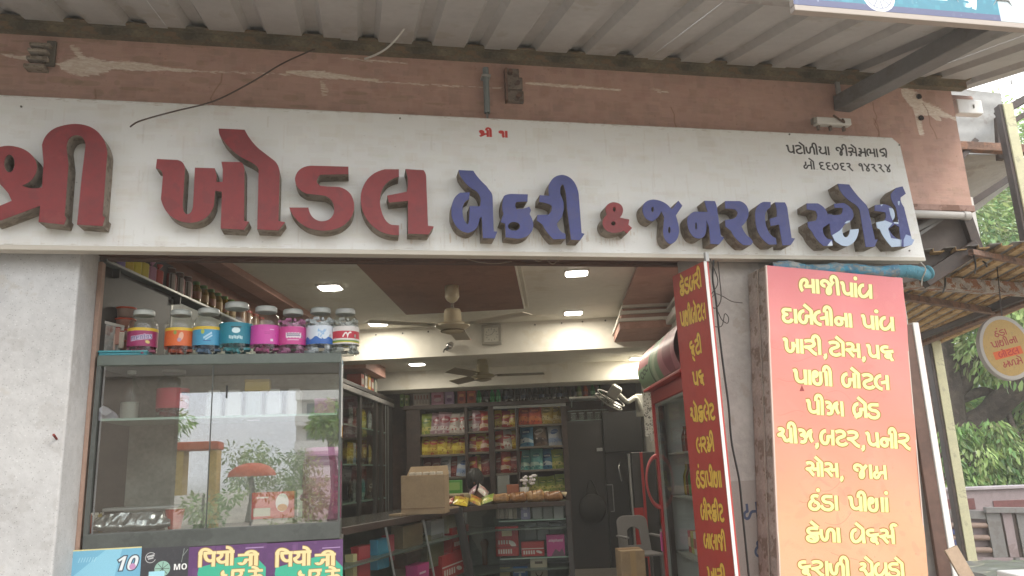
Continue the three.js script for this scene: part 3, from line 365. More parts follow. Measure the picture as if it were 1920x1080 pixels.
// ---------- boards and fittings on the front ----------
{ // wide red to orange banner on its box
  const N = 0.1, c = [[1435, 498], [1690, 522], [1728, 1085], [1458, 1085]].map(([x, y]) => onF(x, y, N)), down = 1.75;
  const ax = V(c[1].u - c[0].u, c[1].h - c[0].h, 0).normalize(), ay = V(ax.y, -ax.x, 0), W = Math.hypot(c[1].u - c[0].u, c[1].h - c[0].h), ang = Math.atan2(ax.y, ax.x);
  const t = FT('menu_banner', 'wide red to orange banner with a yellow Gujarati list of foods', 'banner', c[0].u + W / 2, c[0].h - down, 0);
  const loc = (px, py) => { const p = onF(px, py, N), d = V(p.u - c[0].u, p.h - c[0].h, 0); return [d.dot(ax) / W, d.dot(ay) / down]; };
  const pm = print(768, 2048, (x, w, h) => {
    const gr = x.createLinearGradient(0, 0, 0, h); gr.addColorStop(0, '#c96c70'); gr.addColorStop(0.2, '#d27e79'); gr.addColorStop(0.5, '#d98a76'); gr.addColorStop(0.75, '#dda27e'); gr.addColorStop(1, '#dda682'); x.fillStyle = gr; x.fillRect(0, 0, w, h);  // red to orange print, its colours paled to paint in the glare
    for (let k = 0; k < 260; k++) { x.globalAlpha = rr(0.03, 0.1); x.fillStyle = pick(['#b85a54', '#e0a590', '#c9705f']); x.beginPath(); x.ellipse(rnd() * w, rnd() * h, rr(8, 60), rr(4, 24), rnd() * 3, 0, 7); x.fill(); } x.globalAlpha = 1; mute(x, w, h, 700, ['#a8483f', '#e0a07e'], 0.3, 1, 5);
    x.strokeStyle = '#9c3a36'; x.lineWidth = 2; x.globalAlpha = 0.35; for (let k = 0; k < 12; k++) { x.beginPath(); const y = rnd() * h, s = rnd() * w * 0.4; x.moveTo(s, y); x.bezierCurveTo(s + 40, y + rr(-40, 40), s + 90, y + rr(-60, 60), s + 140, y + rr(-80, 80)); x.stroke(); } x.globalAlpha = 1;
    const rows = [['ભાજીપાંવ', 1497, 514, 1634, 541, 27], ['દાબેલીના પાંવ', 1463, 572, 1674, 600, 27], ['ખારી,ટોસ,પફ', 1466, 628, 1674, 655, 27], ['પાણી બોટલ', 1484, 684, 1664, 712, 28], ['પીઝા બ્રેડ', 1508, 740, 1648, 766, 28], ['ચીઝ,બટર,પનીર', 1456, 795, 1705, 820, 29], ['સોસ, જામ', 1508, 858, 1660, 880, 27], ['ઠંડા પીણાં', 1512, 920, 1664, 940, 28], ['કેળા વેફર્સ', 1508, 980, 1676, 1000, 28], ['ફરાળી ચેવડો', 1492, 1044, 1696, 1062, 28]];
    for (const [s, x0, y0, x1, y1, hp] of rows) { const a = loc(x0, y0), b = loc(x1, y1), e = loc(x0, y0 + hp), size = (e[1] - a[1]) * h, sq = (b[0] - a[0]) * w / (measure(s) * size / 100);
      brush(x, s, (a[0] + b[0]) / 2 * w, (a[1] + b[1]) / 2 * h, size, [[37, '#9a6a34'], [27, '#8d8a3c', 1, 2], [22, '#f4e69a']], 'center', sq); }
    x.fillStyle = '#8a2f2a'; x.beginPath(); const f = loc(1502, 728); x.moveTo(f[0] * w, f[1] * h - 20); x.lineTo(f[0] * w + 12, f[1] * h + 18); x.lineTo(f[0] * w - 14, f[1] * h + 20); x.fill();
    x.fillStyle = '#d9c4b5'; x.fillRect(0, 0, 5, h); }, 0.42);
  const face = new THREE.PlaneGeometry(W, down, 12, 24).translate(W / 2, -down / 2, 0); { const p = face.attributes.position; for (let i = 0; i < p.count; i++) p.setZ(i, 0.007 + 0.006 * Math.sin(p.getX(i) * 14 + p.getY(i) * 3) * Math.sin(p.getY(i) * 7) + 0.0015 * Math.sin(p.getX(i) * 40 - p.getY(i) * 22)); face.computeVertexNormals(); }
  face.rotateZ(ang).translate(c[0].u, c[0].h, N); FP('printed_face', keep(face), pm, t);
  const side = G(0xa0968b, 0.9, { amp: 0.14, m: 0.5, bump: 0.004, patches: [[0x6c5341, 0.6, 0.7], [0xa79c90, 0.66, 0.6, 1]] });
  FP('box', BX(W - 0.004, down, 0.2, W / 2, -down / 2, -0.102).rotateZ(ang).translate(c[0].u, c[0].h, N), side, t);
  FP('edge_strip', [BX(0.008, down, 0.012, 0.002, -down / 2, 0.002), BX(0.006, down, 0.01, W - 0.001, -down / 2, 0.002)].map((g) => g.rotateZ(ang).translate(c[0].u, c[0].h, N)), K(0xc9b7ab, 0.7), t);
  // folded flex along the left side of the box
  const fold = []; for (let k = 0; k < 1; k++) { const z = N - 0.08; fold.push(TU([V(-0.006, 0, z), V(-0.014, -0.3, z + 0.01), V(-0.004, -0.6, z), V(-0.012, -1, z + 0.012), V(-0.006, -1.74, z)], 0.004 + 0.002 * k, 24, 6).rotateZ(ang).translate(c[0].u, c[0].h, 0)); }
  FP('fold', fold, G(0x8a7d70, 0.9, { m: 0.3, amp: 0.1 }), t);
}
{ // narrow red board, splayed, and the cable on its white edge
  const near = F(onF(1330, 700, 0.02).u, 0, 0.02), dv = ray(480, 905).setY(0).normalize(), nv = V(-dv.z, 0, dv.x); if (nv.dot(V().subVectors(EYE, near)) < 0) nv.negate();
  const on = (x, y) => { const p = onPlane(x, y, near, nv); return { s: V().subVectors(p, near).dot(dv), h: p.y }; };
  const a = on(1326, 492), b = on(1273, 514), c = on(1384, 1080), e = on(1311, 1080), s0 = (a.s + c.s) / 2, s1 = (b.s + e.s) / 2, top = (a.h + b.h) / 2, W = s1 - s0, HH = top - 0.5;
  const t = thing('narrow_sign', 'narrow tall red board with yellow Gujarati words beside the fridge', 'sign', near.clone().addScaledVector(dv, (s0 + s1) / 2).setY(0.5), Math.atan2(nv.x, nv.z));
  const flip = V(1, 0, 0).applyAxisAngle(V(0, 1, 0), t.rotation.y).dot(dv) > 0;                 // local +x runs towards the far edge?
  const loc = (px, py) => { const p = on(px, py), f = (p.s - s0) / W; return [flip ? f : 1 - f, (top - p.h) / HH]; };
  const pm = print(420, 2048, (x, w, h) => { x.fillStyle = '#aa3f37'; x.fillRect(0, 0, w, h); mute(x, w, h, 700, ['#b03d34', '#982c27', '#a93a3a'], 0.25, 8, 60); mute(x, w, h, 500, ['#7f2521', '#c7685a'], 0.3, 1, 4);
    const rows = [['કેડબરી', 1279, 527, 1320, 509, 29], ['પાણીબોટલ', 1280, 583, 1328, 570, 30], ['ફુટી', 1298, 645, 1320, 630, 28], ['પફ', 1304, 700, 1325, 690, 28], ['ચોકલેટ', 1300, 765, 1345, 755, 29], ['લરછી', 1311, 823, 1344, 815, 28], ['ઠંડાપીણા', 1310, 885, 1358, 880, 30], ['બીસ્કીટ', 1319, 946, 1362, 944, 30], ['બાલાજી', 1325, 1002, 1366, 1000, 28], ['ખારી', 1332, 1066, 1366, 1064, 28]];
    for (const [s, x0, y0, x1, y1, hp] of rows) { const p = loc(x0, y0), q = loc(x1, y1), r = loc(x0, y0 + hp), size = (r[1] - p[1]) * h, sq = (q[0] - p[0]) * w / (measure(s) * size / 100); brush(x, s, (p[0] + q[0]) / 2 * w, (p[1] + q[1]) / 2 * h, size, [[34, '#7d4a1f'], [23, '#dcb54a']], 'center', sq); } }, 0.5);
  P('printed_face', keep(new THREE.PlaneGeometry(W, HH).translate(0, HH / 2, 0.0215)), pm, t);
  P('board', BX(W, HH, 0.03, 0, HH / 2, 0.005), M.redBoard, t);
  const ex = (flip ? -1 : 1) * (W / 2 + 0.004);
  P('white_edge', SP(ex - 0.003, ex + 0.003, 0, HH, 0.004, 0.022, 0.002), M.whitePaint, t);
  P('hook', [SP(ex * 0.98 - 0.01, ex * 0.98 + 0.01, HH, HH + 0.05, -0.01, 0.01)], M.galv, t);
  t.userData.ex = undefined; delete t.userData.ex;
  const L = (px, py, o = 0.03) => onPlane(px, py, near.clone().addScaledVector(FN, o), FN);
  solo('cable', 'black cable running down the white edge of the narrow red board', 'cable', TU([[1338, 488], [1336, 520], [1342, 560], [1348, 620], [1358, 700], [1366, 760], [1372, 830], [1386, 900], [1392, 960], [1404, 1080], [1408, 1120]].map(([x, y]) => L(x, y, 0.012)), 0.0055, 90, 8), M.black);
  solo('wire', 'loose looped grey wire hanging beside the top of the narrow red board', 'wire', TU([[1332, 486], [1346, 530], [1334, 552], [1329, 566], [1340, 578], [1351, 565], [1349, 520], [1346, 490]].map(([x, y]) => L(x, y, 0.03)), 0.003, 90, 6), K(0x3a342f, 0.7));
  solo('wire', 'thin wire curling out from the cable onto the stained pillar', 'wire', TU([[1333, 560], [1342, 551], [1356, 556], [1372, 565], [1392, 568]].map(([x, y]) => L(x, y, 0.0)), 0.0025, 50, 6), K(0x4c443d, 0.7));
  solo('wire', 'short frayed wire end bent down against the pillar by the cable', 'wire', TU([[1346, 584], [1354, 600], [1364, 606], [1366, 596], [1360, 588]].map(([x, y]) => L(x, y, 0.0)).concat([L(1352, 612), L(1335, 612)]), 0.0025, 60, 6), K(0x35302b, 0.7));
}
{ // tarpaulin roll above the banner
  const a = onF(1446, 492, 0.04), b = onF(1740, 507, 0.04), ya = onF(1446, 500, 0.04).h, yb = onF(1738, 508, 0.04).h; const t = FT('tarpaulin_roll', 'dirty blue and grey rolled tarpaulin lashed under the sign above the banner', 'tarpaulin', (a.u + b.u) / 2, ya - 0.05, 0);
  const pts = []; for (let i = 0; i <= 10; i++) pts.push(V(a.u + (b.u - a.u) * i / 10, ya + (yb - ya) * i / 10 - 0.01 + 0.008 * Math.sin(i * 1.7), 0.03 + 0.01 * Math.sin(i * 2.3)));
  const tm = new THREE.MeshStandardMaterial({ roughness: 0.8, map: canvasTex(1024, 128, (x, w, h) => { x.fillStyle = '#4b6b7c'; x.fillRect(0, 0, w, h); for (let i = 0; i < 700; i++) { x.globalAlpha = rr(0.2, 0.7); x.fillStyle = pick(rnd() < 0.5 ? ['#8d857c', '#7f776e', '#a09689'] : ['#3c6b86', '#2f7f9c', '#5b7382']); x.beginPath(); x.ellipse(rnd() * w * 0.78, rnd() * h, rr(4, 40), rr(2, 10), 0, 0, 7); x.fill(); } x.globalAlpha = 1; x.fillStyle = '#4a7f8f'; x.fillRect(w * 0.8, 0, w * 0.2, h); mute(x, w, h, 900, ['#c0b8ad', '#26404f'], 0.4, 1, 6); }) });
  const g = TU(pts, 0.037, 60, 14); { const p = g.attributes.position; for (let i = 0; i < p.count; i++) { const k = N3[(i * 37) % (NS * NS)] - 0.5; p.setY(i, p.getY(i) + k * 0.016); p.setZ(i, p.getZ(i) + k * 0.012); } g.computeVertexNormals(); }
  FP('roll', keep(g), tm, t);
  const e = V(b.u + 0.01, yb - 0.005, 0.03); FP('loose_end', keep(new THREE.SphereGeometry(0.04, 14, 10).scale(0.5, 1.05, 1).rotateZ(0.3).translate(e.x, e.y, e.z)), K(0x4c7f8c, 0.8), t);
  FP('tie', [TU([V(b.u - 0.05, yb + 0.05, 0.05), V(b.u - 0.052, yb, 0.085), V(b.u - 0.056, yb - 0.05, 0.05), V(b.u - 0.06, yb - 0.09, 0.04)], 0.004, 20, 6)], K(0xa09a90, 0.8), t);
}
{ // brown board with white edging at the right end of the front
  const a = onF(1716, 700, -0.05), b = onF(1768, 1080, -0.05), u0 = (onF(1714, 760, -0.05).u + onF(1755, 1060, -0.05).u) / 2;
  const uL = onF(1733, 860, -0.05).u, uR = onF(1751, 860, -0.05).u, uW = onF(1763, 860, -0.05).u, top = onF(1705, 608, -0.05).h;
  const t = FT('side_board', 'tall brown shutter board with white edging at the right end of the shopfront', 'board', (uL + uR) / 2, 0.2, -0.05);
  FP('panel', SP(uL - 0.02, uR, 0.2, top, -0.075, -0.052, 0.004), M.brown, t); FP('white_edge', SP(uR, uW, 0.2, top + 0.01, -0.08, -0.045, 0.005), M.whitePaint, t);
  FP('red_line', SP(uW, uW + 0.008, 0.2, top, -0.075, -0.055, 0.002), K(0x8a2c28, 0.6), t);
}
{ const a = onF(1640, 389, 0.0), b = onF(1834, 397, 0.0); solo('water_pipe', 'pale plastic pipe sticking out past the right end of the sign', 'pipe', [bar(F(a.u, a.h, -0.02), F(b.u - 0.03, b.h, -0.02), 0.001, 0.001)].slice(1).concat([TU([F(a.u, a.h, -0.08), F(b.u, b.h, -0.08)], 0.024, 4, 14), TU([F(b.u - 0.04, b.h, -0.08), F(b.u + 0.005, b.h, -0.08)], 0.028, 2, 14)]), K(0xaaa6a1, 0.5)); }
{ const a = onF(1815, 380, -0.2), b = onF(1833, 462, -0.2); solo('white_post', 'short white painted post under the right end of the salmon beam', 'post', bar(F(a.u, a.h + 0.03, -0.2), F(b.u - 0.01, b.h - 0.02, -0.2), 0.05, 0.04, V(0, 0, 1)), M.whitePaint); }
{ const p = onF(1813, 203, -0.14); const t = FT('junction_box', 'small white plastic box fixed at the top right corner of the salmon beam', 'electrical box', p.u, p.h, -0.14); FP('case', SP(p.u - 0.095, p.u + 0.095, p.h - 0.05, p.h + 0.05, -0.17, -0.11, 0.008), K(0xdedddb, 0.45), t); FP('latch', SP(p.u + 0.02, p.u + 0.028, p.h - 0.012, p.h + 0.012, -0.112, -0.104), K(0x6a6660, 0.5), t); FP('pipe_stub', CY(0.03, 0.03, 0.3, 0, 0, 0, 14).rotateZ(1.57).translate(p.u - 0.06, p.h + 0.09, -0.2), K(0xa98b80, 0.8), t); }
{ const p = onF(1561, 229, 0.0); const t = FT('tube_light_holder', 'white tube light holder hanging under the grey steel arm', 'light fitting', p.u, p.h, 0); FP('batten', SP(p.u - 0.115, p.u + 0.115, p.h - 0.022, p.h + 0.022, -0.03, 0.02, 0.006), K(0xcfccc6, 0.5), t); FP('end_cap', [SP(p.u - 0.135, p.u - 0.115, p.h - 0.015, p.h + 0.02, -0.02, 0.015, 0.004)], K(0x8c8880, 0.5), t); FP('lug', [-0.1, -0.02, 0.07].map((d) => SP(p.u + d, p.u + d + 0.012, p.h - 0.05, p.h - 0.022, -0.02, 0.0)), K(0x6f6258, 0.6), t); FP('cable_end', TU([V(p.u - 0.01, p.h + 0.03, 0.03), V(p.u + 0.03, p.h - 0.0, 0.032), V(p.u + 0.06, p.h - 0.012, 0.028), V(p.u + 0.05, p.h + 0.012, 0.026)], 0.006, 20, 6), K(0x5c4a40, 0.7), t); }
{ const p = onF(912, 170, -0.06), a = onF(913, 128, -0.06), b = onF(912, 212, -0.06); const t = FT('conduit', 'short grey conduit standing on the sign top against the salmon beam', 'pipe', p.u, b.h, -0.06); FP('tube', CY(0.017, 0.017, a.h - b.h, p.u, (a.h + b.h) / 2, -0.06, 14), K(0x7c8384, 0.5), t); FP('tip', CY(0.008, 0.004, 0.05, p.u, b.h - 0.02, -0.06, 10), K(0x5d5852, 0.6), t); FP('clip', SP(p.u - 0.025, p.u + 0.025, a.h - 0.06, a.h - 0.045, -0.1, -0.04, 0.003), M.galv, t); }
{ const p = onF(963, 162, -0.08); const t = FT('iron_bracket', 'rusty iron bracket on the salmon beam right of the grey conduit', 'bracket', p.u, p.h, -0.08);
  FP('plate', [SP(p.u - 0.04, p.u + 0.035, p.h + 0.055, p.h + 0.11, -0.1, -0.075, 0.004), SP(p.u - 0.045, p.u + 0.05, p.h - 0.025, p.h + 0.05, -0.1, -0.06, 0.006), SP(p.u - 0.04, p.u + 0.055, p.h - 0.1, p.h - 0.03, -0.1, -0.068, 0.005)], G(0x7f7268, 0.85, { amp: 0.25, m: 0.15, patches: [[0x5c4636, 0.55, 0.8], [0xa39a90, 0.68, 0.7, 1]] }), t);
  FP('bolt', [[-0.02, 0.08], [0.02, 0.01], [0.02, -0.07]].map(([d, e]) => CY(0.012, 0.014, 0.03, 0, 0, 0, 8).rotateX(1.57).translate(p.u + d, p.h + e, -0.06)), M.rust, t); FP('flange', [SP(p.u - 0.05, p.u - 0.04, p.h - 0.1, p.h + 0.1, -0.1, -0.05)], M.rust, t); }
{ const p = onF(88, 112, -0.08); const t = FT('iron_bracket', 'broken plaster-covered bracket at the left end of the salmon beam', 'bracket', p.u, p.h, -0.08);
  FP('plate', [SP(p.u - 0.01, p.u + 0.035, p.h - 0.03, p.h + 0.11, -0.1, -0.08, 0.004)], G(0x6d665a, 0.9, { m: 0.2, amp: 0.2 }), t);
  FP('shelf_piece', [[0.07, 0.1, 0.05], [0.03, 0.09, 0.08], [-0.005, 0.1, 0.05], [-0.055, 0.1, 0.07]].map(([e, w, d], i) => RB(w, 0.02, d, p.u - 0.03 - i * 0.004, p.h + e, -0.075, 0.006).rotateZ(0)), G(0x978c7e, 0.95, { m: 0.2, amp: 0.2, patches: [[0x6f6456, 0.6, 0.7]] }), t); }
solo('twine', 'brown twisted twine hanging over the sign above its second letter', 'string', TU([[590, 92], [562, 104], [528, 120], [470, 155], [400, 190], [330, 208], [285, 220], [255, 230], [244, 238]].map(([x, y], i) => F(onF(x, y, 0.03 + i * 0.006).u, onF(x, y, 0.03 + i * 0.006).h, 0.03 + i * 0.006)), 0.004, 60, 7), K(0x4a3b33, 0.9));
solo('white_wire', 'white wire swooping down from the canopy to the salmon beam', 'wire', TU([[800, -25], [786, 0], [772, 30], [752, 62], [728, 88], [706, 102], [684, 110]].map(([x, y], i) => { const n = 0.42 - i * 0.07; const p = onF(x, y, n); return F(p.u, p.h, n); }), 0.0055, 60, 8), K(0xc9c6c0, 0.5));
solo('wire', 'thin wires drooping under the lintel near the middle of the opening', 'wire', [TU([[995, 484], [1010, 490], [1022, 486], [1036, 495], [1046, 488], [1052, 482]].map(([x, y]) => { const p = onF(x, y, -0.34); return F(p.u, p.h, -0.34); }), 0.004, 40, 6), TU([[870, 484], [900, 492], [930, 494], [960, 490]].map(([x, y]) => { const p = onF(x, y, -0.34); return F(p.u, p.h, -0.34); }), 0.003, 40, 6)], K(0x8a7a6c, 0.7));

// ---------- next door, to the right ----------
const bz = (x0, y0, x1, y1, z0, z1, w, h, up) => bar(onZ(x0, y0, z0), onZ(x1, y1, z1), w, h, up);
const wave = (pts, dirPx, pitch, amp, mat, name, parent, cols) => {};
{ // striped corrugated awning of the next shop, seen from below
  const d2 = ray(1235, 872).setY(0).normalize(), e2 = V(-d2.z, 0, d2.x); if (e2.x < 0) e2.negate();
  const H = 2.72, p = (x, y) => onH(x, y, H), cor = p(1725, 645), top = p(1828, 467), o = cor.clone();
  const sc = (q) => { const v = V().subVectors(q, o); return [v.dot(e2), v.dot(d2)]; };
  const near = sc(p(1830, 466))[1], w0 = Math.min(sc(p(1690, 560))[0], sc(top)[0], -0.2);
  const t = thing('striped_awning', 'rusty corrugated awning of the next shop, shading painted into grey and tan stripes', 'awning', o, 0);
  const bas = new THREE.Matrix4().makeBasis(e2, V(0, 1, 0), e2.clone().cross(V(0, 1, 0)));   // local z = -d2 or d2
  const zs = V().crossVectors(e2, V(0, 1, 0)).dot(d2) > 0 ? 1 : -1, pitch = 0.13;
  const L0 = Math.min(near, -4.4), L1 = 0.25;
  const crest = G(0x85827f, 0.7, { amp: 0.15, m: 0.6, patches: [[0x86684a, 0.62, 0.7]] }), val = G(0xb8996c, 0.8, { amp: 0.15, m: 0.6, patches: [[0x7c5a40, 0.6, 0.6], [0xb39a76, 0.7, 0.5, 1]] });  // rust tones, with light and shade of the ribs painted as stripes
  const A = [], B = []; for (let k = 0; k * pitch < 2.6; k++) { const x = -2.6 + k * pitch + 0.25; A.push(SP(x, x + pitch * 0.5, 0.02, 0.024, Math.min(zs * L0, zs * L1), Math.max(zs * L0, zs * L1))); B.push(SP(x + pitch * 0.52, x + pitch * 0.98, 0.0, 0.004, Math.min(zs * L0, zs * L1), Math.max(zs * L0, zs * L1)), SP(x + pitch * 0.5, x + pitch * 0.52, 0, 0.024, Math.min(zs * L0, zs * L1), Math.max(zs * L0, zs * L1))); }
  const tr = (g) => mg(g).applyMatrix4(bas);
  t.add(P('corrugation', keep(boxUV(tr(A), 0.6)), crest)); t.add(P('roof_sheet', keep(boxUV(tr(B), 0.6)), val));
  const bb = (x0, y0, x1, y1, hh, w, hgt, mat, nm) => { const a = onH(x0, y0, hh).sub(o), b = onH(x1, y1, hh).sub(o); t.add(P(nm, bar(a, b, w, hgt), mat)); };
  bb(1690, 528, 1960, 546, H - 0.06, 0.09, 0.09, M.flake, 'purlin'); bb(1690, 556, 1874, 586, H - 0.04, 0.05, 0.05, M.rust, 'purlin'); bb(1820, 473, 1960, 500, H - 0.03, 0.035, 0.035, M.rust, 'purlin');
  bb(1716, 645, 1960, 547, H - 0.03, 0.1, 0.08, M.rust, 'edge_beam'); bb(1716, 636, 1960, 539, H - 0.02, 0.05, 0.06, M.darkWood, 'edge_strip');
  t.add(P('hook', [[1826, 478, 1828, 512], [1772, 520, 1768, 548], [1843, 490, 1850, 500]].map(([a, b, c, d]) => TU([onH(a, b, H - 0.05).sub(o), onH((a + c) / 2 + 2, (b + d) / 2, H - 0.1).sub(o), onH(c, d, H - 0.12).sub(o)], 0.006, 10, 6)), M.black));
}
{ // dark boards and beams between the sign end and the awning
  const t = thing('shutter_box', 'dark grey shutter box behind the right end of the sign', 'shutter', onZ(1770, 500, -4.9), 0), o = t.position.clone(), q = (l, z) => l.map(([x, y]) => onZ(x, y, z).sub(o));
  P('panel', slab(q([[1650, 400], [1812, 398], [1828, 452], [1735, 520], [1650, 540]], -4.9), 0.06, V(0, 0, -1)), G(0x6b625d, 0.85, { amp: 0.1, m: 0.7 }), t);
  P('edge_beam', [bar(onZ(1730, 528, -4.86).sub(o), onZ(1832, 462, -4.86).sub(o), 0.07, 0.09), bar(onZ(1808, 400, -4.86).sub(o), onZ(1832, 468, -4.86).sub(o), 0.06, 0.05, V(0, 0, 1))], M.darkWood, t);
  P('top_rail', [bar(onZ(1716, 432, -4.82).sub(o), onZ(1786, 394, -4.82).sub(o), 0.05, 0.03), bar(onZ(1716, 445, -4.82).sub(o), onZ(1775, 405, -4.82).sub(o), 0.02, 0.02)], M.greySteel, t);
}
function corr(pts, n, thick, amp) {                           // corrugated sheet between two edges: pts = [a0, a1, b1, b0]; ridges run a0->a1
  const pos = [], uv = [], [a0, a1, b1, b0] = pts, nrm = V().crossVectors(V().subVectors(a1, a0), V().subVectors(b0, a0)).normalize(), N = n * 6, row = (i, s) => { const t = i / N, w = amp * Math.sin(i / 6 * Math.PI * 2) + s * thick; return [a0.clone().lerp(b0, t).addScaledVector(nrm, w), a1.clone().lerp(b1, t).addScaledVector(nrm, w)]; };
  for (const s of [0, 1]) for (let i = 0; i < N; i++) { const [p, q] = row(i, s), [r, u] = row(i + 1, s), l = s ? [p, r, q, q, r, u] : [p, q, r, r, q, u]; for (const v of l) pos.push(v.x, v.y, v.z); }
  const g = new THREE.BufferGeometry(); g.setAttribute('position', new THREE.Float32BufferAttribute(pos, 3)); const m = mergeVertices(g, 1e-4); m.computeVertexNormals(); return m;
}
{ const o = onZ(1850, 300, -6.2), t = thing('shed_roof', 'grey corrugated side and roof sheets of the shed next door', 'shed roof', o, 0), q = (x, y, z) => onZ(x, y, z).sub(o);
  P('side_sheet', corr([q(1740, 160, -6.2), q(1878, 175, -6.2), q(1886, 290, -6.2), q(1740, 290, -6.2)], 4, 0.004, 0.004), M.galvDull, t);
  P('roof_sheet', corr([q(1760, 290, -6.1), q(1904, 290, -6.1), q(1897, 345, -7.4), q(1760, 450, -7.4)], 9, 0.004, 0.006), M.galvDull, t);
  P('rusty_beam', bar(q(1740, 272, -6.0), q(1960, 283, -6.0), 0.07, 0.07), M.rust, t);
  P('strut', [bar(q(1815, 385, -6.0), q(1960, 290, -6.0), 0.035, 0.05), bar(q(1800, 300, -6.0), q(1830, 262, -6.0), 0.04, 0.04)], M.darkWood, t);
  P('top_beam', [bar(q(1870, 215, -6.1), q(1960, 165, -6.1), 0.06, 0.06), bar(q(1872, 220, -6.1), q(1876, 300, -6.1), 0.05, 0.05, V(0, 0, 1)), bar(q(1884, 238, -6.0), q(1960, 190, -6.0), 0.04, 0.04)], M.darkWood, t);
  P('foot', bar(q(1700, 470, -6.15), q(1740, 160, -6.15), 0.06, 0.06, V(0, 0, 1)), M.darkWood, t);
}
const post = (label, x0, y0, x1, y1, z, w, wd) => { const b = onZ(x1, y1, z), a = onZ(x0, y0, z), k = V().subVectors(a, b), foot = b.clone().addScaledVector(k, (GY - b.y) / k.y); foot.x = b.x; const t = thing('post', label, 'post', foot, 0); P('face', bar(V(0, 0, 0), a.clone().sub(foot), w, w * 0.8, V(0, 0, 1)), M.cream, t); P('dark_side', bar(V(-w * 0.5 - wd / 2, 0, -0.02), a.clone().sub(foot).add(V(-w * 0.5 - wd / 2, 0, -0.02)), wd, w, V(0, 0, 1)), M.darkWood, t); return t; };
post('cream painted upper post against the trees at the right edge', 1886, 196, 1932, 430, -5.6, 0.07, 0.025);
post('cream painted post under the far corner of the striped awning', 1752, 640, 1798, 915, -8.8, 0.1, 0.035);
{ // oval hanging sign
  const c = onZ(1886, 652, -5.4), sx = 40 / FOC * 5.7, sy = 55 / FOC * 5.7; const t = thing('oval_sign', 'yellow oval hanging sign with red Gujarati words about cold water bottles', 'sign', c, -0.12);
  const sh = (k) => { const s = new THREE.Shape(); s.absellipse(0, 0, sx * k, sy * k, 0, Math.PI * 2, false, 0.1); return s; };
  P('rim', new THREE.ExtrudeGeometry(sh(1), { depth: 0.05, bevelEnabled: true, bevelSize: 0.006, bevelThickness: 0.006, bevelSegments: 2, curveSegments: 40 }).translate(0, 0, -0.05), K(0xa7a19b, 0.5), t);
  const pm = print(512, 700, (x, w, h) => { x.fillStyle = '#a98a4e'; x.fillRect(0, 0, w, h); mute(x, w, h, 900, ['#b3975e', '#9b7c44', '#8f7a55'], 0.3, 4, 24); x.save(); x.translate(w / 2, h / 2); x.rotate(-0.2);
    x.fillStyle = '#c4561f'; x.fillRect(-170, 18, 330, 96); const row = (s, y, z, wd, col) => brush(x, s, 0, y, z, [[17, col]], 'center', wd / (measure(s) * z / 100)); row('ઠંડા', -225, 74, 150, '#8f2c26'); row('પાણીના', -110, 84, 310, '#8f2c26'); row('બોટલ', 30, 72, 240, '#a3241c'); row('મળશે', 150, 80, 230, '#8f2c26'); x.restore(); });
  const g = new THREE.ShapeGeometry(sh(0.9), 40); const p = g.attributes.position, uv = g.attributes.uv; for (let i = 0; i < p.count; i++) uv.setXY(i, p.getX(i) / sx / 1.8 + 0.5, p.getY(i) / sy / 1.8 + 0.5); P('printed_face', keep(g.translate(0, 0, 0.0075)), pm, t);
  P('hanger', bar(V(0.02, sy, -0.02), V(0.06, sy + 0.5, -0.02), 0.006, 0.006, V(0, 0, 1)), M.darkWood, t);
}
{ // compound wall, barrier and gate beyond
  const z = -11, top = onZ(1780, 921, z).y, t = thing('compound_wall', 'mauve plastered compound wall with wine red panels behind the barrier', 'wall', V(6.6, 0, z - 0.1), 0), o = t.position; const x0 = onZ(1740, 950, z).x;
  P('plaster', SP(x0 - 0.6 - o.x, 12 - o.x, 0, top, -0.1, 0.1, 0.01), M.mauve, t); P('coping', SP(x0 - 0.6 - o.x, 12 - o.x, top, top + 0.04, -0.14, 0.14, 0.01), G(0xa0979a, 0.9, { m: 1 }), t);
  for (const [a, b] of [[1700, 1829], [1861, 2000]]) { const p = onZ(a, 939, z), q = onZ(b, 953, z); P('panel', SP(p.x - o.x, q.x - o.x, q.y - 0.01, p.y, 0.1, 0.112, 0.004), M.wine, t); }
}
{ const z = -9.4, t = thing('metal_barrier', 'grey metal barrier with brown bars and dark slats next to the road', 'barrier', V(onZ(1850, 1000, z).x, 0, z), 0), o = t.position, q = (x, y, d = 0) => onZ(x, y, z + d).sub(o);
  P('top_rail', bar(q(1700, 959), q(1850, 966), 0.05, 0.09), M.greySteel, t); P('top_rail', bar(q(1846, 956, 0.05), q(1990, 957, 0.05), 0.06, 0.06), M.greySteel, t);
  P('back_board', slab([q(1760, 962, -0.05), q(1862, 965, -0.05), q(1868, 1045, -0.05), q(1760, 1045, -0.05)], 0.03, V(0, 0, -1)), M.mauve, t);
  for (const y of [985, 1008, 1031]) P('bar', TU([q(1760, y), q(1856 + (y - 985) * 0.18, y)], 0.03, 6, 12), G(0x8f7a6e, 0.7, { m: 0.4 }), t);
  for (let k = 0; k < 6; k++) { const x = 1860 + k * 26; P('slat', bar(q(x, 962, 0.02), q(x + 16, 1045, 0.02), k ? 0.1 : 0.15, 0.03, V(0, 0, 1)), k % 2 ? M.mauve : M.greySteel, t); P('gap_strip', bar(q(x + 13, 962, 0.01), q(x + 29, 1045, 0.01), 0.04, 0.02, V(0, 0, 1)), M.darkWood, t); }
  for (const x of [1770, 1890]) P('foot', bar(q(x, 960), V(q(x, 960).x, 0, 0), 0.05, 0.05, V(0, 0, 1)), M.greySteel, t); }
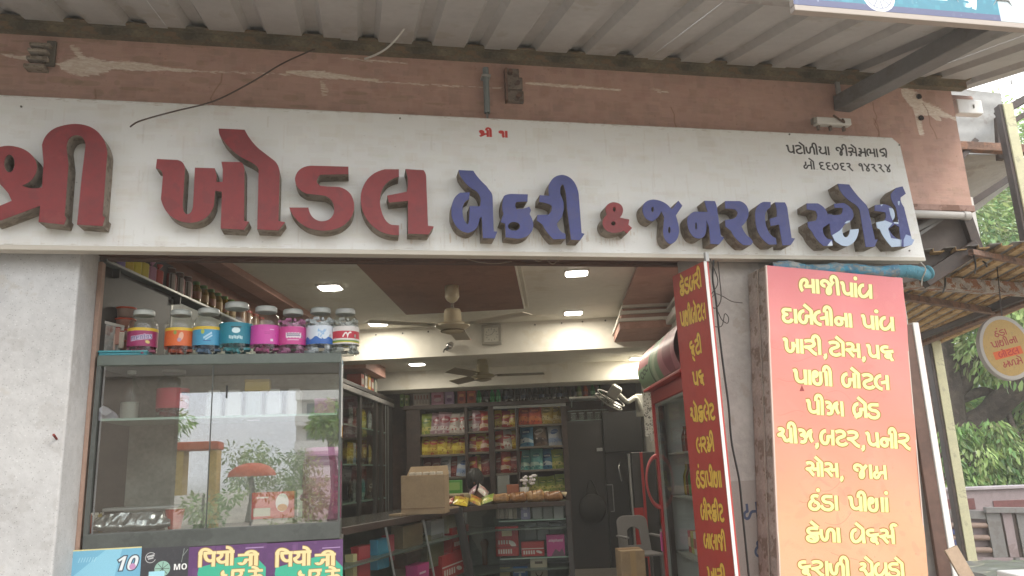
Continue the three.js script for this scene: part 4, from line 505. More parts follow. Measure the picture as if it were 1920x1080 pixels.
for (const [x0, y0, x1, y1, l] of [[1783, 995, 1808, 1003, 'small blue crate seen between the upper bars of the barrier'], [1790, 1014, 1814, 1026, 'blue crate seen between the lower bars of the barrier']]) { const a = onZ(x0, y0, -9.3), b = onZ(x1, y1, -9.3), t = thing('blue_crate', l, 'crate', V((a.x + b.x) / 2, b.y, -9.42), 0); const w = b.x - a.x, h = a.y - b.y; P('body', RB(w, h, 0.12, 0, h / 2, 0, 0.012), K(0x3c4674, 0.6), t); P('rim', RB(w * 1.03, h * 0.14, 0.13, 0, h * 0.95, 0, 0.006), K(0x4a5586, 0.6), t); P('foot', SP(-0.02, 0.02, -b.y, 0, -0.02, 0.02), M.greySteel, t); }
{ const z = -5.2, o = onZ(1880, 1060, z), t = thing('covered_cart', 'wooden cart under a wrinkled shiny grey plastic cover at the lower right', 'cart', V(o.x, 0, z), 0), top = onZ(1880, 1046, z).y, x0 = onZ(1797, 1040, z).x - o.x;
  const g = new THREE.BoxGeometry(2.2, 0.09, 1.0, 60, 4, 24); { const p = g.attributes.position; for (let i = 0; i < p.count; i++) { const k = N2[(Math.floor(p.getX(i) * 90 + 300) + 512 * Math.floor(p.getZ(i) * 90 + 100)) & (NS * NS - 1)] - 0.5, j = N3[(Math.floor(p.getX(i) * 60 + 300) + 512 * Math.floor(p.getZ(i) * 60 + 200)) & (NS * NS - 1)] - 0.5; if (p.getY(i) > 0) p.setY(i, p.getY(i) + k * 0.1 + j * 0.06); else p.setY(i, p.getY(i) + j * 0.03); p.setZ(i, p.getZ(i) + j * 0.05); } g.computeVertexNormals(); }
  P('plastic_cover', g.translate(x0 + 1.1, top - 0.1, 0), new THREE.MeshPhysicalMaterial({ color: 0x8f9190, roughness: 0.28, clearcoat: 0.6 }), t);
  P('plank', [SP(x0 + 0.02, x0 + 2.2, top - 0.2, top - 0.15, -0.48, 0.52, 0.005)], G(0x94694b, 0.8, { m: 0.5, amp: 0.2 }), t);
  P('leg', [SP(x0 + 0.1, x0 + 0.16, 0, top - 0.2, 0.3, 0.36), SP(x0 + 2.0, x0 + 2.06, 0, top - 0.2, 0.3, 0.36), SP(x0 + 0.1, x0 + 0.16, 0, top - 0.2, -0.36, -0.3), SP(x0 + 2.0, x0 + 2.06, 0, top - 0.2, -0.36, -0.3)], M.darkWood, t);
  const w = onZ(1876, 1071, z + 0.6); solo('white_box', 'bright white box standing in front of the covered cart', 'box', [SP(w.x, w.x + 0.5, 0.4, w.y, z + 0.55, z + 0.9, 0.01), SP(w.x + 0.03, w.x + 0.47, 0, 0.4, z + 0.6, z + 0.86, 0.01)], K(0xe6e6e4, 0.5));
  const s = onZ(1800, 1072, z + 0.75); solo('leaning_plank', 'pale leaning plank at the foot of the brown shutter board', 'plank', bar(V(s.x - 0.03, s.y + 0.12, s.z), V(s.x + 0.35, 0, s.z + 0.1), 0.07, 0.02, V(0, 0, 1)), G(0xb39b84, 0.8, { m: 0.4 })); }
// ---------- left display case in the opening ----------
const DU0 = -2.1, DU1 = -0.885, DH0 = 1.24, DH1 = 2.16, DN = -0.37;
{ const t = FT('display_case', 'glass display case on the counter in the left half of the opening', 'display case', (DU0 + DU1) / 2, DH0, -0.6);
  FP('frame', [SP(DU0, DU1, DH0 - 0.04, DH0 + 0.045, DN - 0.45, DN, 0.005), SP(DU0, DU0 + 0.02, DH0, DH1 - 0.05, DN - 0.03, DN - 0.002), SP(DU1 - 0.012, DU1, DH0, DH1 - 0.05, DN - 0.014, DN - 0.002, 0.003), SP(DU1 - 0.02, DU1, DH0, DH1 - 0.05, DN - 0.45, DN - 0.43, 0.003)], M.cabGrey, t);
  FP('top_board', SP(DU0, DU1, DH1 - 0.055, DH1, DN - 0.45, DN + 0.004, 0.006), G(0x59615a, 0.35, { m: 0.8, amp: 0.1 }), t);
  FP('front_pane', keep(new THREE.PlaneGeometry(DU0 * -1 - 0.03 - 1.54, DH1 - 0.055 - DH0 - 0.045).translate((DU0 + 0.03 - 1.54) / 2, (DH0 + 0.045 + DH1 - 0.055) / 2, DN - 0.018)), M.pane, t);
  { const g = new THREE.PlaneGeometry(DU1 - 0.012 + 1.535, DH1 - 0.055 - DH0 - 0.045).translate((DU1 - 0.012 - 1.535) / 2, (DH0 + 0.045 + DH1 - 0.055) / 2, DN - 0.008); FP('sliding_pane', keep(g), M.pane, t); }
  { const g = new THREE.PlaneGeometry(0.42, DH1 - DH0 - 0.1).rotateY(Math.PI / 2).translate(DU1 - 0.004, (DH0 + DH1) / 2, DN - 0.225); FP('side_pane', keep(g), M.tinted, t); }
  FP('pane_edge', [SP(-1.541, -1.537, DH0 + 0.045, DH1 - 0.06, DN - 0.016, DN - 0.004), SP(-1.542, -1.536, DH0 + 0.045, DH0 + 0.05, DN - 0.016, DN - 0.004)], M.cabGrey, t);
  FP('shelf', SP(DU0 + 0.03, DU1 - 0.02, 1.83, 1.842, DN - 0.43, DN - 0.03), M.shelfGlass, t);
  FP('back_board', SP(DU0, DU1, DH0, DH1 - 0.055, DN - 0.46, DN - 0.45), G(0x8d8c82, 0.6, { m: 0.6, amp: 0.14 }), t);
  FP('clip', [SP(-1.47, -1.463, DH1 - 0.23, DH1 - 0.165, DN - 0.004, DN + 0.002)], M.black, t);
  // counter below with its posters as things of their own
  const c = FT('front_counter', 'grey counter under the glass display case', 'counter', (DU0 + DU1) / 2, SF, -0.6); FP('body', SP(DU0 - 0.02, DU1, SF, DH0 - 0.042, DN - 0.5, DN - 0.012, 0.006), M.cabGrey, c); FP('side_trim', SP(DU1 - 0.006, DU1 + 0.012, SF, DH0 - 0.05, DN - 0.5, DN - 0.02, 0.004), K(0x2c2a28, 0.5), c);
}
function poster(label, x0, x1, ytop, draw, tw = 512) { const a = onF(x0, ytop, DN), b = onF(x1, ytop - (x1 - x0) * 0.03, DN), top = (a.h + b.h) / 2, w = b.u - a.u, h = 0.6; const t = FT('poster', label, 'poster', a.u + w / 2, top - h, DN); const g = keep(new THREE.PlaneGeometry(w, h).translate(a.u + w / 2, top - h / 2, DN + 0.001)); FP('print', g, print(tw, Math.round(tw * h / w), (x, W, H) => draw(x, W, H, (px) => (onF(px, 1040, DN).u - a.u) / w * W, (py, px = (x0 + x1) / 2) => (top - onF(px, py, DN).h) / h * H), 0.45), t); FP('card', SP(a.u + 0.002, a.u + w - 0.002, top - h + 0.002, top - 0.002, DN - 0.008, DN - 0.001), K(0xbfb9ae, 0.8), t); }
poster('pale blue poster with a large number ten under the display case', 137, 266, 1030, (x, w, h, X, Y) => { x.fillStyle = '#6fa9c4'; x.fillRect(0, 0, w, h); x.fillStyle = '#86bdd2'; x.beginPath(); x.moveTo(0, Y(1080)); x.lineTo(w * 0.5, 0); x.lineTo(w * 0.72, 0); x.lineTo(w * 0.3, h); x.lineTo(0, h); x.fill(); x.fillStyle = '#cfc48f'; x.fillRect(0, 0, w, 10);
  x.font = 'italic bold 150px sans-serif'; x.lineWidth = 18; x.strokeStyle = '#3a4654'; x.fillStyle = '#d5dbdc'; x.textBaseline = 'alphabetic'; x.strokeText('10', X(216), Y(1069, 235)); x.fillText('10', X(216), Y(1069, 235)); x.fillStyle = '#b98ab0'; x.beginPath(); x.arc(X(250), Y(1062, 250), 24, 0, 7); x.fill(); x.strokeStyle = '#a9cfdb'; for (let k = 0; k < 7; k++) { x.lineWidth = 4; x.beginPath(); x.moveTo(X(148 + k * 5), Y(1052)); x.lineTo(X(151 + k * 5), Y(1043)); x.stroke(); } });
poster('dark charcoal poster with a lime slice and white lettering under the display case', 266, 355, 1027, (x, w, h, X, Y) => { x.fillStyle = '#3b3b3f'; x.fillRect(0, 0, w, h); mute(x, w, h, 600, ['#4b4b50', '#2e2e32'], 0.4, 4, 26); x.strokeStyle = '#b9b9b9'; x.lineWidth = 7; x.beginPath(); x.arc(X(283), Y(1044), 55, 0.4, 5.6); x.stroke(); x.fillStyle = '#b4b4b4'; x.save(); x.translate(X(283), Y(1043)); x.rotate(-0.2); x.fillRect(-40, -22, 80, 22); x.fillRect(-32, 6, 60, 16); x.restore();
  x.font = 'bold 92px sans-serif'; x.fillStyle = '#e3e3e0'; x.fillText('MO', X(326), Y(1068, 340)); x.fillStyle = '#8fb3a4'; x.beginPath(); x.arc(X(306), Y(1066), 84, 0, 7); x.fill(); x.strokeStyle = '#3b4a46'; x.lineWidth = 6; for (let k = 0; k < 8; k++) { x.beginPath(); x.moveTo(X(306), Y(1066)); x.lineTo(X(306) + 76 * Math.cos(k * 0.8), Y(1066) + 76 * Math.sin(k * 0.8)); x.stroke(); } x.fillStyle = '#9fd0dd'; x.fillRect(X(281), Y(1070), 170, 120);
  x.strokeStyle = '#98a09a'; x.lineWidth = 5; x.beginPath(); x.moveTo(X(341), Y(1056)); x.lineTo(X(345), Y(1030)); x.moveTo(X(343), Y(1044)); x.lineTo(X(352), Y(1032)); x.stroke(); });
const hindi = (p) => (x, w, h, X, Y) => { x.fillStyle = '#5b3a66'; x.fillRect(0, 0, w, h); mute(x, w, h, 500, ['#6d4a78', '#4b2f57', '#86618f'], 0.3, 3, 50); x.fillStyle = '#3fa98b'; const q = [[p + 20, 1064], [p + 110, 1040], [p + 130, 1048], [p + 148, 1066], [p + 148, 1120], [p + 30, 1120], [p + 18, 1076]]; x.beginPath(); q.forEach(([a, b], i) => (i ? x.lineTo(X(a), Y(b, a)) : x.moveTo(X(a), Y(b, a)))); x.fill();
  const row = (s, x0, x1, y, hp) => { const size = Y(y + hp) - Y(y), sq = (X(x1) - X(x0)) / (measure(s) * size / 100); brush(x, s, (X(x0) + X(x1)) / 2, Y(y, (x0 + x1) / 2), size, [[30, '#8a6a3c'], [21, '#e2cf9a']], 'center', sq); }; row('पियो', p + 18, p + 86, 1036, 26); row('जी', p + 92, p + 132, 1040, 22); row('भर', p + 62, p + 106, 1070, 26); row('के', p + 112, p + 140, 1070, 24); x.fillStyle = '#a58ab0'; x.fillRect(X(p + 106), Y(1026, p + 120), X(p + 140) - X(p + 106), 9); };
poster('purple and green poster with Hindi lettering beside the charcoal poster', 355, 500, 1024, hindi(354), 700);
poster('purple and green poster with Hindi lettering at the right end of the counter', 500, 643, 1017, hindi(498), 700);
{ const a = onF(663, 700, -0.5); const t = thing('payment_sticker', 'white and yellow payment sticker on the right side of the display case', 'sticker', F(DU1 + 0.001, 1.93, -0.55), FA + Math.PI / 2); P('print', keep(new THREE.PlaneGeometry(0.21, 0.42).translate(0, 0, 0.003)), print(256, 512, (x, w, h) => { x.fillStyle = '#d9dad6'; x.fillRect(0, 0, w, h); x.fillStyle = '#5aa9c4'; x.fillRect(0, 0, w, 34); x.fillStyle = '#cf9a3a'; x.fillRect(0, 440, w, 72); x.fillStyle = '#33373f'; for (let k = 0; k < 5; k++) x.fillRect(70 + k * 24, 80, 16, 44); x.fillStyle = '#8d9094'; x.fillRect(50, 390, 150, 12); x.fillRect(70, 410, 110, 8); x.strokeStyle = '#b7b9b8'; x.lineWidth = 4; x.strokeRect(46, 165, 160, 190); }, 0.4), t); P('card', BX(0.212, 0.422, 0.004, 0, 0, 0), K(0xcfd0cc, 0.6), t); }
// candy jars along the top of the case
const candyGeo = (() => { const l = []; for (let i = 0; i < 60; i++) { const a = rnd() * 6.28, r = Math.sqrt(rnd()) * 0.068, g = new THREE.BoxGeometry(0.03, 0.013, 0.016); g.rotateX(rnd() * 3).rotateY(rnd() * 6).translate(r * Math.cos(a), 0.015 + rnd() * 0.085, r * Math.sin(a)); l.push(g); } return mg(l); })();
const candyFull = (() => { const l = []; for (let i = 0; i < 130; i++) { const a = rnd() * 6.28, r = 0.03 + Math.sqrt(rnd()) * 0.04, g = new THREE.BoxGeometry(0.032, 0.012, 0.017); g.rotateX(rnd() * 3).rotateY(rnd() * 6).translate(r * Math.cos(a), 0.015 + rnd() * 0.19, r * Math.sin(a) ); l.push(g); } return mg(l); })();
const jarBody = LA([[0.0, 0.003], [0.07, 0.003], [0.078, 0.012], [0.08, 0.03], [0.08, 0.175], [0.074, 0.2], [0.06, 0.222], [0.052, 0.232], [0.05, 0.25]], 36);
const jarRib = mg(Array.from({ length: 22 }, (_, i) => { const a = i / 22 * Math.PI * 2; return SP(-0.0016, 0.0016, 0.175, 0.205, -0.0016, 0.0016).rotateX(-0.25).translate(0, 0, 0).translate(0, 0.0, 0.118).rotateY(a); }));
const jarLid = LA([[0, 0.272], [0.05, 0.272], [0.057, 0.266], [0.058, 0.244], [0.054, 0.24], [0.0, 0.24]], 32);
const jarBand = keep(new THREE.CylinderGeometry(0.0812, 0.0812, 0.104, 40, 1, true).translate(0, 0.108, 0));
function candyJar(label, px, sc, lidC, candy, draw, full) {
  const b = onF(px, 656, -0.47), t = FT('candy_jar', label, 'jar', b.u, DH1, -0.47); t.scale.setScalar(sc); t.rotation.y = FA + 0.15;
  P('glass_body', jarBody, M.pet, t); P('lid', jarLid, K(lidC, 0.35), t); P('wrapped_sweets', full ? candyFull : candyGeo, candy, t, { kind: 'stuff' });
  P('label_band', jarBand, print(1024, 160, (x, w, h) => { draw(x, w, h); }, 0.45), t);
}
const band = (x, w, h, base, top) => { x.fillStyle = base; x.fillRect(0, 0, w, h); if (top) { x.fillStyle = top; x.fillRect(0, 0, w, 26); } mute(x, w, h, 120, ['#ffffff', '#000000'], 0.12, 2, 10); };
const rep = (w, f) => { for (const c of [0, 0.5, 1]) f(c * w); };
candyJar('tall clear sweet jar with a magenta label and yellow rim, leftmost on the case', 266, 0.93, 0xb9bdb8, K(0x8c2f52, 0.5), (x, w, h) => { band(x, w, h, '#8f2257', '#c9a92c'); rep(w, (c) => { x.save(); x.translate(c, 84); x.rotate(-0.1); x.font = 'bold 66px sans-serif'; x.textAlign = 'center'; x.lineWidth = 8; x.strokeStyle = '#d8cfe0'; x.strokeText('mentos', 0, 20); x.fillStyle = '#2e2a63'; x.fillText('mentos', 0, 20); x.restore(); x.fillStyle = '#c8b46a'; x.beginPath(); x.ellipse(c + 70, 124, 26, 14, 0.2, 0, 7); x.fill(); }); });
candyJar('clear sweet jar with an orange label and yellow rim', 336, 0.93, 0xb3b8b3, K(0x9a3d1e, 0.5), (x, w, h) => { band(x, w, h, '#c85a1c', '#cfae2e'); rep(w, (c) => { x.fillStyle = '#7f8f3c'; x.beginPath(); x.arc(c - 45, 46, 18, 0, 7); x.fill(); x.fillStyle = '#d7a58a'; x.beginPath(); x.ellipse(c + 20, 80, 26, 40, 0.3, 0, 7); x.fill(); x.fillStyle = '#a88a9c'; x.beginPath(); x.ellipse(c + 4, 110, 22, 18, 0, 0, 7); x.fill(); }); });
candyJar('clear sweet jar with a sky blue label and yellow rim', 388, 0.96, 0xb3b8b3, K(0x4d6a86, 0.5), (x, w, h) => { band(x, w, h, '#3f8fb3', '#cfae2e'); rep(w, (c) => { x.fillStyle = '#9fae4a'; x.beginPath(); x.arc(c - 50, 46, 20, 0, 7); x.fill(); x.fillStyle = '#9fc3d6'; x.save(); x.translate(c + 8, 84); x.rotate(-0.5); x.fillRect(-50, -16, 100, 18); x.fillRect(-40, 8, 84, 14); x.restore(); x.fillStyle = '#2f5f8c'; x.fillRect(c - 40, 120, 80, 8); }); });
candyJar('large clear sweet jar with a deep teal label and pale lettering', 441, 1.08, 0xb9beba, K(0x2f7f86, 0.5), (x, w, h) => { band(x, w, h, '#13788c'); rep(w, (c) => { x.fillStyle = '#c9dde0'; x.beginPath(); x.ellipse(c, 62, 40, 22, 0, 0, 7); x.fill(); x.fillStyle = '#1f4c58'; x.fillRect(c - 50, 30, 100, 12); x.fillStyle = '#bcd5d8'; for (let k = 0; k < 9; k++) x.fillRect(c - 66 + k * 15, 100 + (k % 3) * 3, 10, 24); }); });
candyJar('clear sweet jar with a plain bright pink label and small barcode patch', 497, 1.0, 0xbcc0bd, K(0x97406c, 0.5), (x, w, h) => { band(x, w, h, '#c2439b'); rep(w, (c) => { x.fillStyle = '#d6c3d0'; x.fillRect(c + 46, 118, 30, 20); x.fillStyle = '#d9a9cc'; x.fillRect(c + 40, 36, 44, 8); x.fillStyle = '#a5327f'; x.fillRect(c - 20, 60, 60, 4); x.fillRect(c - 20, 72, 60, 4); }); });
candyJar('clear sweet jar with a pink and white zigzag label', 548, 0.94, 0xb0b4b0, K(0xa8688c, 0.5), (x, w, h) => { band(x, w, h, '#c03f86'); rep(w, (c) => { x.fillStyle = '#d3c9cf'; x.beginPath(); for (let k = 0; k <= 10; k++) x.lineTo(c - 90 + k * 18, 50 + (k % 2) * 12); for (let k = 10; k >= 0; k--) x.lineTo(c - 90 + k * 18, 96 + (k % 2) * 12); x.fill(); x.strokeStyle = '#4a4166'; x.lineWidth = 7; for (let k = 0; k < 7; k++) { x.beginPath(); x.arc(c - 66 + k * 22, 74, 9, 0.5, 5.4); x.stroke(); } x.fillStyle = '#d8adc4'; x.fillRect(c - 70, 116, 130, 8); }); }, true);
candyJar('ribbed clear sweet jar with a white and blue label', 600, 0.97, 0xaeb3b0, K(0xb4b9bd, 0.5), (x, w, h) => { band(x, w, h, '#c9d2dc'); x.fillStyle = '#2c5fa8'; x.beginPath(); x.moveTo(0, h); for (let k = 0; k <= 40; k++) x.lineTo(k / 40 * w, 106 + 14 * Math.sin(k * 1.3)); x.lineTo(w, h); x.fill(); rep(w, (c) => { x.fillStyle = '#8fb0d3'; for (let k = 0; k < 12; k++) { x.beginPath(); x.ellipse(c + rr(-46, 46), rr(40, 100), rr(6, 18), rr(4, 9), rnd() * 3, 0, 7); x.fill(); } }); }, true);
candyJar('clear sweet jar with a red and white label, rightmost on the case', 647, 0.95, 0xaeb1ae, K(0x9b9d96, 0.5), (x, w, h) => { band(x, w, h, '#cfcac6'); x.fillStyle = '#b62b3e'; x.fillRect(0, 44, w, 66); x.fillStyle = '#6f8f3c'; x.fillRect(0, 126, w, 14); x.fillStyle = '#c9b23c'; x.fillRect(0, 140, w, 8); rep(w, (c) => { x.strokeStyle = '#e3dcd8'; x.lineWidth = 14; x.beginPath(); x.moveTo(c - 50, 100); x.quadraticCurveTo(c - 10, 30, c + 6, 90); x.quadraticCurveTo(c + 20, 50, c + 50, 60); x.stroke(); }); }, true);
{ // teal tray, small frame and tins on the left end of the case
  const a = onF(187, 652, DN - 0.06), b = onF(278, 652, DN - 0.06), w = b.u - a.u; const t = FT('teal_tray', 'flat teal plastic tray lying on the left end of the display case', 'tray', a.u + w / 2, DH1, DN - 0.1); FP('base', RB(w, 0.022, 0.12, a.u + w / 2, DH1 + 0.011, DN - 0.1, 0.01, 3), K(0x3a8893, 0.45), t); FP('rim', [RB(w * 1.02, 0.012, 0.13, a.u + w / 2, DH1 + 0.025, DN - 0.1, 0.006)], K(0x47959f, 0.4), t);
  const p = onF(198, 625, DN - 0.16); const f = FT('photo_frame', 'small tilted white photo frame at the left end of the display case', 'picture frame', p.u, DH1, DN - 0.16); f.rotation.y = FA + 0.75; f.rotation.z = -0.12; P('rim', [SP(-0.07, 0.07, 0.02, 0.034, 0, 0.012), SP(-0.07, 0.07, 0.19, 0.204, 0, 0.012), SP(-0.07, -0.056, 0.034, 0.19, 0, 0.012), SP(0.056, 0.07, 0.034, 0.19, 0, 0.012)], K(0xb4b0a8, 0.5), f); P('picture', SP(-0.056, 0.056, 0.034, 0.19, 0.002, 0.006), print(128, 128, (x, w2, h2) => { x.fillStyle = '#8d8b84'; x.fillRect(0, 0, w2, h2); mute(x, w2, h2, 90, ['#6f6a66', '#a9a49b', '#7a4a40'], 0.5, 6, 30); }), f); P('foot', SP(-0.01, 0.01, 0, 0.12, -0.06, -0.05), K(0x6e6a64, 0.6), f);
  const tin = (label, px, py0, k, n) => { const q = onF(px, py0, DN - 0.27), hh = 0.062; const o = FT('biscuit_tub', label, 'tub', q.u, DH1 + n * hh, DN - 0.27); P('tub', LA([[0, 0], [0.042, 0], [0.05, 0.05], [0.05, 0.05], [0, 0.05]], 24), k, o); P('rim', new THREE.TorusGeometry(0.051, 0.0055, 8, 28).rotateX(1.5708).translate(0, 0.05, 0), K(0xb84a2c, 0.4), o); };
  const km = [K(0x8a7468, 0.5), K(0x9a6a58, 0.5)];
  const ords = ['lowest', 'second lowest', 'third from below', 'fourth from below', 'topmost'];
  for (let i = 0; i < 5; i++) tin(`orange rimmed tub, ${ords[i]} in the taller stack beside the magenta jar`, 235, 600, km[i % 2], i);
  for (let i = 0; i < 4; i++) tin(`orange rimmed tub, ${['lowest', 'second lowest', 'third from below', 'topmost'][i]} in the shorter stack behind the photo frame`, 205, 600, km[(i + 1) % 2], i);
  for (const [i, y] of [[0, 0.02], [1, 0.05], [2, 0.03]]) { const q = onF(205 + i * 8, 640, DN - 0.13); const o = FT('ribbon_packet', `small shiny striped sachet standing behind the teal tray, ${['nearest the photo frame', 'the middle one', 'nearest the magenta jar'][i]}`, 'packet', q.u, DH1 + 0.02, DN - 0.19); P('sachet', RB(0.026, 0.09, 0.012, 0, 0.06 + y, 0, 0.005), K([0xb59a8a, 0xa97766, 0xbcae9c][i], 0.3), o); P('seal', SP(-0.012, 0.012, 0.105 + y, 0.112 + y, -0.002, 0.002), K(0x8f3d33, 0.4), o); }
}
fstruct('opening_trim', SP(-2.137, -2.115, SF, 2.66, -0.44, -0.385, 0.004), G(0x9c8172, 0.7, { m: 0.4 }), 'pinkish trim at the left edge of the opening');
// goods inside the display case
const inCase = (px, py, d = 0.2) => onF(px, py, DN - d);
{ const b = inCase(241, 786, 0.2), t = FT('plastic_bottle', 'tall clear plastic bottle on the upper shelf of the display case', 'bottle', b.u, 1.842, DN - 0.2); P('body', LA([[0, 0], [0.045, 0], [0.05, 0.01], [0.05, 0.13], [0.04, 0.17], [0.02, 0.21], [0.018, 0.25]], 28), M.pet, t); P('cap', CY(0.022, 0.022, 0.03, 0, 0.262, 0), K(0xc9ccca, 0.4), t); P('powder', CY(0.044, 0.042, 0.09, 0, 0.05, 0), K(0x9c9a92, 0.8), t); P('ring', new THREE.TorusGeometry(0.05, 0.004, 8, 28).rotateX(1.57).translate(0, 0.09, 0), M.pet, t); }
{ const b = inCase(322, 780, 0.22), t = FT('sweet_jar', 'large jar with a red label on the upper shelf of the display case', 'jar', b.u, 1.842, DN - 0.22); t.scale.setScalar(1.02); P('glass_body', jarBody, M.pet, t); P('lid', jarLid, K(0x8d8f8a, 0.4), t); P('label_band', jarBand, print(512, 128, (x, w, h) => { x.fillStyle = '#b3263f'; x.fillRect(0, 0, w, h); for (const c of [w * 0.2, w * 0.7]) { x.fillStyle = '#2f2b66'; x.fillRect(c - 40, 26, 80, 20); x.fillStyle = '#d8b2ba'; x.fillRect(c + 44, 8, 6, 110); x.beginPath(); x.ellipse(c, 84, 24, 12, 0.4, 0, 7); x.fill(); } }), t); P('wrapped_sweets', candyGeo, K(0x7f3a3f, 0.5), t, { kind: 'stuff' }); }
{ const b = inCase(193, 786, 0.15), t = FT('paper_cone', 'folded pale lilac paper lying on the upper shelf of the display case', 'paper', b.u, 1.842, DN - 0.15); P('fold', slab([V(-0.085, 0, 0), V(-0.06, 0.03, 0.01), V(0.0, 0.075, 0.0), V(0.05, 0.04, 0.02), V(0.07, 0, 0)], 0.06, V(0, 0, -1)), K(0xb7b3c2, 0.8), t); P('flap', slab([V(-0.03, 0.055, 0.004), V(0.0, 0.076, 0.004), V(0.05, 0.042, 0.024), V(0.02, 0.02, 0.03)], 0.003, V(0, 0.2, 1)), K(0xc6c3cd, 0.8), t); }
{ const b = inCase(482, 692, 0.18), t = FT('yellow_tray', 'yellow carton lying high in the display case behind the clear pane', 'carton', b.u, 1.985, DN - 0.25); P('carton', RB(0.13, 0.06, 0.1, 0, 0.03, 0, 0.004), K(0xb99a3a, 0.5), t); P('lid_edge', SP(-0.066, 0.066, 0.05, 0.064, -0.052, 0.052, 0.003), K(0xa4852f, 0.5), t); P('stand', SP(-0.05, 0.05, -0.143, 0, -0.04, 0.04), M.pet, t); }
{ const b = inCase(250, 1000, 0.12), t = FT('foil_packet', 'wrinkled silver foil packet on the floor of the display case', 'packet', b.u, DH0 + 0.045, DN - 0.15); const g = new THREE.BoxGeometry(0.36, 0.09, 0.16, 40, 10, 12); { const p = g.attributes.position; for (let i = 0; i < p.count; i++) { const X = p.getX(i), k = N3[(Math.floor(X * 700 + 300) + 512 * Math.floor(p.getY(i) * 300 + 100)) & (NS * NS - 1)] - 0.5; p.setZ(i, p.getZ(i) * (1 - 0.5 * Math.abs(p.getY(i) + 0.02) / 0.06) + k * 0.025); p.setY(i, p.getY(i) * (1 - 0.4 * Math.pow(Math.abs(X) / 0.18, 4)) + 0.045 + k * 0.01); } g.computeVertexNormals(); } P('wrapper', g, C(0xb9b9b6, 0.25, 0.8), t); P('seal', SP(-0.19, -0.175, 0.02, 0.07, -0.03, 0.03, 0.003), C(0xa5a5a2, 0.3, 0.8), t); const s = FT('foil_tray', 'flat silver tray lying above the foil packet in the display case', 'tray', b.u + 0.02, 1.385, DN - 0.2); P('tray', RB(0.34, 0.016, 0.2, 0, 0.008, 0, 0.006), C(0xaeb0ae, 0.3, 0.7), s); P('support', [SP(-0.16, -0.155, -0.1, 0, -0.09, -0.085), SP(0.155, 0.16, -0.1, 0, -0.09, -0.085)], M.pet, s); }
for (let k = 0; k < 4; k++) { const b = inCase(158 + k * 9, 1002, 0.1), t = FT('wafer_sachet', `thin upright foil sachet left of the silver packet, ${['first', 'second', 'third', 'fourth'][k]} from the pillar`, 'packet', b.u, DH0 + 0.045, DN - 0.1 - k * 0.01); P('sachet', RB(0.02, 0.085 + 0.01 * (k % 2), 0.012, 0, 0.045, 0, 0.004).rotateZ(rr(-0.15, 0.15)), K([0x9c8a78, 0x8f5a4a, 0xa8a499, 0x9a8540][k], 0.35), t); P('seal', SP(-0.009, 0.009, 0.085, 0.098, -0.002, 0.002), K(0xb5b1a6, 0.4), t); }
{ const b = inCase(326, 1000, 0.13), t = FT('paper_cup', 'red and white paper cup on the floor of the display case', 'cup', b.u, DH0 + 0.045, DN - 0.13); P('cup', LA([[0, 0], [0.032, 0], [0.048, 0.1], [0.045, 0.1], [0.03, 0.006]], 26), K(0xad3a2c, 0.5), t); P('rim', new THREE.TorusGeometry(0.047, 0.003, 8, 28).rotateX(1.57).translate(0, 0.1, 0), K(0xcfc6bd, 0.5), t); P('white_stripe', slab([V(-0.036, 0.0, 0.034), V(-0.02, 0, 0.04), V(-0.05, 0.09, 0.02), V(-0.056, 0.07, 0.01)], 0.004, V(0, 0, 1)), K(0xc9c4bc, 0.6), t); }
{ const b = inCase(510, 985, 0.12), t = FT('biscuit_box', 'red and white biscuit box behind the clear pane of the display case', 'box', b.u, DH0 + 0.07, DN - 0.18); P('carton', RB(0.215, 0.135, 0.09, 0, 0.0675, 0, 0.004), K(0xb1322b, 0.4), t); P('printed_face', keep(new THREE.PlaneGeometry(0.213, 0.133).translate(0, 0.0675, 0.0465)), print(256, 160, (x, w, h) => { x.fillStyle = '#b8382e'; x.fillRect(0, 0, w, h); x.fillStyle = '#b9b59f'; x.fillRect(10, 94, 104, 50); x.fillStyle = '#d7d2cb'; x.beginPath(); x.ellipse(184, 66, 40, 56, 0, 0, 7); x.fill(); x.fillStyle = '#c98a3a'; x.beginPath(); x.ellipse(186, 96, 30, 22, 0, 0, 7); x.fill(); x.fillStyle = '#e0c9c4'; x.fillRect(30, 26, 70, 10); }, 0.4), t); P('stand', SP(-0.1, 0.1, -0.028, 0, -0.04, 0.04), K(0x9a958c, 0.6), t); const g = FT('white_carton', 'small white carton beside the red biscuit box in the display case', 'carton', b.u + 0.15, DH0 + 0.07, DN - 0.2); P('carton', RB(0.06, 0.14, 0.07, 0, 0.07, 0, 0.003), K(0xbdb9b6, 0.5), g); P('badge', CY(0.018, 0.018, 0.003, 0, 0, 0, 18).rotateX(1.57).translate(0, 0.1, 0.036), K(0x7a3a5c, 0.5), g); P('stand', SP(-0.03, 0.03, -0.028, 0, -0.03, 0.03), K(0x9a958c, 0.6), g); }
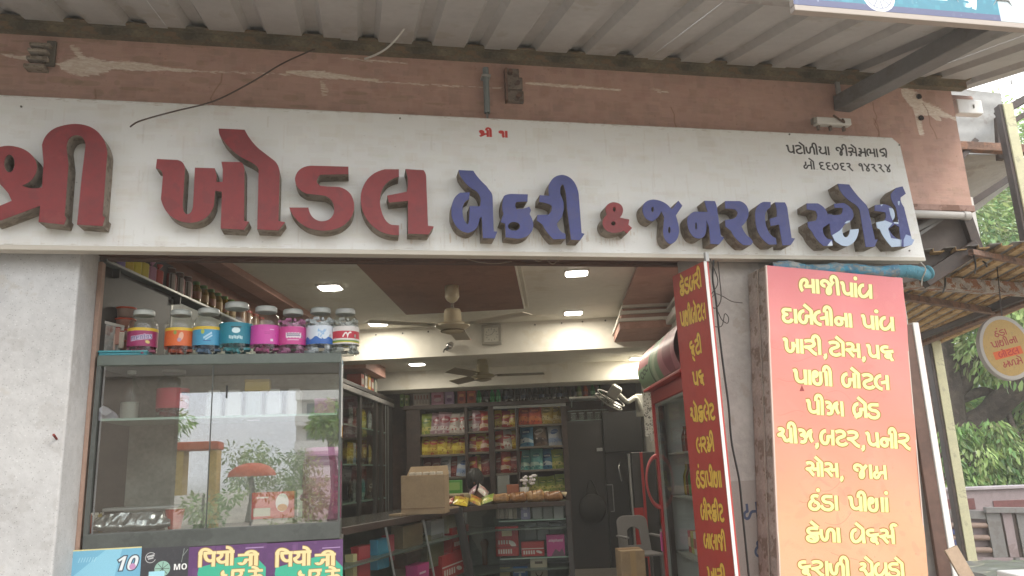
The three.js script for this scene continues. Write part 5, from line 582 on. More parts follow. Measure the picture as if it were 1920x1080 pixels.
{ const b = inCase(602, 985, 0.17), t = FT('pink_jar', 'large pink jar full of sweets at the right of the display case', 'jar', b.u, DH0 + 0.045, DN - 0.2); t.scale.set(1.3, 1.5, 1.3); P('jar_body', LA([[0, 0], [0.075, 0], [0.08, 0.01], [0.08, 0.2], [0.07, 0.225], [0.0, 0.225]], 32), new THREE.MeshPhysicalMaterial({ color: 0xd66ba6, transmission: 0.75, thickness: 0, roughness: 0.2 }), t); P('wrapped_sweets', mg([candyGeo.clone(), candyGeo.clone().rotateY(1).translate(0, 0.05, 0)]), K(0xb43a86, 0.5), t, { kind: 'stuff' }); P('lid', CY(0.07, 0.072, 0.03, 0, 0.24, 0), K(0xc77fae, 0.4), t); const s = FT('pink_carton', 'pink carton standing on the upper shelf at the right of the display case', 'carton', b.u + 0.01, 1.842, DN - 0.22); P('carton', RB(0.11, 0.09, 0.08, 0, 0.045, 0, 0.004), K(0xb56a9a, 0.5), s); P('lid_edge', SP(-0.056, 0.056, 0.075, 0.092, -0.041, 0.041), K(0xc58ab0, 0.5), s); }
for (let k = 0; k < 5; k++) { const b = inCase(398 + k * 38, 786, 0.22), t = FT('cloth_packet', `pale plastic wrapped packet on the upper case shelf, ${['first', 'second', 'third', 'fourth', 'fifth'][k]} right of the red labelled jar`, 'packet', b.u, 1.842, DN - 0.24); P('packet', RB(0.085, 0.13 + 0.02 * (k % 3), 0.05, 0, 0.07, 0, 0.018, 3), K([0xb9bab8, 0xc6c4c0, 0xadb0b2, 0xc2c2c4, 0xb5b0aa][k], 0.35), t); P('fold', SP(-0.03, 0.03, 0.13, 0.155, -0.005, 0.005, 0.003), K(0xcac9c6, 0.4), t); }
// ---------- shelf with jars on the left wall ----------
{ const t = thing('wall_shelf', 'thin glass wall shelf high on the left wall above the display case', 'shelf', V(-2.37, 2.66, -5.1)); P('board', SP(-0.05, 0.05, 0, 0.02, -2.4, 1.25, 0.003), M.cabGrey, t); P('metal_edge', SP(0.05, 0.053, 0.004, 0.018, -2.4, 1.25, 0.002), M.alu, t); for (const z of [-2, -0.8, 0.4, 1.1]) P('bracket', SP(-0.05, 0.045, -0.05, 0, z, z + 0.012), M.dark, t);
  const c = thing('side_cabinet', 'grey laminate cabinet wall below the high shelf at left', 'cabinet', V(-2.4, SF, -5.4)); P('panel', SP(-0.02, 0.03, 0, 2.29, -1.5, 0.72, 0.004), M.laminate, c); P('dark_panel', SP(-0.02, 0.034, 0, 2.5, 0.74, 1.52, 0.004), M.dark, c); P('joint_strip', [SP(0.03, 0.036, 0, 2.29, 0.72, 0.74), SP(0.03, 0.036, 0, 2.29, -0.42, -0.4)], M.alu, c); P('dark_panel', SP(-0.02, 0.032, 0, 2.29, -2.3, -1.52, 0.004), M.darkWood, c); }
{ const S = 2.68, at = (px, py) => onX(px, py, -2.27).z, put = (name, label, cat, z) => thing(name, label, cat, V(-2.365, S, z), 1.2);
  const ord = ['nearest', 'second nearest', 'third nearest', 'fourth nearest', 'fifth nearest', 'farthest'];
  [[0x8d7fb0, 240, 'lilac'], [0xc9b23a, 268, 'mustard yellow'], [0xd6c93f, 283, 'bright yellow'], [0xcfc24a, 293, 'lemon yellow'], [0xb07f9a, 301, 'dusty pink'], [0xb5473f, 310, 'red']].forEach(([col, px, cn], i) => { const t = put('wrapped_packet', `${cn} wrapped sweet packet on the high left shelf, ${ord[i]} of the packets`, 'packet', -4.05 - i * 0.085); P('wrapper', RB(0.06, 0.1, 0.04, 0, 0.05, 0, 0.016, 3), K(col, 0.4), t); P('twist', new THREE.ConeGeometry(0.025, 0.035, 12).rotateX(Math.PI).translate(0, 0.112, 0), K(col, 0.4), t); });
  for (let i = 0; i < 3; i++) { const t = put('white_jar', `white printed jar with a dark cap on the high left shelf, ${['nearest', 'middle', 'farthest'][i]} of three`, 'jar', -4.62 - i * 0.11); P('jar', LA([[0, 0], [0.036, 0], [0.04, 0.006], [0.04, 0.1], [0.03, 0.112], [0, 0.112]], 22), print(256, 128, (x, w, h) => { x.fillStyle = '#a9a39e'; x.fillRect(0, 0, w, h); for (let k = 0; k < 4; k++) { x.fillStyle = '#8a4a42'; x.fillRect(k * 64 + 8, 30, 22, 60); x.fillStyle = '#5f5650'; x.fillRect(k * 64 + 36, 40, 10, 40); } }), t); P('cap', CY(0.033, 0.034, 0.028, 0, 0.126, 0), K(0x5c453c, 0.4), t); P('cap_top', CY(0.03, 0.033, 0.006, 0, 0.143, 0), K(0xb3ada6, 0.4), t); }
  for (let i = 0; i < 6; i++) { const t = put('sauce_bottle', `amber bottle with a green cap on the high left shelf, ${ord[i]} of six`, 'bottle', -4.98 - i * 0.115); P('glass', LA([[0, 0], [0.032, 0], [0.036, 0.008], [0.036, 0.09], [0.022, 0.115], [0.02, 0.125], [0, 0.125]], 20), C(0x7a6426, 0.25), t); P('cap', CY(0.024, 0.025, 0.022, 0, 0.134, 0), K(0x5a7c3c, 0.4), t); P('label_band', new THREE.CylinderGeometry(0.0366, 0.0366, 0.05, 20, 1, true).translate(0, 0.05, 0), K(i % 2 ? 0x9c7f4a : 0x8a5a3c, 0.5), t); }
  for (let i = 0; i < 4; i++) { const t = put('pickle_jar', `jar with a red cap on the high left shelf, ${ord[i]} of four`, 'jar', -5.75 - i * 0.13); P('glass', LA([[0, 0], [0.036, 0], [0.04, 0.008], [0.04, 0.09], [0.03, 0.105], [0, 0.105]], 20), C(0x8a6a52, 0.3), t); P('cap', CY(0.034, 0.034, 0.02, 0, 0.115, 0), K(0x96382c, 0.4), t); } }
// ---------- ceiling: lamps, fans, clock ----------
const lampGeo = (() => { const s = new THREE.Shape(), a = 0.08, r = 0.045; s.moveTo(-a + r, -a); s.lineTo(a - r, -a); s.quadraticCurveTo(a, -a, a, -a + r); s.lineTo(a, a - r); s.quadraticCurveTo(a, a, a - r, a); s.lineTo(-a + r, a); s.quadraticCurveTo(-a, a, -a, a - r); s.lineTo(-a, -a + r); s.quadraticCurveTo(-a, -a, -a + r, -a); return new THREE.ExtrudeGeometry(s, { depth: 0.012, bevelEnabled: true, bevelSize: 0.004, bevelThickness: 0.004, bevelSegments: 2, curveSegments: 8 }).rotateX(Math.PI / 2).translate(0, -0.002, 0); })();
const lampLabels = ['square ceiling lamp near the left salmon border, closest to the street', 'square ceiling lamp right of the rust panel, closest to the street', 'square ceiling lamp by the left end of the white beam', 'square ceiling lamp right of the rust panel, by the white beam', 'square ceiling lamp of the back room at left', 'square ceiling lamp of the back room beside the fridge'];
[[-1.69, 2.95, -5.8], [0.215, 2.95, -5.76], [-1.67, 2.95, -7.36], [0.22, 2.95, -7.31], [-1.52, 2.72, -8.65], [0.98, 2.72, -9.05]].forEach(([x, y, z], i) => {
  const t = thing('ceiling_lamp', lampLabels[i], 'ceiling lamp', V(x, y, z), 0, 'square ceiling lamps');
  P('frame', [SP(-0.09, 0.09, -0.012, 0.001, 0.066, 0.09, 0.003), SP(-0.09, 0.09, -0.012, 0.001, -0.09, -0.066, 0.003), SP(-0.09, -0.066, -0.012, 0.001, -0.066, 0.066, 0.003), SP(0.066, 0.09, -0.012, 0.001, -0.066, 0.066, 0.003)], M.whitePaint, t);
  const em = new THREE.MeshStandardMaterial({ color: 0xffffff, emissive: 0xfffbee, emissiveIntensity: 6, roughness: 0.4 }); P('diffuser', lampGeo, em, t);
  const l = new THREE.RectAreaLight(0xfff6e4, LAMP, 0.15, 0.15); l.name = 'lamp_light'; l.position.set(0, -0.026, 0); l.rotation.x = -Math.PI / 2; t.add(l);
});
function fan(label, x, y, z, hc, turn, cream, bladeC, tilt) { const t = thing('ceiling_fan', label, 'ceiling fan', V(x, y, z), turn); const m = K(cream, 0.3);
  P('canopy_cup', LA([[0, hc], [0.055, hc], [0.057, hc - 0.09], [0.04, hc - 0.12], [0.012, hc - 0.14], [0, hc - 0.14]], 24), m, t); P('rod', CY(0.011, 0.011, hc - 0.2, 0, (hc - 0.14 + 0.1) / 2 + 0.02, 0, 12), K(0x6f6252, 0.4), t);
  P('motor', LA([[0, -0.05], [0.05, -0.05], [0.085, -0.035], [0.098, -0.015], [0.13, 0.0], [0.135, 0.012], [0.12, 0.025], [0.07, 0.04], [0.066, 0.12], [0.058, 0.14], [0.02, 0.15], [0, 0.15]], 36), m, t); P('trim_ring', new THREE.TorusGeometry(0.09, 0.006, 8, 36).rotateX(1.57).translate(0, -0.03, 0), K(0x7a6a4c, 0.3, 0.4), t);
  for (let k = 0; k < 3; k++) { const a = k * 2.094; P('blade', [new THREE.BoxGeometry(0.52, 0.004, 0.13, 8, 1, 1).translate(0.42, 0, 0).rotateX(tilt), RB(0.12, 0.008, 0.04, 0.15, 0.002, 0, 0.003)].map((g) => g.rotateY(a).translate(0, 0.012, 0)), K(bladeC, 0.4), t); } }
fan('cream ceiling fan hanging under the rust panel in the front room', -0.755, 2.6, -5.9, 0.33, 1.571, 0xb9ad92, 0xc4bdac, 0.0);
fan('old ceiling fan with bent dark blades in the back room', -0.78, 2.53, -8.6, 0.19, 0.1, 0x9c9275, 0x7c745c, 0.3);
{ const p = onZ(922, 628, -7.66), t = thing('wall_clock', 'square silver wall clock on the white beam', 'clock', V(p.x, p.y, -7.675)); const s = 0.1; P('case', RB(2 * s, 2 * s, 0.03, 0, 0, 0.015, 0.01), K(0x8f8b82, 0.35, 0.4), t); P('bezel', [SP(-s * 0.98, s * 0.98, s * 0.7, s * 0.98, 0.028, 0.04, 0.004), SP(-s * 0.98, s * 0.98, -s * 0.98, -s * 0.7, 0.028, 0.04, 0.004), SP(-s * 0.98, -s * 0.7, -s * 0.7, s * 0.7, 0.028, 0.04, 0.004), SP(s * 0.7, s * 0.98, -s * 0.7, s * 0.7, 0.028, 0.04, 0.004)], K(0xa7a398, 0.4, 0.3), t); P('face', BX(s * 1.4, s * 1.4, 0.004, 0, 0, 0.032), K(0xcbc8bc, 0.5), t); P('hand', [bar(V(0, 0, 0.037), V(0.035, 0.04, 0.037), 0.006, 0.002), bar(V(0, 0, 0.04), V(-0.05, -0.012, 0.04), 0.004, 0.002)], M.black, t); P('hour_mark', Array.from({ length: 12 }, (_, k) => BX(0.004, 0.012, 0.002, 0, 0.056, 0.0355).rotateZ(k * 0.5236)), M.black, t); }
{ const p = onZ(838, 656, -7.66), t = thing('spot_lamp', 'small silver spot lamp on a bracket under the wall clock', 'lamp', V(p.x, p.y, -7.675)); P('base', CY(0.02, 0.02, 0.02, 0, 0, 0, 14).rotateX(1.57).translate(0, 0.01, 0.01), M.chrome, t); P('arm', TU([V(0, 0.01, 0.02), V(-0.02, -0.0, 0.05), V(-0.03, -0.03, 0.05)], 0.008, 14, 8), K(0x5c574e, 0.4), t); P('head', LA([[0, 0], [0.02, 0], [0.035, 0.03], [0.035, 0.05], [0, 0.05]], 20).rotateZ(-0.7).translate(0.005, 0.005, 0.05), M.chrome, t); P('bulb', new THREE.SphereGeometry(0.03, 16, 12).translate(0.045, 0.045, 0.05), K(0x8f8a80, 0.3), t); }
struct('anchor_hole', [[705, 628], [755, 625], [803, 622], [1003, 609], [1053, 606], [1092, 603], [1135, 601], [1182, 611]].map(([x, y]) => { const p = onZ(x, y, -7.68); return CY(0.008, 0.008, 0.008, 0, 0, 0, 8).rotateX(1.57).translate(p.x, p.y, -7.679); }), M.black, 'row of dark anchor holes on the white beam');
// ---------- crisp packets ----------
function pillow(w, h, d, n = 8) { const g = []; for (const s of [1, -1]) { const p = new THREE.PlaneGeometry(w, h, n, n + 2), a = p.attributes.position; for (let i = 0; i < a.count; i++) { const x = a.getX(i) / w * 2, y = a.getY(i) / h * 2, e = Math.max(0, (1 - Math.abs(x) ** 3)) * Math.max(0, 1 - Math.abs(y / 0.9) ** 4); a.setZ(i, s * (d / 2 * e + 0.0008) + 0.003 * Math.sin(x * 7 + y * 5) * e); a.setX(i, a.getX(i) * (1 - 0.06 * (1 - Math.abs(y)))); } if (s < 0) { const ix = p.index; for (let i = 0; i < ix.count; i += 3) { const b = ix.getX(i); ix.setX(i, ix.getX(i + 1)); ix.setX(i + 1, b); } } p.computeVertexNormals(); g.push(p); } return keep(mg(g)); }
const pk = {}; for (const [k, w, h, d] of [['s', 0.125, 0.2, 0.04], ['m', 0.15, 0.235, 0.05], ['l', 0.23, 0.29, 0.07]]) pk[k] = pillow(w, h, d).translate(0, h / 2, 0);
const sealG = {}; for (const [k, w, h] of [['s', 0.118, 0.2], ['m', 0.142, 0.235], ['l', 0.22, 0.29]]) sealG[k] = [SP(-w / 2, w / 2, h - 0.014, h, -0.0016, 0.0016), SP(-w / 2, w / 2, 0, 0.014, -0.0016, 0.0016)];
const pkMat = {}; const pkDefs = { 'pink and white': ['#a98a92', '#8f3a48', '#cfc6c4'], 'white and red': ['#b3aaa2', '#a33a34', '#d8d2ca'], 'yellow': ['#b9a12c', '#8f3f22', '#d8c85a'], 'yellow and red': ['#a5882a', '#9c2f24', '#c9b24c'], 'red': ['#9a342c', '#c2a04a', '#d0b8a4'], 'dark red': ['#6f2a2c', '#a08a80', '#8f4a44'], 'orange': ['#b8461f', '#8a2f18', '#d0763c'], 'blue': ['#3f7fa3', '#24507c', '#b5c4c9'], 'brown and white': ['#6a5548', '#b5aca4', '#3f342e'], 'teal': ['#4f8f8c', '#2f6a78', '#9fb9ae'], 'mustard': ['#ad9233', '#7c6a2a', '#cfc08a'], 'green and yellow': ['#8a9a46', '#5c7a3c', '#c2bc6a'], 'silver': ['#9a9a9a', '#6f6f72', '#bdbdbd'], 'blue and white': ['#b5bcc4', '#3c64a0', '#8fa4c4'] };
for (const k in pkDefs) { const [a, b, c] = pkDefs[k]; pkMat[k] = new THREE.MeshStandardMaterial({ roughness: 0.32, map: canvasTex(128, 192, (x, w, h) => { x.fillStyle = a; x.fillRect(0, 0, w, h); x.fillStyle = b; x.beginPath(); x.ellipse(w * 0.5, h * 0.36, w * rr(0.28, 0.42), h * rr(0.1, 0.16), -0.25, 0, 7); x.fill(); x.fillStyle = c; x.beginPath(); x.moveTo(0, h * 0.66); x.quadraticCurveTo(w * 0.5, h * rr(0.5, 0.62), w, h * 0.74); x.lineTo(w, h * 0.86); x.quadraticCurveTo(w * 0.5, h * 0.76, 0, h * 0.88); x.fill(); x.fillStyle = c; for (let i = 0; i < 5; i++) x.fillRect(w * (0.24 + i * 0.105), h * 0.32, w * 0.07, h * 0.075); for (let i = 0; i < 9; i++) { x.fillStyle = pick([b, c]); x.beginPath(); x.ellipse(rr(0.2, 0.8) * w, rr(0.62, 0.95) * h, rr(4, 12), rr(3, 8), rnd() * 3, 0, 7); x.fill(); } }) }); }
const ordN = ['first', 'second', 'third', 'fourth', 'fifth', 'sixth', 'seventh', 'eighth', 'ninth', 'tenth'];
function packet(label, col, size, p, turn = 0, tilt = 0, sc = 1) { const t = thing('crisp_packet', label, 'crisp packet', p, turn); t.rotation.x = tilt; t.scale.setScalar(sc); P('bag', pk[size], pkMat[col], t); for (const g of sealG[size]) P('crimped_seal', g, pkMat[col], t); return t; }
// ---------- back cabinet with packets ----------
const CZ = -9.7, cabX = (px, py = 850) => onZ(px, py, CZ).x, cabH = (py, px = 920) => onZ(px, py, CZ).y;
const xs = { l: cabX(762), a: cabX(788), b0: cabX(872), b1: cabX(878), c0: cabX(917), c1: cabX(928), d0: cabX(968), d1: cabX(974), r: cabX(1056), rr: cabX(1066) };
const cabTop = cabH(754);
{ const t = thing('back_cabinet', 'tall dark wooden cabinet with open shelves of snack packets at the back', 'cabinet', V((xs.l + xs.rr) / 2, SF, CZ)), ox = -t.position.x, oy = -SF, oz = -CZ;
  const L = (x0, x1, y0, y1, z0, z1) => SP(x0 + ox, x1 + ox, y0 + oy, y1 + oy, z0 + oz, z1 + oz, 0.004);
  P('back_board', L(xs.l, xs.rr, SF, cabTop, CZ - 0.46, CZ - 0.44), G(0x4f4740, 0.7, { m: 0.8, amp: 0.12 }), t); P('top_board', L(xs.l - 0.03, xs.rr + 0.02, cabTop - 0.05, cabTop, CZ - 0.46, CZ + 0.02), M.darkWood, t); P('metal_strip', L(xs.c1, xs.rr, cabTop - 0.09, cabTop - 0.055, CZ - 0.0, CZ + 0.015), M.alu, t);
  for (const [a, b] of [[xs.l, xs.a], [xs.b0, xs.b1], [xs.c0, xs.c1], [xs.d0, xs.d1], [xs.r, xs.rr]]) P('stile', L(a, b, SF, cabTop - 0.05, CZ - 0.44, CZ), M.darkWood, t);
  for (const [a, b, ys] of [[xs.a, xs.b0, [809, 848, 891, 935]], [xs.b1, xs.c0, [807, 846, 890, 933]], [xs.c1, xs.d0, [802, 843, 888, 930]], [xs.d1, xs.r, [799, 840, 884, 926]]]) for (const y of ys) P('shelf', L(a, b, cabH(y) - 0.025, cabH(y), CZ - 0.44, CZ - 0.01), G(0x6f675c, 0.6, { m: 0.5, amp: 0.1 }), t);
  P('lower_back', L(xs.l, xs.rr, SF, SF + 0.6, CZ - 0.1, CZ - 0.02), M.darkWood, t);
  P('glass_pane', L(xs.d0 + 0.01, xs.d0 + 0.015, cabTop - 0.6, cabTop + 0.18, CZ + 0.005, CZ + 0.02), M.alu, t); }
function row(bay, rowName, x0, x1, y, n, size, cols, sc = 1, z = CZ - 0.14) { const h = cabH(y); for (let i = 0; i < n; i++) { const col = cols[i % cols.length], w = (x1 - x0) / n; packet(`${col} packet, ${ordN[i]} on the ${rowName} shelf of the ${bay} cabinet bay`, col, size, V(x0 + w * (i + 0.5), h + 0.001, z + rr(-0.02, 0.02)), rr(-0.35, 0.35), -rr(0.03, 0.2), sc * rr(1.04, 1.2)).rotation.z = rr(-0.12, 0.12); } }
row('widest left', 'top', xs.a + 0.02, xs.b0, 809, 5, 's', ['green and yellow', 'pink and white', 'pink and white', 'white and red', 'white and red'], 1.15);
row('widest left', 'middle', xs.a, xs.b0, 848, 6, 's', ['yellow', 'yellow and red', 'yellow', 'yellow and red', 'yellow', 'yellow and red'], 1.12);
row('widest left', 'lower', xs.a, xs.b0, 891, 5, 's', ['dark red', 'dark red', 'silver', 'dark red', 'blue and white'], 1.1);
row('narrow second', 'top', xs.b1, xs.c0, 807, 3, 's', ['white and red', 'pink and white', 'red'], 1.1);
row('narrow second', 'middle', xs.b1, xs.c0, 846, 3, 's', ['red', 'yellow and red', 'red'], 1.1);
row('narrow second', 'lower', xs.b1, xs.c0, 890, 3, 's', ['red', 'mustard', 'dark red'], 1.05);
row('narrow third', 'top', xs.c1, xs.d0, 802, 3, 's', ['yellow and red', 'red', 'yellow and red'], 1.0);
row('narrow third', 'middle', xs.c1, xs.d0, 843, 3, 's', ['red', 'white and red', 'yellow and red'], 1.05);
row('narrow third', 'lower', xs.c1, xs.d0, 888, 3, 's', ['dark red', 'red', 'dark red'], 1.1);
row('right', 'top', xs.d1, xs.d1 + (xs.r - xs.d1) * 0.52, 799, 2, 's', ['orange'], 1.28); row('far right', 'top', xs.d1 + (xs.r - xs.d1) * 0.52, xs.r, 799, 2, 's', ['mustard'], 1.25);
row('right', 'middle', xs.d1, xs.r, 840, 3, 's', ['blue', 'brown and white', 'blue and white'], 1.2);
row('right', 'lower', xs.d1, xs.r, 884, 4, 's', ['teal', 'teal', 'blue', 'green and yellow'], 1.1);
row('right', 'lowest', xs.d1, xs.r, 926, 5, 's', ['green and yellow'], 0.85);
// bottles and cartons on the top of the cabinet
{ const lath = LA([[0, 0], [0.033, 0], [0.036, 0.008], [0.036, 0.1], [0.03, 0.13], [0.014, 0.165], [0.013, 0.19], [0, 0.19]], 18), cap = CY(0.016, 0.016, 0.018, 0, 0.198, 0, 14), lab = new THREE.CylinderGeometry(0.0366, 0.0366, 0.045, 18, 1, true).translate(0, 0.055, 0);
  const bott = (label, px, col, cc2, lc, h, z = CZ - 0.06, sc = 0.92) => { const t = thing('soda_bottle', label, 'bottle', V(onZ(px, 740, z).x, h, z)); t.scale.setScalar(sc); P('bottle', lath, new THREE.MeshPhysicalMaterial({ color: col, roughness: 0.08, clearcoat: 1 }), t); P('cap', cap, K(cc2, 0.4), t); P('label_band', lab, K(lc, 0.5), t); };
  [[898, 0x177a3c, 0xb9c9b8, 0x2f9a56], [911, 0x1c1614, 0x8f8f98, 0x6f6a70], [923, 0x17803f, 0xb9c9b8, 0x37a05c], [934, 0x17803f, 0xb9c9b8, 0x37a05c]].forEach(([px, a, b, c], i) => bott(`${i === 1 ? 'dark' : 'bright green'} soda bottle on the cabinet top, ${ordN[i]} right of the orange cartons`, px, a, b, c, cabTop));
  for (let i = 0; i < 11; i++) bott(`dark cola bottle on the cabinet top, ${['first', 'second', 'third', 'fourth', 'fifth', 'sixth', 'seventh', 'eighth', 'ninth', 'tenth', 'eleventh'][i]} right of the green bottles`, 947 + i * 11.3, 0x17120f, i % 3 ? 0x5a6272 : 0x9aa4b4, i % 3 === 0 ? 0x39445c : 0x232026, cabTop, CZ - 0.06, 0.95);
  const carton = (label, px0, px1, hgt, col, draw) => { const a = onZ(px0, 740, CZ - 0.05).x, b = onZ(px1, 740, CZ - 0.05).x, t = thing('carton', label, 'carton', V((a + b) / 2, cabTop, CZ - 0.11)); P('body', RB(b - a - 0.006, hgt, 0.1, 0, hgt / 2, 0, 0.004), K(col, 0.5), t); P('printed_front', keep(new THREE.PlaneGeometry(b - a - 0.012, hgt * 0.9).translate(0, hgt / 2, 0.0515)), print(64, 64, draw, 0.45), t); P('flap', SP(-(b - a) * 0.4, (b - a) * 0.4, hgt, hgt + 0.004, -0.045, 0.045), K(col, 0.5), t); };
  const blot = (a, b, c) => (x, w, h) => { x.fillStyle = a; x.fillRect(0, 0, w, h); x.fillStyle = b; x.fillRect(w * 0.2, h * 0.25, w * 0.6, h * 0.2); x.fillStyle = c; x.beginPath(); x.ellipse(w / 2, h * 0.65, w * 0.3, h * 0.16, 0, 0, 7); x.fill(); };
  carton('green upright carton on the left end of the cabinet top', 749, 757, 0.15, 0x6b8a3c, blot('#6b8a3c', '#c2c8a0', '#42622c')); carton('thin green carton on the cabinet top beside the white row', 758, 766, 0.14, 0x7c8f3f, blot('#7f923f', '#cfcba0', '#4f6a2c'));
  carton('long pale carton of cups on the cabinet top', 774, 806, 0.155, 0xa39a94, (x, w, h) => { x.fillStyle = '#a79c96'; x.fillRect(0, 0, w, h); x.fillStyle = '#8c5a54'; for (let k = 0; k < 5; k++) x.fillRect(4 + k * 12, 8, 6, 22); x.fillStyle = '#c9c4be'; for (let k = 0; k < 5; k++) x.fillRect(4 + k * 12, 36, 8, 22); });
  carton('pink and white carton on the cabinet top', 808, 832, 0.17, 0xb5839c, blot('#c08aa5', '#a33a5c', '#d9c0cc')); carton('lilac carton on the cabinet top beside the pink one', 833, 851, 0.155, 0xb79ac0, blot('#b79ac2', '#d4c4d8', '#8f6aa0'));
  carton('orange carton on the cabinet top, left of a pair', 857, 873, 0.165, 0xb0461f, blot('#b5481f', '#d08a4c', '#8a2f16')); carton('orange carton on the cabinet top, right of a pair', 875, 892, 0.17, 0xb0461f, blot('#b5481f', '#d08a4c', '#8a2f16'));
  // glass shelf to the right, with bottles above and tumblers below
  const sx0 = onZ(1067, 745, CZ).x, sx1 = onZ(1136, 742, CZ).x, sh = onZ(1100, 743, CZ).y; const s = thing('glass_shelf', 'short white edged shelf right of the tall back cabinet', 'shelf', V((sx0 + sx1) / 2, sh, CZ - 0.2)); P('board', SP(-(sx1 - sx0) / 2, (sx1 - sx0) / 2, -0.022, 0, -0.2, 0.2, 0.003), M.whitePaint, s); for (const k of [-0.2, 0.19]) P('bracket', SP(k, k + 0.01, -0.1, -0.022, -0.2, 0.1), M.alu, s); P('lower_board', SP(-(sx1 - sx0) / 2, (sx1 - sx0) / 2, -0.3, -0.285, -0.2, 0.15), M.shelfGlass, s);
  [[1076, 0x16120f, 0x6a7282, 0x2c2a2e], [1086, 0x5a6a3a, 0x8a8f6a, 0x7a7a4a], [1098, 0x8a3a22, 0x9c5a3c, 0x6f2a1a], [1112, 0x1f5a2c, 0x9aa89a, 0x3c7a44], [1125, 0x23402a, 0x9aa89a, 0x2f5a38]].forEach(([px, a, b, c], i) => bott(`${['dark', 'olive', 'reddish', 'green', 'dark green'][i]} bottle on the white edged shelf at the back`, px, a, b, c, sh, CZ - 0.1, 0.9));
  const tum = LA([[0, 0], [0.028, 0], [0.036, 0.09], [0.033, 0.09], [0.026, 0.005]], 18); for (let r = 0; r < 2; r++) for (let i = 0; i < 5; i++) { const x = -0.2 + i * 0.1 + r * 0.02; const t = thing('glass_tumbler', `clear glass tumbler, ${ordN[i]} from the left in the ${r ? 'front' : 'rear'} row below the white edged shelf`, 'glass', V((sx0 + sx1) / 2 + x, sh - 0.285, CZ - 0.2 + (r ? 0.1 : -0.1))); t.scale.setScalar(r ? 1 : 1.5); P('tumbler', tum, M.pet, t); P('rim', new THREE.TorusGeometry(0.0345, 0.002, 6, 20).rotateX(1.57).translate(0, 0.09, 0), K(0xb9bdb9, 0.2), t); }
}
// ---------- dark cupboard, handle, wall fan ----------
{ const z = -9.72, q = (x, y) => onZ(x, y, z), t = thing('cupboard', 'dark cupboard with a plain door right of the snack cabinet', 'cupboard', V(q(1100, 900).x, SF, z)); const ox = -t.position.x; const x0 = q(1068, 900).x + ox, x1 = q(1136, 900).x + ox, x2 = q(1206, 850).x + ox;
  P('door', SP(x0, x1, 0, q(1100, 788).y - SF, -0.1, 0, 0.006), G(0x221d19, 0.5, { m: 0.7, amp: 0.14 }), t); P('upper_panel', SP(x1 + 0.004, x2, q(1160, 848).y - SF, q(1160, 772).y - SF, -0.1, 0.05, 0.008), M.black, t); P('lower_panel', SP(x1 + 0.004, q(1182, 900).x + ox, 0, q(1160, 848).y - SF - 0.004, -0.1, 0.0, 0.006), G(0x1f1b18, 0.4, { m: 0.7, amp: 0.14 }), t);
  const h0 = q(1162, 866), h1 = q(1165, 906); P('handle', TU([V(h0.x + ox, h0.y - SF, 0.0), V(h0.x + ox - 0.02, h0.y - SF - 0.06, 0.05), V(h0.x + ox - 0.015, (h0.y + h1.y) / 2 - SF, 0.06), V(h1.x + ox - 0.005, h1.y - SF + 0.04, 0.05), V(h1.x + ox + 0.01, h1.y - SF, 0)], 0.011, 24, 8), M.chrome, t);
  const e = q(1125, 843); P('hinge', SP(e.x + ox - 0.04, e.x + ox + 0.03, e.y - SF - 0.02, e.y - SF + 0.02, 0, 0.03, 0.004), M.alu, t); const g = q(1142, 909), k = q(1150, 958); P('latch', [SP(g.x + ox - 0.04, g.x + ox + 0.04, g.y - SF - 0.006, g.y - SF + 0.006, 0, 0.02), SP(g.x + ox + 0.036, g.x + ox + 0.046, k.y - SF, g.y - SF, 0, 0.02), SP(g.x + ox, g.x + ox + 0.046, k.y - SF - 0.01, k.y - SF, 0, 0.02)], M.greySteel, t); P('edge_trim', [SP(q(1181, 900).x + ox, q(1184, 900).x + ox, 0, q(1160, 852).y - SF, -0.05, 0.02), SP(x0 - 0.012, x0, 0, q(1100, 785).y - SF, -0.05, 0.01)], M.greySteel, t);
  const pz = q(1110, 950); const b = thing('hanging_bag', 'dark round bag hanging low on the dark cupboard door', 'bag', V(pz.x, pz.y - 0.17, z + 0.1)); P('bag', new THREE.SphereGeometry(0.15, 24, 18).scale(1.05, 1.15, 0.55).translate(0, 0.15, 0), K(0x191614, 0.8), b); P('strap', TU([V(-0.08, 0.3, 0), V(0, 0.48, -0.03), V(0.08, 0.3, 0)], 0.008, 16, 6), M.black, b); }
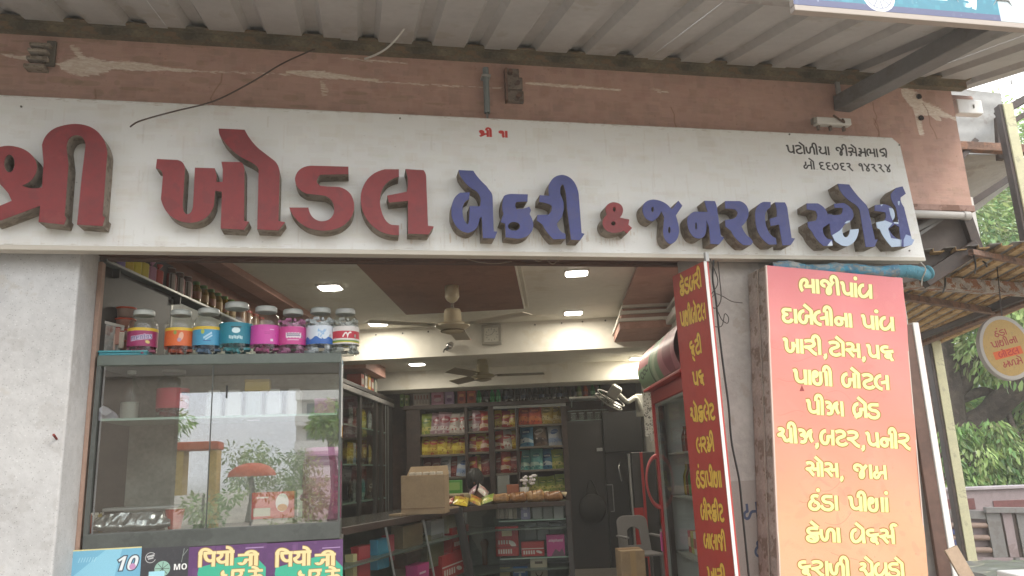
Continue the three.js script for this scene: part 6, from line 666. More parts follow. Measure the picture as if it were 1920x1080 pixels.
{ const c = onZ(1160, 750, -9.0), t = thing('wall_fan', 'white wall fan tilted down beside the back shelf', 'fan', c); const tl = (g) => g.rotateX(0.3).rotateZ(-0.6);
  P('cage', [tl(new THREE.TorusGeometry(0.17, 0.008, 8, 40).rotateX(1.57).translate(0, 0, 0)), tl(new THREE.TorusGeometry(0.17, 0.008, 8, 40).rotateX(1.57).translate(0, 0.05, 0)), ...Array.from({ length: 16 }, (_, k) => tl(SP(0.02, 0.165, -0.002, 0.002, -0.002, 0.002).translate(0, -0.012, 0).rotateY(k * 0.3927))), tl(new THREE.TorusGeometry(0.1, 0.003, 6, 32).rotateX(1.57).translate(0, -0.012, 0))].map((g) => g.translate(-0.12, -0.02, 0.08)), K(0x8f8d86, 0.4), t);
  P('blade', [0, 1, 2].map((k) => tl(new THREE.BoxGeometry(0.13, 0.004, 0.08).rotateX(0.4).translate(0.08, 0.02, 0).rotateY(k * 2.094)).translate(-0.12, -0.02, 0.08)), K(0x6f6e68, 0.4), t); P('motor', tl(RB(0.13, 0.15, 0.13, 0, 0.13, 0, 0.03, 4)).translate(-0.12, -0.02, 0.08), K(0x9b9991, 0.5), t); P('arm', TU([V(0.0, 0.06, 0.02), V(0.1, -0.02, -0.05), V(0.2, 0.02, -0.1), V(0.26, -0.12, -0.14)], 0.03, 20, 10), K(0x92918b, 0.5), t); P('wall_plate', RB(0.12, 0.26, 0.03, 0.26, -0.06, -0.15, 0.01), K(0x9a9992, 0.5), t); }
{ const p = onZ(1214, 770, -8.2), t = thing('speckled_sheet', 'narrow white sheet with dark speckles hanging beside the fridge', 'sheet', V(p.x + 0.02, onZ(1214, 818, -8.2).y, -8.2)); const h = onZ(1214, 722, -8.2).y - t.position.y; P('sheet', SP(-0.06, 0.06, 0, h, -0.004, 0.004), print(128, 512, (x, w, hh) => { x.fillStyle = '#b9b7b0'; x.fillRect(0, 0, w, hh); for (let i = 0; i < 150; i++) { x.fillStyle = pick(['#55534e', '#7d7a72', '#3f3d39']); x.beginPath(); x.ellipse(rnd() * w, rnd() * hh, rr(2, 8), rr(2, 12), rnd() * 3, 0, 7); x.fill(); } }, 0.7), t); P('weight', SP(-0.02, 0.02, -0.05, 0.02, -0.01, 0.012, 0.004), M.chrome, t); }
{ const q = (x, y) => onZ(x, y, -8.8), t = thing('old_cooler', 'dark old cooler with red edging behind the grey plastic chair', 'fridge', V(q(1200, 950).x, SF, -8.8)); const ox = -t.position.x; P('body', SP(q(1186, 900).x + ox, 1.06 + ox, 0, q(1200, 848).y - SF, -0.5, 0, 0.006), K(0x2c2926, 0.35), t); P('red_edge', [SP(q(1203, 900).x + ox, q(1208, 900).x + ox, 0, q(1205, 848).y - SF, 0, 0.02, 0.003), SP(q(1188, 950).x + ox, q(1206, 950).x + ox, 0.2, q(1195, 952).y - SF, 0, 0.014, 0.003)], M.redPaint, t); P('grey_edge', SP(q(1180, 900).x + ox, q(1184, 900).x + ox, 0, q(1182, 852).y - SF, -0.02, 0.02, 0.003), M.alu, t); }
{ const b = onZ(1204, 1080, -7.9), t = thing('plastic_chair', 'grey plastic chair standing in front of the old cooler', 'chair', V(b.x, SF, -7.9), 0.25); t.scale.setScalar(0.8); const m = K(0x6f6c6b, 0.55); const s = new THREE.Shape(); s.moveTo(-0.2, 0); s.lineTo(-0.19, 0.36); s.quadraticCurveTo(-0.18, 0.42, -0.1, 0.43); s.lineTo(0.1, 0.43); s.quadraticCurveTo(0.18, 0.42, 0.19, 0.36); s.lineTo(0.2, 0); s.closePath(); const hl = new THREE.Path(); hl.moveTo(-0.09, 0.08); hl.lineTo(0.09, 0.08); hl.lineTo(0.08, 0.26); hl.quadraticCurveTo(0, 0.34, -0.08, 0.26); hl.closePath(); s.holes.push(hl);
  P('backrest', ext(s, 0.012, 0.004).rotateX(-0.2).translate(0, 0.42, -0.17), m, t); P('seat', RB(0.42, 0.03, 0.42, 0, 0.42, 0.03, 0.014, 3), m, t); for (const [x, z] of [[-0.19, -0.16], [0.19, -0.16], [-0.19, 0.2], [0.19, 0.2]]) P('leg', CY(0.024, 0.02, 0.42, x, 0.21, z, 10), m, t); for (const x of [-0.21, 0.21]) P('armrest', RB(0.05, 0.025, 0.36, x, 0.62, 0.0, 0.01), m, t); }
{ const z = -7.3, a = onZ(1160, 1034, z), b = onZ(1206, 1032, z), w = b.x - a.x, t = thing('brown_carton', 'brown carton standing in front of the grey plastic chair', 'carton', V((a.x + b.x) / 2, SF, z - 0.15), 0.12), h = a.y - SF; P('body', RB(w, h, 0.26, 0, h / 2, 0, 0.006), M.card, t); P('flap', SP(-w / 2, w / 2, h, h + 0.005, -0.13, 0.0), K(0x8a6f50, 0.9), t); P('tape', SP(-0.025, 0.025, h * 0.2, h + 0.001, 0.13, 0.1315), K(0xa58a62, 0.4), t); }
// ---------- visi cooler along the right wall ----------
{ const dc = ray(950, 876).setY(0).normalize(), lx = dc.clone().negate(), th = Math.atan2(-lx.z, lx.x), nz = V(Math.sin(th), 0, Math.cos(th)); const c0 = onZ(1222, 735, -5.75), o = V(c0.x, SF, c0.z);
  const loc = (px, py, d = 0) => { const p = onPlane(px, py, o.clone().addScaledVector(nz, d), nz), v = V().subVectors(p, o); return [v.dot(lx), p.y - SF]; };
  const t = thing('drinks_fridge', 'tall red framed drinks fridge with a glass door along the right wall', 'fridge', o, th); const W = Math.max(0.5, loc(1302, 780)[0]), top = loc(1224, 735)[1], D = 0.34;
  P('cabinet', [SP(0, W, 0, 0.25, -D, -0.04, 0.01), SP(0, 0.03, 0.25, top, -D, -0.04), SP(W - 0.03, W, 0.25, top, -D, -0.04), SP(0.03, W - 0.03, top - 0.05, top, -D, -0.04), SP(0.03, W - 0.03, 0.25, top - 0.05, -D, -D + 0.03)], K(0xd2d1cc, 0.5), t);
  P('door_frame', [SP(0, 0.055, 0.2, top, -0.04, 0.01, 0.006), SP(W - 0.055, W, 0.2, top, -0.04, 0.01, 0.006), SP(0.055, W - 0.055, top - 0.09, top, -0.04, 0.01, 0.006), SP(0.055, W - 0.055, 0.2, 0.3, -0.04, 0.01, 0.006)], M.redPaint, t);
  P('gasket', [SP(0.06, 0.085, 0.3, top - 0.09, -0.05, -0.005), SP(W - 0.08, W - 0.06, 0.3, top - 0.09, -0.05, -0.002), SP(0.085, W - 0.08, top - 0.11, top - 0.09, -0.05, -0.005)], K(0xa5a49d, 0.4), t); P('dark_strip', SP(0.09, 0.15, 0.3, top - 0.11, -0.05, -0.02), M.darkWood, t);
  P('door_pane', keep(new THREE.PlaneGeometry(W - 0.12, top - 0.4).translate(W / 2, (top - 0.1 + 0.3) / 2, 0.0)), M.inner, t);
  const hy = (loc(1228, 858)[1] + loc(1240, 948)[1]) / 2, hr = (loc(1228, 855)[1] - loc(1240, 950)[1]) / 2; P('handle', new THREE.TorusGeometry(hr, 0.017, 10, 30, Math.PI).applyMatrix4(new THREE.Matrix4().makeBasis(V(0, 1, 0), V(0, 0, 0.5), V(1, 0, 0))).translate(0.03, hy, 0.005), K(0xb04a48, 0.4), t);
  const levels = [770, 850, 925, 1020, 1110].map((y) => loc(1265, y, -0.15)[1]); levels.slice(1).forEach((y) => P('shelf', SP(0.04, W - 0.04, y - 0.012, y, -D + 0.04, -0.06), K(0x8a8984, 0.5), t));
  // header with a bulging printed front
  const hg = new THREE.PlaneGeometry(1, 1, 12, 16); { const p = hg.attributes.position; for (let i = 0; i < p.count; i++) { const sx = p.getX(i) + 0.5, ty = p.getY(i) + 0.5; p.setXYZ(i, -0.02 + sx * (W + 0.04), top + 0.03 + 0.27 * ty, 0.012 + 0.085 * Math.pow(Math.sin(Math.PI * (0.12 + 0.8 * ty)), 0.8) - 0.02 * ty); } hg.computeVertexNormals(); }
  P('header_print', keep(hg), print(512, 256, (x, w, h) => { x.fillStyle = '#7f9a78'; x.fillRect(0, 0, w, h); x.fillStyle = '#b5767c'; x.fillRect(0, 0, w * 0.34, h * 0.52); x.fillRect(w * 0.6, 0, w * 0.4, h); x.fillStyle = '#94525c'; x.beginPath(); x.ellipse(w * 0.82, h * 0.5, w * 0.1, h * 0.6, 0, 0, 7); x.fill(); x.strokeStyle = '#333a33'; x.lineWidth = 12; for (const [a, b, r] of [[0.12, 0.7, 20], [0.2, 0.66, 16], [0.28, 0.6, 18]]) { x.beginPath(); x.arc(w * a, h * b, r, 0.4, 5.8); x.stroke(); } x.strokeStyle = '#c2b8b0'; x.lineWidth = 9; for (let k = 0; k < 4; k++) { x.beginPath(); x.arc(w * (0.08 + k * 0.06), h * 0.24, 10, 0, 5); x.stroke(); } x.fillStyle = '#4a5a46'; x.fillRect(w * 0.36, 0, 14, h); x.fillStyle = '#a9b59a'; x.beginPath(); x.moveTo(w * 0.4, h); x.quadraticCurveTo(w * 0.46, h * 0.2, w * 0.56, h * 0.1); x.lineTo(w * 0.6, h * 0.3); x.quadraticCurveTo(w * 0.5, h * 0.5, w * 0.48, h); x.fill(); }, 0.4), t);
  P('header_case', [SP(-0.015, W, top + 0.03, top + 0.3, -D, 0.012, 0.01), SP(0, W, top, top + 0.02, -D, 0.06, 0.006)], M.redPaint, t);
  // what stands inside
  const bl = LA([[0, 0], [0.03, 0], [0.033, 0.01], [0.033, 0.12], [0.014, 0.17], [0.014, 0.2], [0, 0.2]], 16); const inside = [[1, 'reddish', 0x8a3a30, 2], [2, 'mixed', 0x5f7f4a, 5], [3, 'x', 0, 0]];
  const putB = (label, lxp, y, col, sc, cap = 0xb8b3a8) => { const p = o.clone().addScaledVector(lx, lxp).addScaledVector(nz, -0.17).setY(SF + y); const b = thing('chilled_bottle', label, 'bottle', p); b.scale.setScalar(sc); P('bottle', bl, new THREE.MeshPhysicalMaterial({ color: col, roughness: 0.15, clearcoat: 1 }), b); P('cap', CY(0.017, 0.017, 0.02, 0, 0.206, 0, 12), K(cap, 0.4), b); };
  [0x6f4a42, 0x8a3a32, 0x5a4038].forEach((c, i) => putB(`brownish bottle on the top fridge shelf, ${['farthest', 'middle', 'nearest'][i]} of three`, 0.2 + i * 0.1, levels[1], c, 0.9)); [0x9c8a3a, 0x6a3a2c, 0x4a7a4c, 0xa5a49c, 0x3c7a52].forEach((c, i) => putB(`bottle on the second fridge shelf, ${ordN[i]} from the door handle side`, 0.17 + i * 0.075, levels[2], c, 1.05));
  [['red', 0xa53a3a, 0.24], ['yellow green', 0xa5a54a, 0.32], ['white', 0xbab8b0, 0.4]].forEach(([n, c, u], i) => { const p = o.clone().addScaledVector(lx, u).addScaledVector(nz, -0.16).setY(SF + levels[3]), b = thing('drink_carton', `${n} carton on the low fridge shelf`, 'carton', p, th); P('carton', RB(0.075, 0.14, 0.07, 0, 0.07, 0, 0.004), K(c, 0.4), b); P('print', SP(-0.03, 0.03, 0.04, 0.1, 0.035, 0.0375), K([0xc9b8a4, 0x6f8f4a, 0xa0604c][i], 0.5), b); });
  const tg = loc(1235, 890 + 120)[1]; const g = thing('pink_tag', 'bright pink tag hanging on the fridge door frame', 'tag', o.clone().addScaledVector(lx, 0.02).addScaledVector(nz, 0.02).setY(SF + tg), th); P('card', RB(0.05, 0.13, 0.006, 0, 0, 0, 0.003), K(0xc2478c, 0.4), g); P('clip', SP(-0.01, 0.01, 0.05, 0.08, -0.006, 0.008), M.chrome, g); }
// ---------- counters inside ----------
const CH = 1.2, cA = V(-1.36, 0, -4.95), cB = V(-0.92, 0, -7.25), cC = V(-0.6, 0, -7.72), cD = V(0.07, 0, -7.78);
{ const t = thing('glass_counter', 'long glass fronted shop counter with sloping front turning the corner', 'counter', V(-0.9, SF, -7)), o = t.position, w = (p, h) => V(p.x, h, p.z).sub(o), out = (a, b) => { const d = V().subVectors(b, a).normalize(); return V(-d.z, 0, d.x); };
  const nA = out(cA, cB), nB = out(cB, cC), nC = out(cC, cD), off = (p, n, k) => p.clone().addScaledVector(n, k), F2 = 0.14;
  const back = [V(0.07, 0, -8.25), V(-0.95, 0, -8.2), V(-1.5, 0, -7.3), V(-1.9, 0, -4.9)];
  P('counter_top', polyXZ([cA, cB, cC, cD, ...back].map((p) => [p.x, p.z]), CH - 0.03, CH).translate(-o.x, -o.y, -o.z), G(0x33312d, 0.22, { m: 0.7, amp: 0.12 }), t);
  const edge = (a, b) => bar(w(a, CH - 0.02), w(b, CH - 0.02), 0.03, 0.045); P('top_edge', [edge(cA, cB), edge(cB, cC), edge(cC, cD)], M.darkWood, t);
  P('wood_strip', [bar(w(V(-1.28, 0, -6.2).addScaledVector(nA, 0.0), CH + 0.008), w(off(cB, nA, -0.04), CH + 0.008), 0.1, 0.014)], M.card, t);
  const foot = (p, n) => off(p, n, F2); const pane = (a, b, n0, n1) => slab([w(a, CH - 0.045), w(b, CH - 0.045), w(foot(b, n1), SF + 0.12), w(foot(a, n0), SF + 0.12)], 0.004, V(0, 0, 0.01));
  const gl = (a, b, n0, n1) => { const q = [w(a, CH - 0.045), w(b, CH - 0.045), w(foot(b, n1), SF + 0.12), w(foot(a, n0), SF + 0.12)], g = new THREE.BufferGeometry(); g.setAttribute('position', new THREE.Float32BufferAttribute([q[0], q[1], q[2], q[0], q[2], q[3]].flatMap((v) => v.toArray()), 3)); g.computeVertexNormals(); return g; };
  P('front_pane', gl(cA, cB, nA, nA), M.inner, t); P('front_pane', gl(cB, cC, nA, nC), M.tinted, t); P('front_pane', gl(cC, cD, nC, nC), M.inner, t);
  P('corner_post', bar(w(cB, CH), w(foot(cB, nA), SF), 0.075, 0.05, V(0, 0, 1)), M.dark, t); P('corner_post', bar(w(cD, CH), w(foot(cD, nC), SF), 0.05, 0.05, V(0, 0, 1)), M.dark, t);
  for (const k of [0.3, 0.62]) { const a = cA.clone().lerp(cB, k); P('pane_joint', bar(w(a, CH - 0.04), w(foot(a, nA), SF + 0.1), 0.014, 0.012, V(0, 0, 1)), M.alu, t); }
  P('plinth', [bar(w(foot(cA, nA), SF + 0.06), w(foot(cB, nA), SF + 0.06), 0.05, 0.12), bar(w(foot(cB, nA), SF + 0.06), w(foot(cD, nC), SF + 0.06), 0.05, 0.12)], M.dark, t);
  const shelf = (h, k) => polyXZ([off(cA, nA, k), off(cB, nA, k), off(cC, nC, k), off(cD, nC, k), ...back].map((p) => [p.x, p.z]), h - 0.012, h).translate(-o.x, -o.y, -o.z); P('shelf', shelf(0.965, 0.01), G(0x5f6a63, 0.3, { m: 0.6 }), t); P('shelf', shelf(0.6, 0.06), G(0x5a625c, 0.35, { m: 0.6 }), t);
  P('back_panel', [bar(w(V(-1.52, 0, -7.25), (CH + SF) / 2 - 0.02), w(V(-1.86, 0, -4.95), (CH + SF) / 2 - 0.02), 0.02, CH - SF - 0.08), bar(w(V(-0.95, 0, -8.18), (CH + SF) / 2 - 0.02), w(V(0.05, 0, -8.23), (CH + SF) / 2 - 0.02), 0.02, CH - SF - 0.08)], M.laminate, t);
  P('end_panel', slab([w(V(0.075, 0, -7.78), CH - 0.03), w(V(0.075, 0, -8.25), CH - 0.03), w(V(0.075, 0, -8.25), SF), w(V(0.075, 0, -7.68), SF)], 0.01, V(1, 0, 0)), M.dark, t);
  const put = (name, label, cat, p, turn, w2, h2, d2, col, draw) => { const b = thing(name, label, cat, p, turn); P('carton', RB(w2, h2, d2, 0, h2 / 2, 0, 0.004), K(col, 0.5), b); if (draw) P('printed_front', keep(new THREE.PlaneGeometry(w2 * 0.98, h2 * 0.98).translate(0, h2 / 2, d2 / 2 + 0.0015)), print(128, 128, draw, 0.45), b); P('lid_edge', SP(-w2 / 2 - 0.001, w2 / 2 + 0.001, h2 * 0.94, h2 + 0.002, -d2 / 2 - 0.001, d2 / 2 - 0.002), K(col, 0.5), b); return b; };
  const redFace = (x, w2, h2) => { x.fillStyle = '#a82a2a'; x.fillRect(0, 0, w2, h2); x.fillStyle = '#c9b58a'; x.fillRect(36, 6, 58, 34); x.fillStyle = '#cfc8c2'; x.beginPath(); x.ellipse(96, 76, 22, 12, 0.6, 0, 7); x.fill(); for (let k = 0; k < 5; k++) x.fillRect(14 + k * 15, 58, 9, 18); for (let k = 0; k < 6; k++) x.fillRect(12 + k * 14, 98, 9, 20); x.fillStyle = '#7a1c20'; x.fillRect(0, 86, w2, 5); };
  const redLow = (x, w2, h2) => { x.fillStyle = '#a82a2a'; x.fillRect(0, 0, w2, h2); x.fillStyle = '#cfc8c2'; x.fillRect(0, 56, w2, 8); for (let k = 0; k < 5; k++) x.fillRect(10 + k * 14, 76, 9, 34); x.beginPath(); x.ellipse(100, 92, 20, 11, 0.6, 0, 7); x.fill(); };
  const zB = -7.84, at = (px, py) => onZ(px, py, zB), base = (px, py) => { const p = at(px, py); p.z = zB - 0.06; return p; };
  const w1 = (a, b, y) => at(b, y).x - at(a, y).x, H1 = (x, y0, y1) => at(x, y0).y - at(x, y1).y;
  const front = (name, label, cat, x0, x1, y0, y1, col, draw, dz = 0) => { const p = at((x0 + x1) / 2, y1); p.z -= 0.05 + dz; return put(name, label, cat, p, 0, w1(x0, x1, y1), H1(x0, y0, y1), 0.09, col, draw); };
  P('glass_shelf', SP(cC.x - o.x, cD.x - o.x, at(1000, 974).y - 0.01 - SF, at(1000, 974).y - SF, zB - 0.3 - o.z, zB + 0.02 - o.z), M.shelfGlass, t); P('glass_shelf', SP(cC.x - o.x, cD.x - o.x, at(1000, 1044).y - 0.012 - SF, at(1000, 1044).y - 0.002 - SF, zB - 0.3 - o.z, zB + 0.04 - o.z), M.shelfGlass, t);
  front('biscuit_box', 'tall red biscuit box on the middle glass shelf of the counter', 'box', 930, 973, 988, 1043, 0xa02a2a, redFace); front('biscuit_box', 'low red biscuit box beside the bright pink box in the counter', 'box', 978, 1021, 1016, 1043, 0xa02a2a, redLow);
  front('pink_box', 'bright pink box with white lettering at the right end of the counter', 'box', 1026, 1060, 1003, 1043, 0xb83a7c, (x, w2, h2) => { x.fillStyle = '#c2408a'; x.fillRect(0, 0, w2, h2); x.font = 'italic bold 24px sans-serif'; x.fillStyle = '#e0d0d8'; x.fillText('elephant', 12, 40); x.fillStyle = '#6f4a60'; x.beginPath(); x.moveTo(30, h2); x.lineTo(60, 84); x.lineTo(90, 104); x.lineTo(110, 80); x.lineTo(w2, h2); x.fill(); });
  front('cup_box', 'beige box with a brown printed cup at the bottom of the counter', 'box', 996, 1028, 1048, 1100, 0xb0a48f, (x, w2, h2) => { x.fillStyle = '#b3a892'; x.fillRect(0, 0, w2, h2); x.strokeStyle = '#5c4430'; x.lineWidth = 7; x.beginPath(); x.arc(64, 56, 26, 0.2, 2.9); x.stroke(); x.fillStyle = '#4c3a2c'; x.fillRect(34, 10, 60, 12); });
  front('blue_packet', 'blue and white packet at the bottom of the counter beside the cup box', 'packet', 963, 990, 1064, 1100, 0x4a78b0, (x, w2, h2) => { x.fillStyle = '#3f6fae'; x.fillRect(0, 0, w2, h2); x.fillStyle = '#c9d2da'; x.fillRect(10, 10, 100, 26); x.fillRect(50, 40, 22, 60); }); front('yellow_packet', 'pale yellow packet at the bottom left of the counter front', 'packet', 938, 957, 1066, 1100, 0xb9ad7a);
  for (let k = 0; k < 5; k++) front('biscuit_pack', `thin beige biscuit pack on the top glass shelf of the counter, ${ordN[k]} from the corner`, 'packet', 930 + k * 8, 937 + k * 8, 954, 973, [0x8f8270, 0xa09584, 0x7c7060, 0xb0a696, 0x948a78][k]); front('lilac_pack', 'pale violet carton on the top glass shelf of the counter', 'carton', 977, 994, 947, 974, 0x8a88a8, (x, w2, h2) => { x.fillStyle = '#8886a8'; x.fillRect(0, 0, w2, h2); x.fillStyle = '#bdbccb'; x.fillRect(30, 20, 60, 20); x.fillRect(40, 70, 50, 34); });
  for (let k = 0; k < 3; k++) front('clear_pack', `wrinkled clear plastic pack on the top counter shelf, ${ordN[k]} right of the violet carton`, 'packet', 999 + k * 20, 1017 + k * 20, 950, 973, [0x8c8f8c, 0x7a7d7b, 0x969895][k]); for (let k = 0; k < 3; k++) front('grey_carton', `grey carton behind the low red box, ${ordN[k]} from the tall red box`, 'carton', 984 + k * 24, 1006 + k * 24, 982, 1014, [0x6f7673, 0x7d8380, 0x666d6a][k], null, 0.1);
  // goods behind the sloping panes of the long run
  const side = (name, label, cat, px, py, ww, hh, dd, col, draw) => { const p = onPlane(px, py, off(cA, nA, -0.1), nA); return put(name, label, cat, V(p.x, Math.max(SF + 0.02, p.y), p.z), Math.atan2(nA.x, nA.z), ww, hh, dd, col, draw); };
  side('carton', 'brown open carton behind the sloping counter pane', 'carton', 764, 1034, 0.42, 0.2, 0.1, 0x6f5f48); side('biscuit_box', 'tall red biscuit box behind the sloping pane by the dark post', 'box', 855, 1045, 0.5, 0.27, 0.1, 0xa02a2a, redFace); side('biscuit_box', 'low red biscuit box behind the sloping pane', 'box', 838, 1082, 0.6, 0.2, 0.12, 0xa02a2a, redLow); side('pink_box', 'bright pink box low behind the sloping counter pane', 'box', 783, 1100, 0.26, 0.17, 0.1, 0xb83a7c, (x, w2, h2) => { x.fillStyle = '#bd3f86'; x.fillRect(0, 0, w2, h2); x.fillStyle = '#dcc4d2'; x.fillRect(20, 40, 70, 12); }); side('blue_pouch', 'blue pouch behind the sloping counter pane at left', 'packet', 712, 1066, 0.2, 0.2, 0.06, 0x3f84a0); side('red_pouch', 'red pouch behind the sloping counter pane at far left', 'packet', 676, 1100, 0.18, 0.26, 0.06, 0xa0323c); side('cream_pack', 'cream pack behind the sloping counter pane at far left', 'packet', 658, 1100, 0.06, 0.2, 0.06, 0xb3a67c); side('red_sachet', 'red and white sachet beside the blue pouch in the counter', 'packet', 728, 1052, 0.12, 0.18, 0.05, 0x96404a); side('silver_pack', 'crumpled silver pack behind the upper sloping pane', 'packet', 815, 1010, 0.34, 0.15, 0.06, 0x8a8b90); side('silver_pack', 'beige sachet strip behind the upper sloping pane near the post', 'packet', 845, 998, 0.3, 0.15, 0.05, 0x8d8776); side('olive_pack', 'olive pack between the pink box and the red boxes in the counter', 'packet', 812, 1062, 0.4, 0.26, 0.06, 0x5f5c45);
  // on the counter
  { const a = onZ(751, 968, -6.25), b = onZ(834, 962, -6.25), top = onZ(760, 892, -6.25).y, ww = b.x - a.x; const c = thing('cardboard_box', 'plain brown cardboard box standing on the long glass counter', 'cardboard box', V((a.x + b.x) / 2, CH, -6.4)); const hh = top - CH; P('body', RB(ww, hh, 0.26, 0, hh / 2, 0, 0.006), M.card, c); P('lower_fold', SP(-ww / 2 - 0.001, ww / 2 + 0.001, 0.045, 0.05, 0.125, 0.1325), K(0x7c6146, 0.9), c); P('contents', [0, 1, 2, 3, 4].map((k) => RB(0.05, 0.03, 0.05, -0.1 + k * 0.055, hh + 0.008, 0.02 + 0.02 * (k % 2), 0.01)), K(0xbdb5a6, 0.8), c); P('flap', slab([V(-ww / 2, hh, -0.13), V(ww / 2, hh, -0.13), V(ww / 2 - 0.02, hh + 0.07, -0.2), V(-ww / 2 + 0.02, hh + 0.07, -0.2)], 0.004, V(0, 0, -1)), M.card, c); }
  const on = (px, z) => V(onZ(px, 940, z).x, CH, z);
  { const c = thing('plastic_tub', 'low clear pack of rusks under the green carton', 'packet', on(856, -7.55)); P('pack', RB(0.24, 0.12, 0.16, 0, 0.06, 0, 0.02, 3), K(0x94896e, 0.4), c); P('rusk', [0, 1, 2, 3].map((k) => RB(0.04, 0.07, 0.02, -0.08 + k * 0.05, 0.07, 0.075, 0.008).rotateZ(0.3 * (k % 2 ? 1 : -1) * 0.3)), K(0x6f4a34, 0.7), c); const g = thing('green_carton', 'bright green carton on top of the clear rusk pack', 'carton', on(852, -7.56).setY(CH + 0.12)); P('carton', RB(0.15, 0.12, 0.1, 0, 0.06, 0, 0.004), K(0x4f8f3f, 0.5), g); P('label_patch', SP(-0.04, 0.06, 0.03, 0.1, 0.05, 0.0525), K(0x86a85f, 0.5), g); }
  const lay = (label, col, px, z, turn, sc, y = 0) => { const b = packet(label, col, 'm', on(px, z).setY(CH + 0.02 + y), turn, -1.25, sc); return b; };
  lay('yellow packet lying at the counter corner in front of the rusk pack', 'yellow', 862, -7.28, 0.2, 0.9); lay('red packet lying beside the cardboard box', 'red', 840, -7.2, -0.5, 0.6, 0.01); lay('yellow and red packet lying in the heap on the counter', 'yellow and red', 890, -7.5, 0.5, 0.8); lay('green and yellow packet lying in the heap beside the bread', 'green and yellow', 912, -7.6, -0.3, 0.85); lay('white and red packet on top of the heap on the counter', 'white and red', 905, -7.72, 0.8, 0.85, 0.07); lay('pink and white packet on top of the heap near the head', 'pink and white', 884, -7.72, -0.8, 0.8, 0.07);
  for (let k = 0; k < 4; k++) { const b = thing('bread_loaf', `brown bread loaf in clear wrapping on the counter, ${ordN[k]} from the packet heap`, 'bread', on(938 + k * 33, -7.93), rr(-0.15, 0.15)); b.rotation.y = rr(-0.4, 0.4); b.scale.set(rr(0.85, 0.98), rr(0.85, 1.1), 1); { const g = new RoundedBoxGeometry(0.2, 0.1, 0.14, 8, 0.045), p = g.attributes.position; for (let i = 0; i < p.count; i++) { const u = p.getX(i), k = 0.006 * Math.sin(u * 90 + p.getZ(i) * 60) ; p.setY(i, p.getY(i) * (1 + 0.12 * Math.sin(u * 38)) + k); } g.computeVertexNormals(); P('loaf', g.translate(0, 0.05, 0), new THREE.MeshPhysicalMaterial({ color: [0xb58a55, 0xa9763f, 0xbf9560, 0xa3703c][k], roughness: 0.6, clearcoat: 0.7, clearcoatRoughness: 0.25, map: neutral.p }), b); } P('wrapper_end', new THREE.ConeGeometry(0.03, 0.06, 10).rotateZ(1.2).translate(0.105, 0.075, 0.03), K(0xbfae8e, 0.3), b); for (const d of [-0.05, 0, 0.05]) P('slice_line', SP(d - 0.001, d + 0.001, 0.02, 0.104, 0.05, 0.0715), K(0x8a5f35, 0.8), b); }
  { const b = thing('paper_cup', 'white cup holding crumpled white paper on the counter by the bread', 'cup', on(984, -8.05).setY(CH)); P('cup', LA([[0, 0], [0.035, 0], [0.048, 0.14], [0, 0.14]], 20), K(0xb9b8b2, 0.5), b); const l = []; for (let k = 0; k < 16; k++) l.push(new THREE.IcosahedronGeometry(0.022, 0).scale(1, 0.7, 1).rotateY(k).translate(0.03 + rr(-0.06, 0.09), 0.2 + rr(-0.03, 0.05), rr(-0.03, 0.03))); P('crumpled_paper', l, K(0xd9d4d4, 0.6), b); P('stem', CY(0.01, 0.01, 0.06, 0.02, 0.16, 0, 8), K(0x8f8d86, 0.5), b); }
  for (const [px, col, l] of [[945, 0x6d716c, 'grey open carton behind the bread by the cabinet stile'], [962, 0x8a5136, 'small orange brown box behind the bread loaves']]) put('carton', l, 'carton', on(px, -8.1), 0.1, 0.12, col === 0x6d716c ? 0.26 : 0.17, 0.1, col);
}
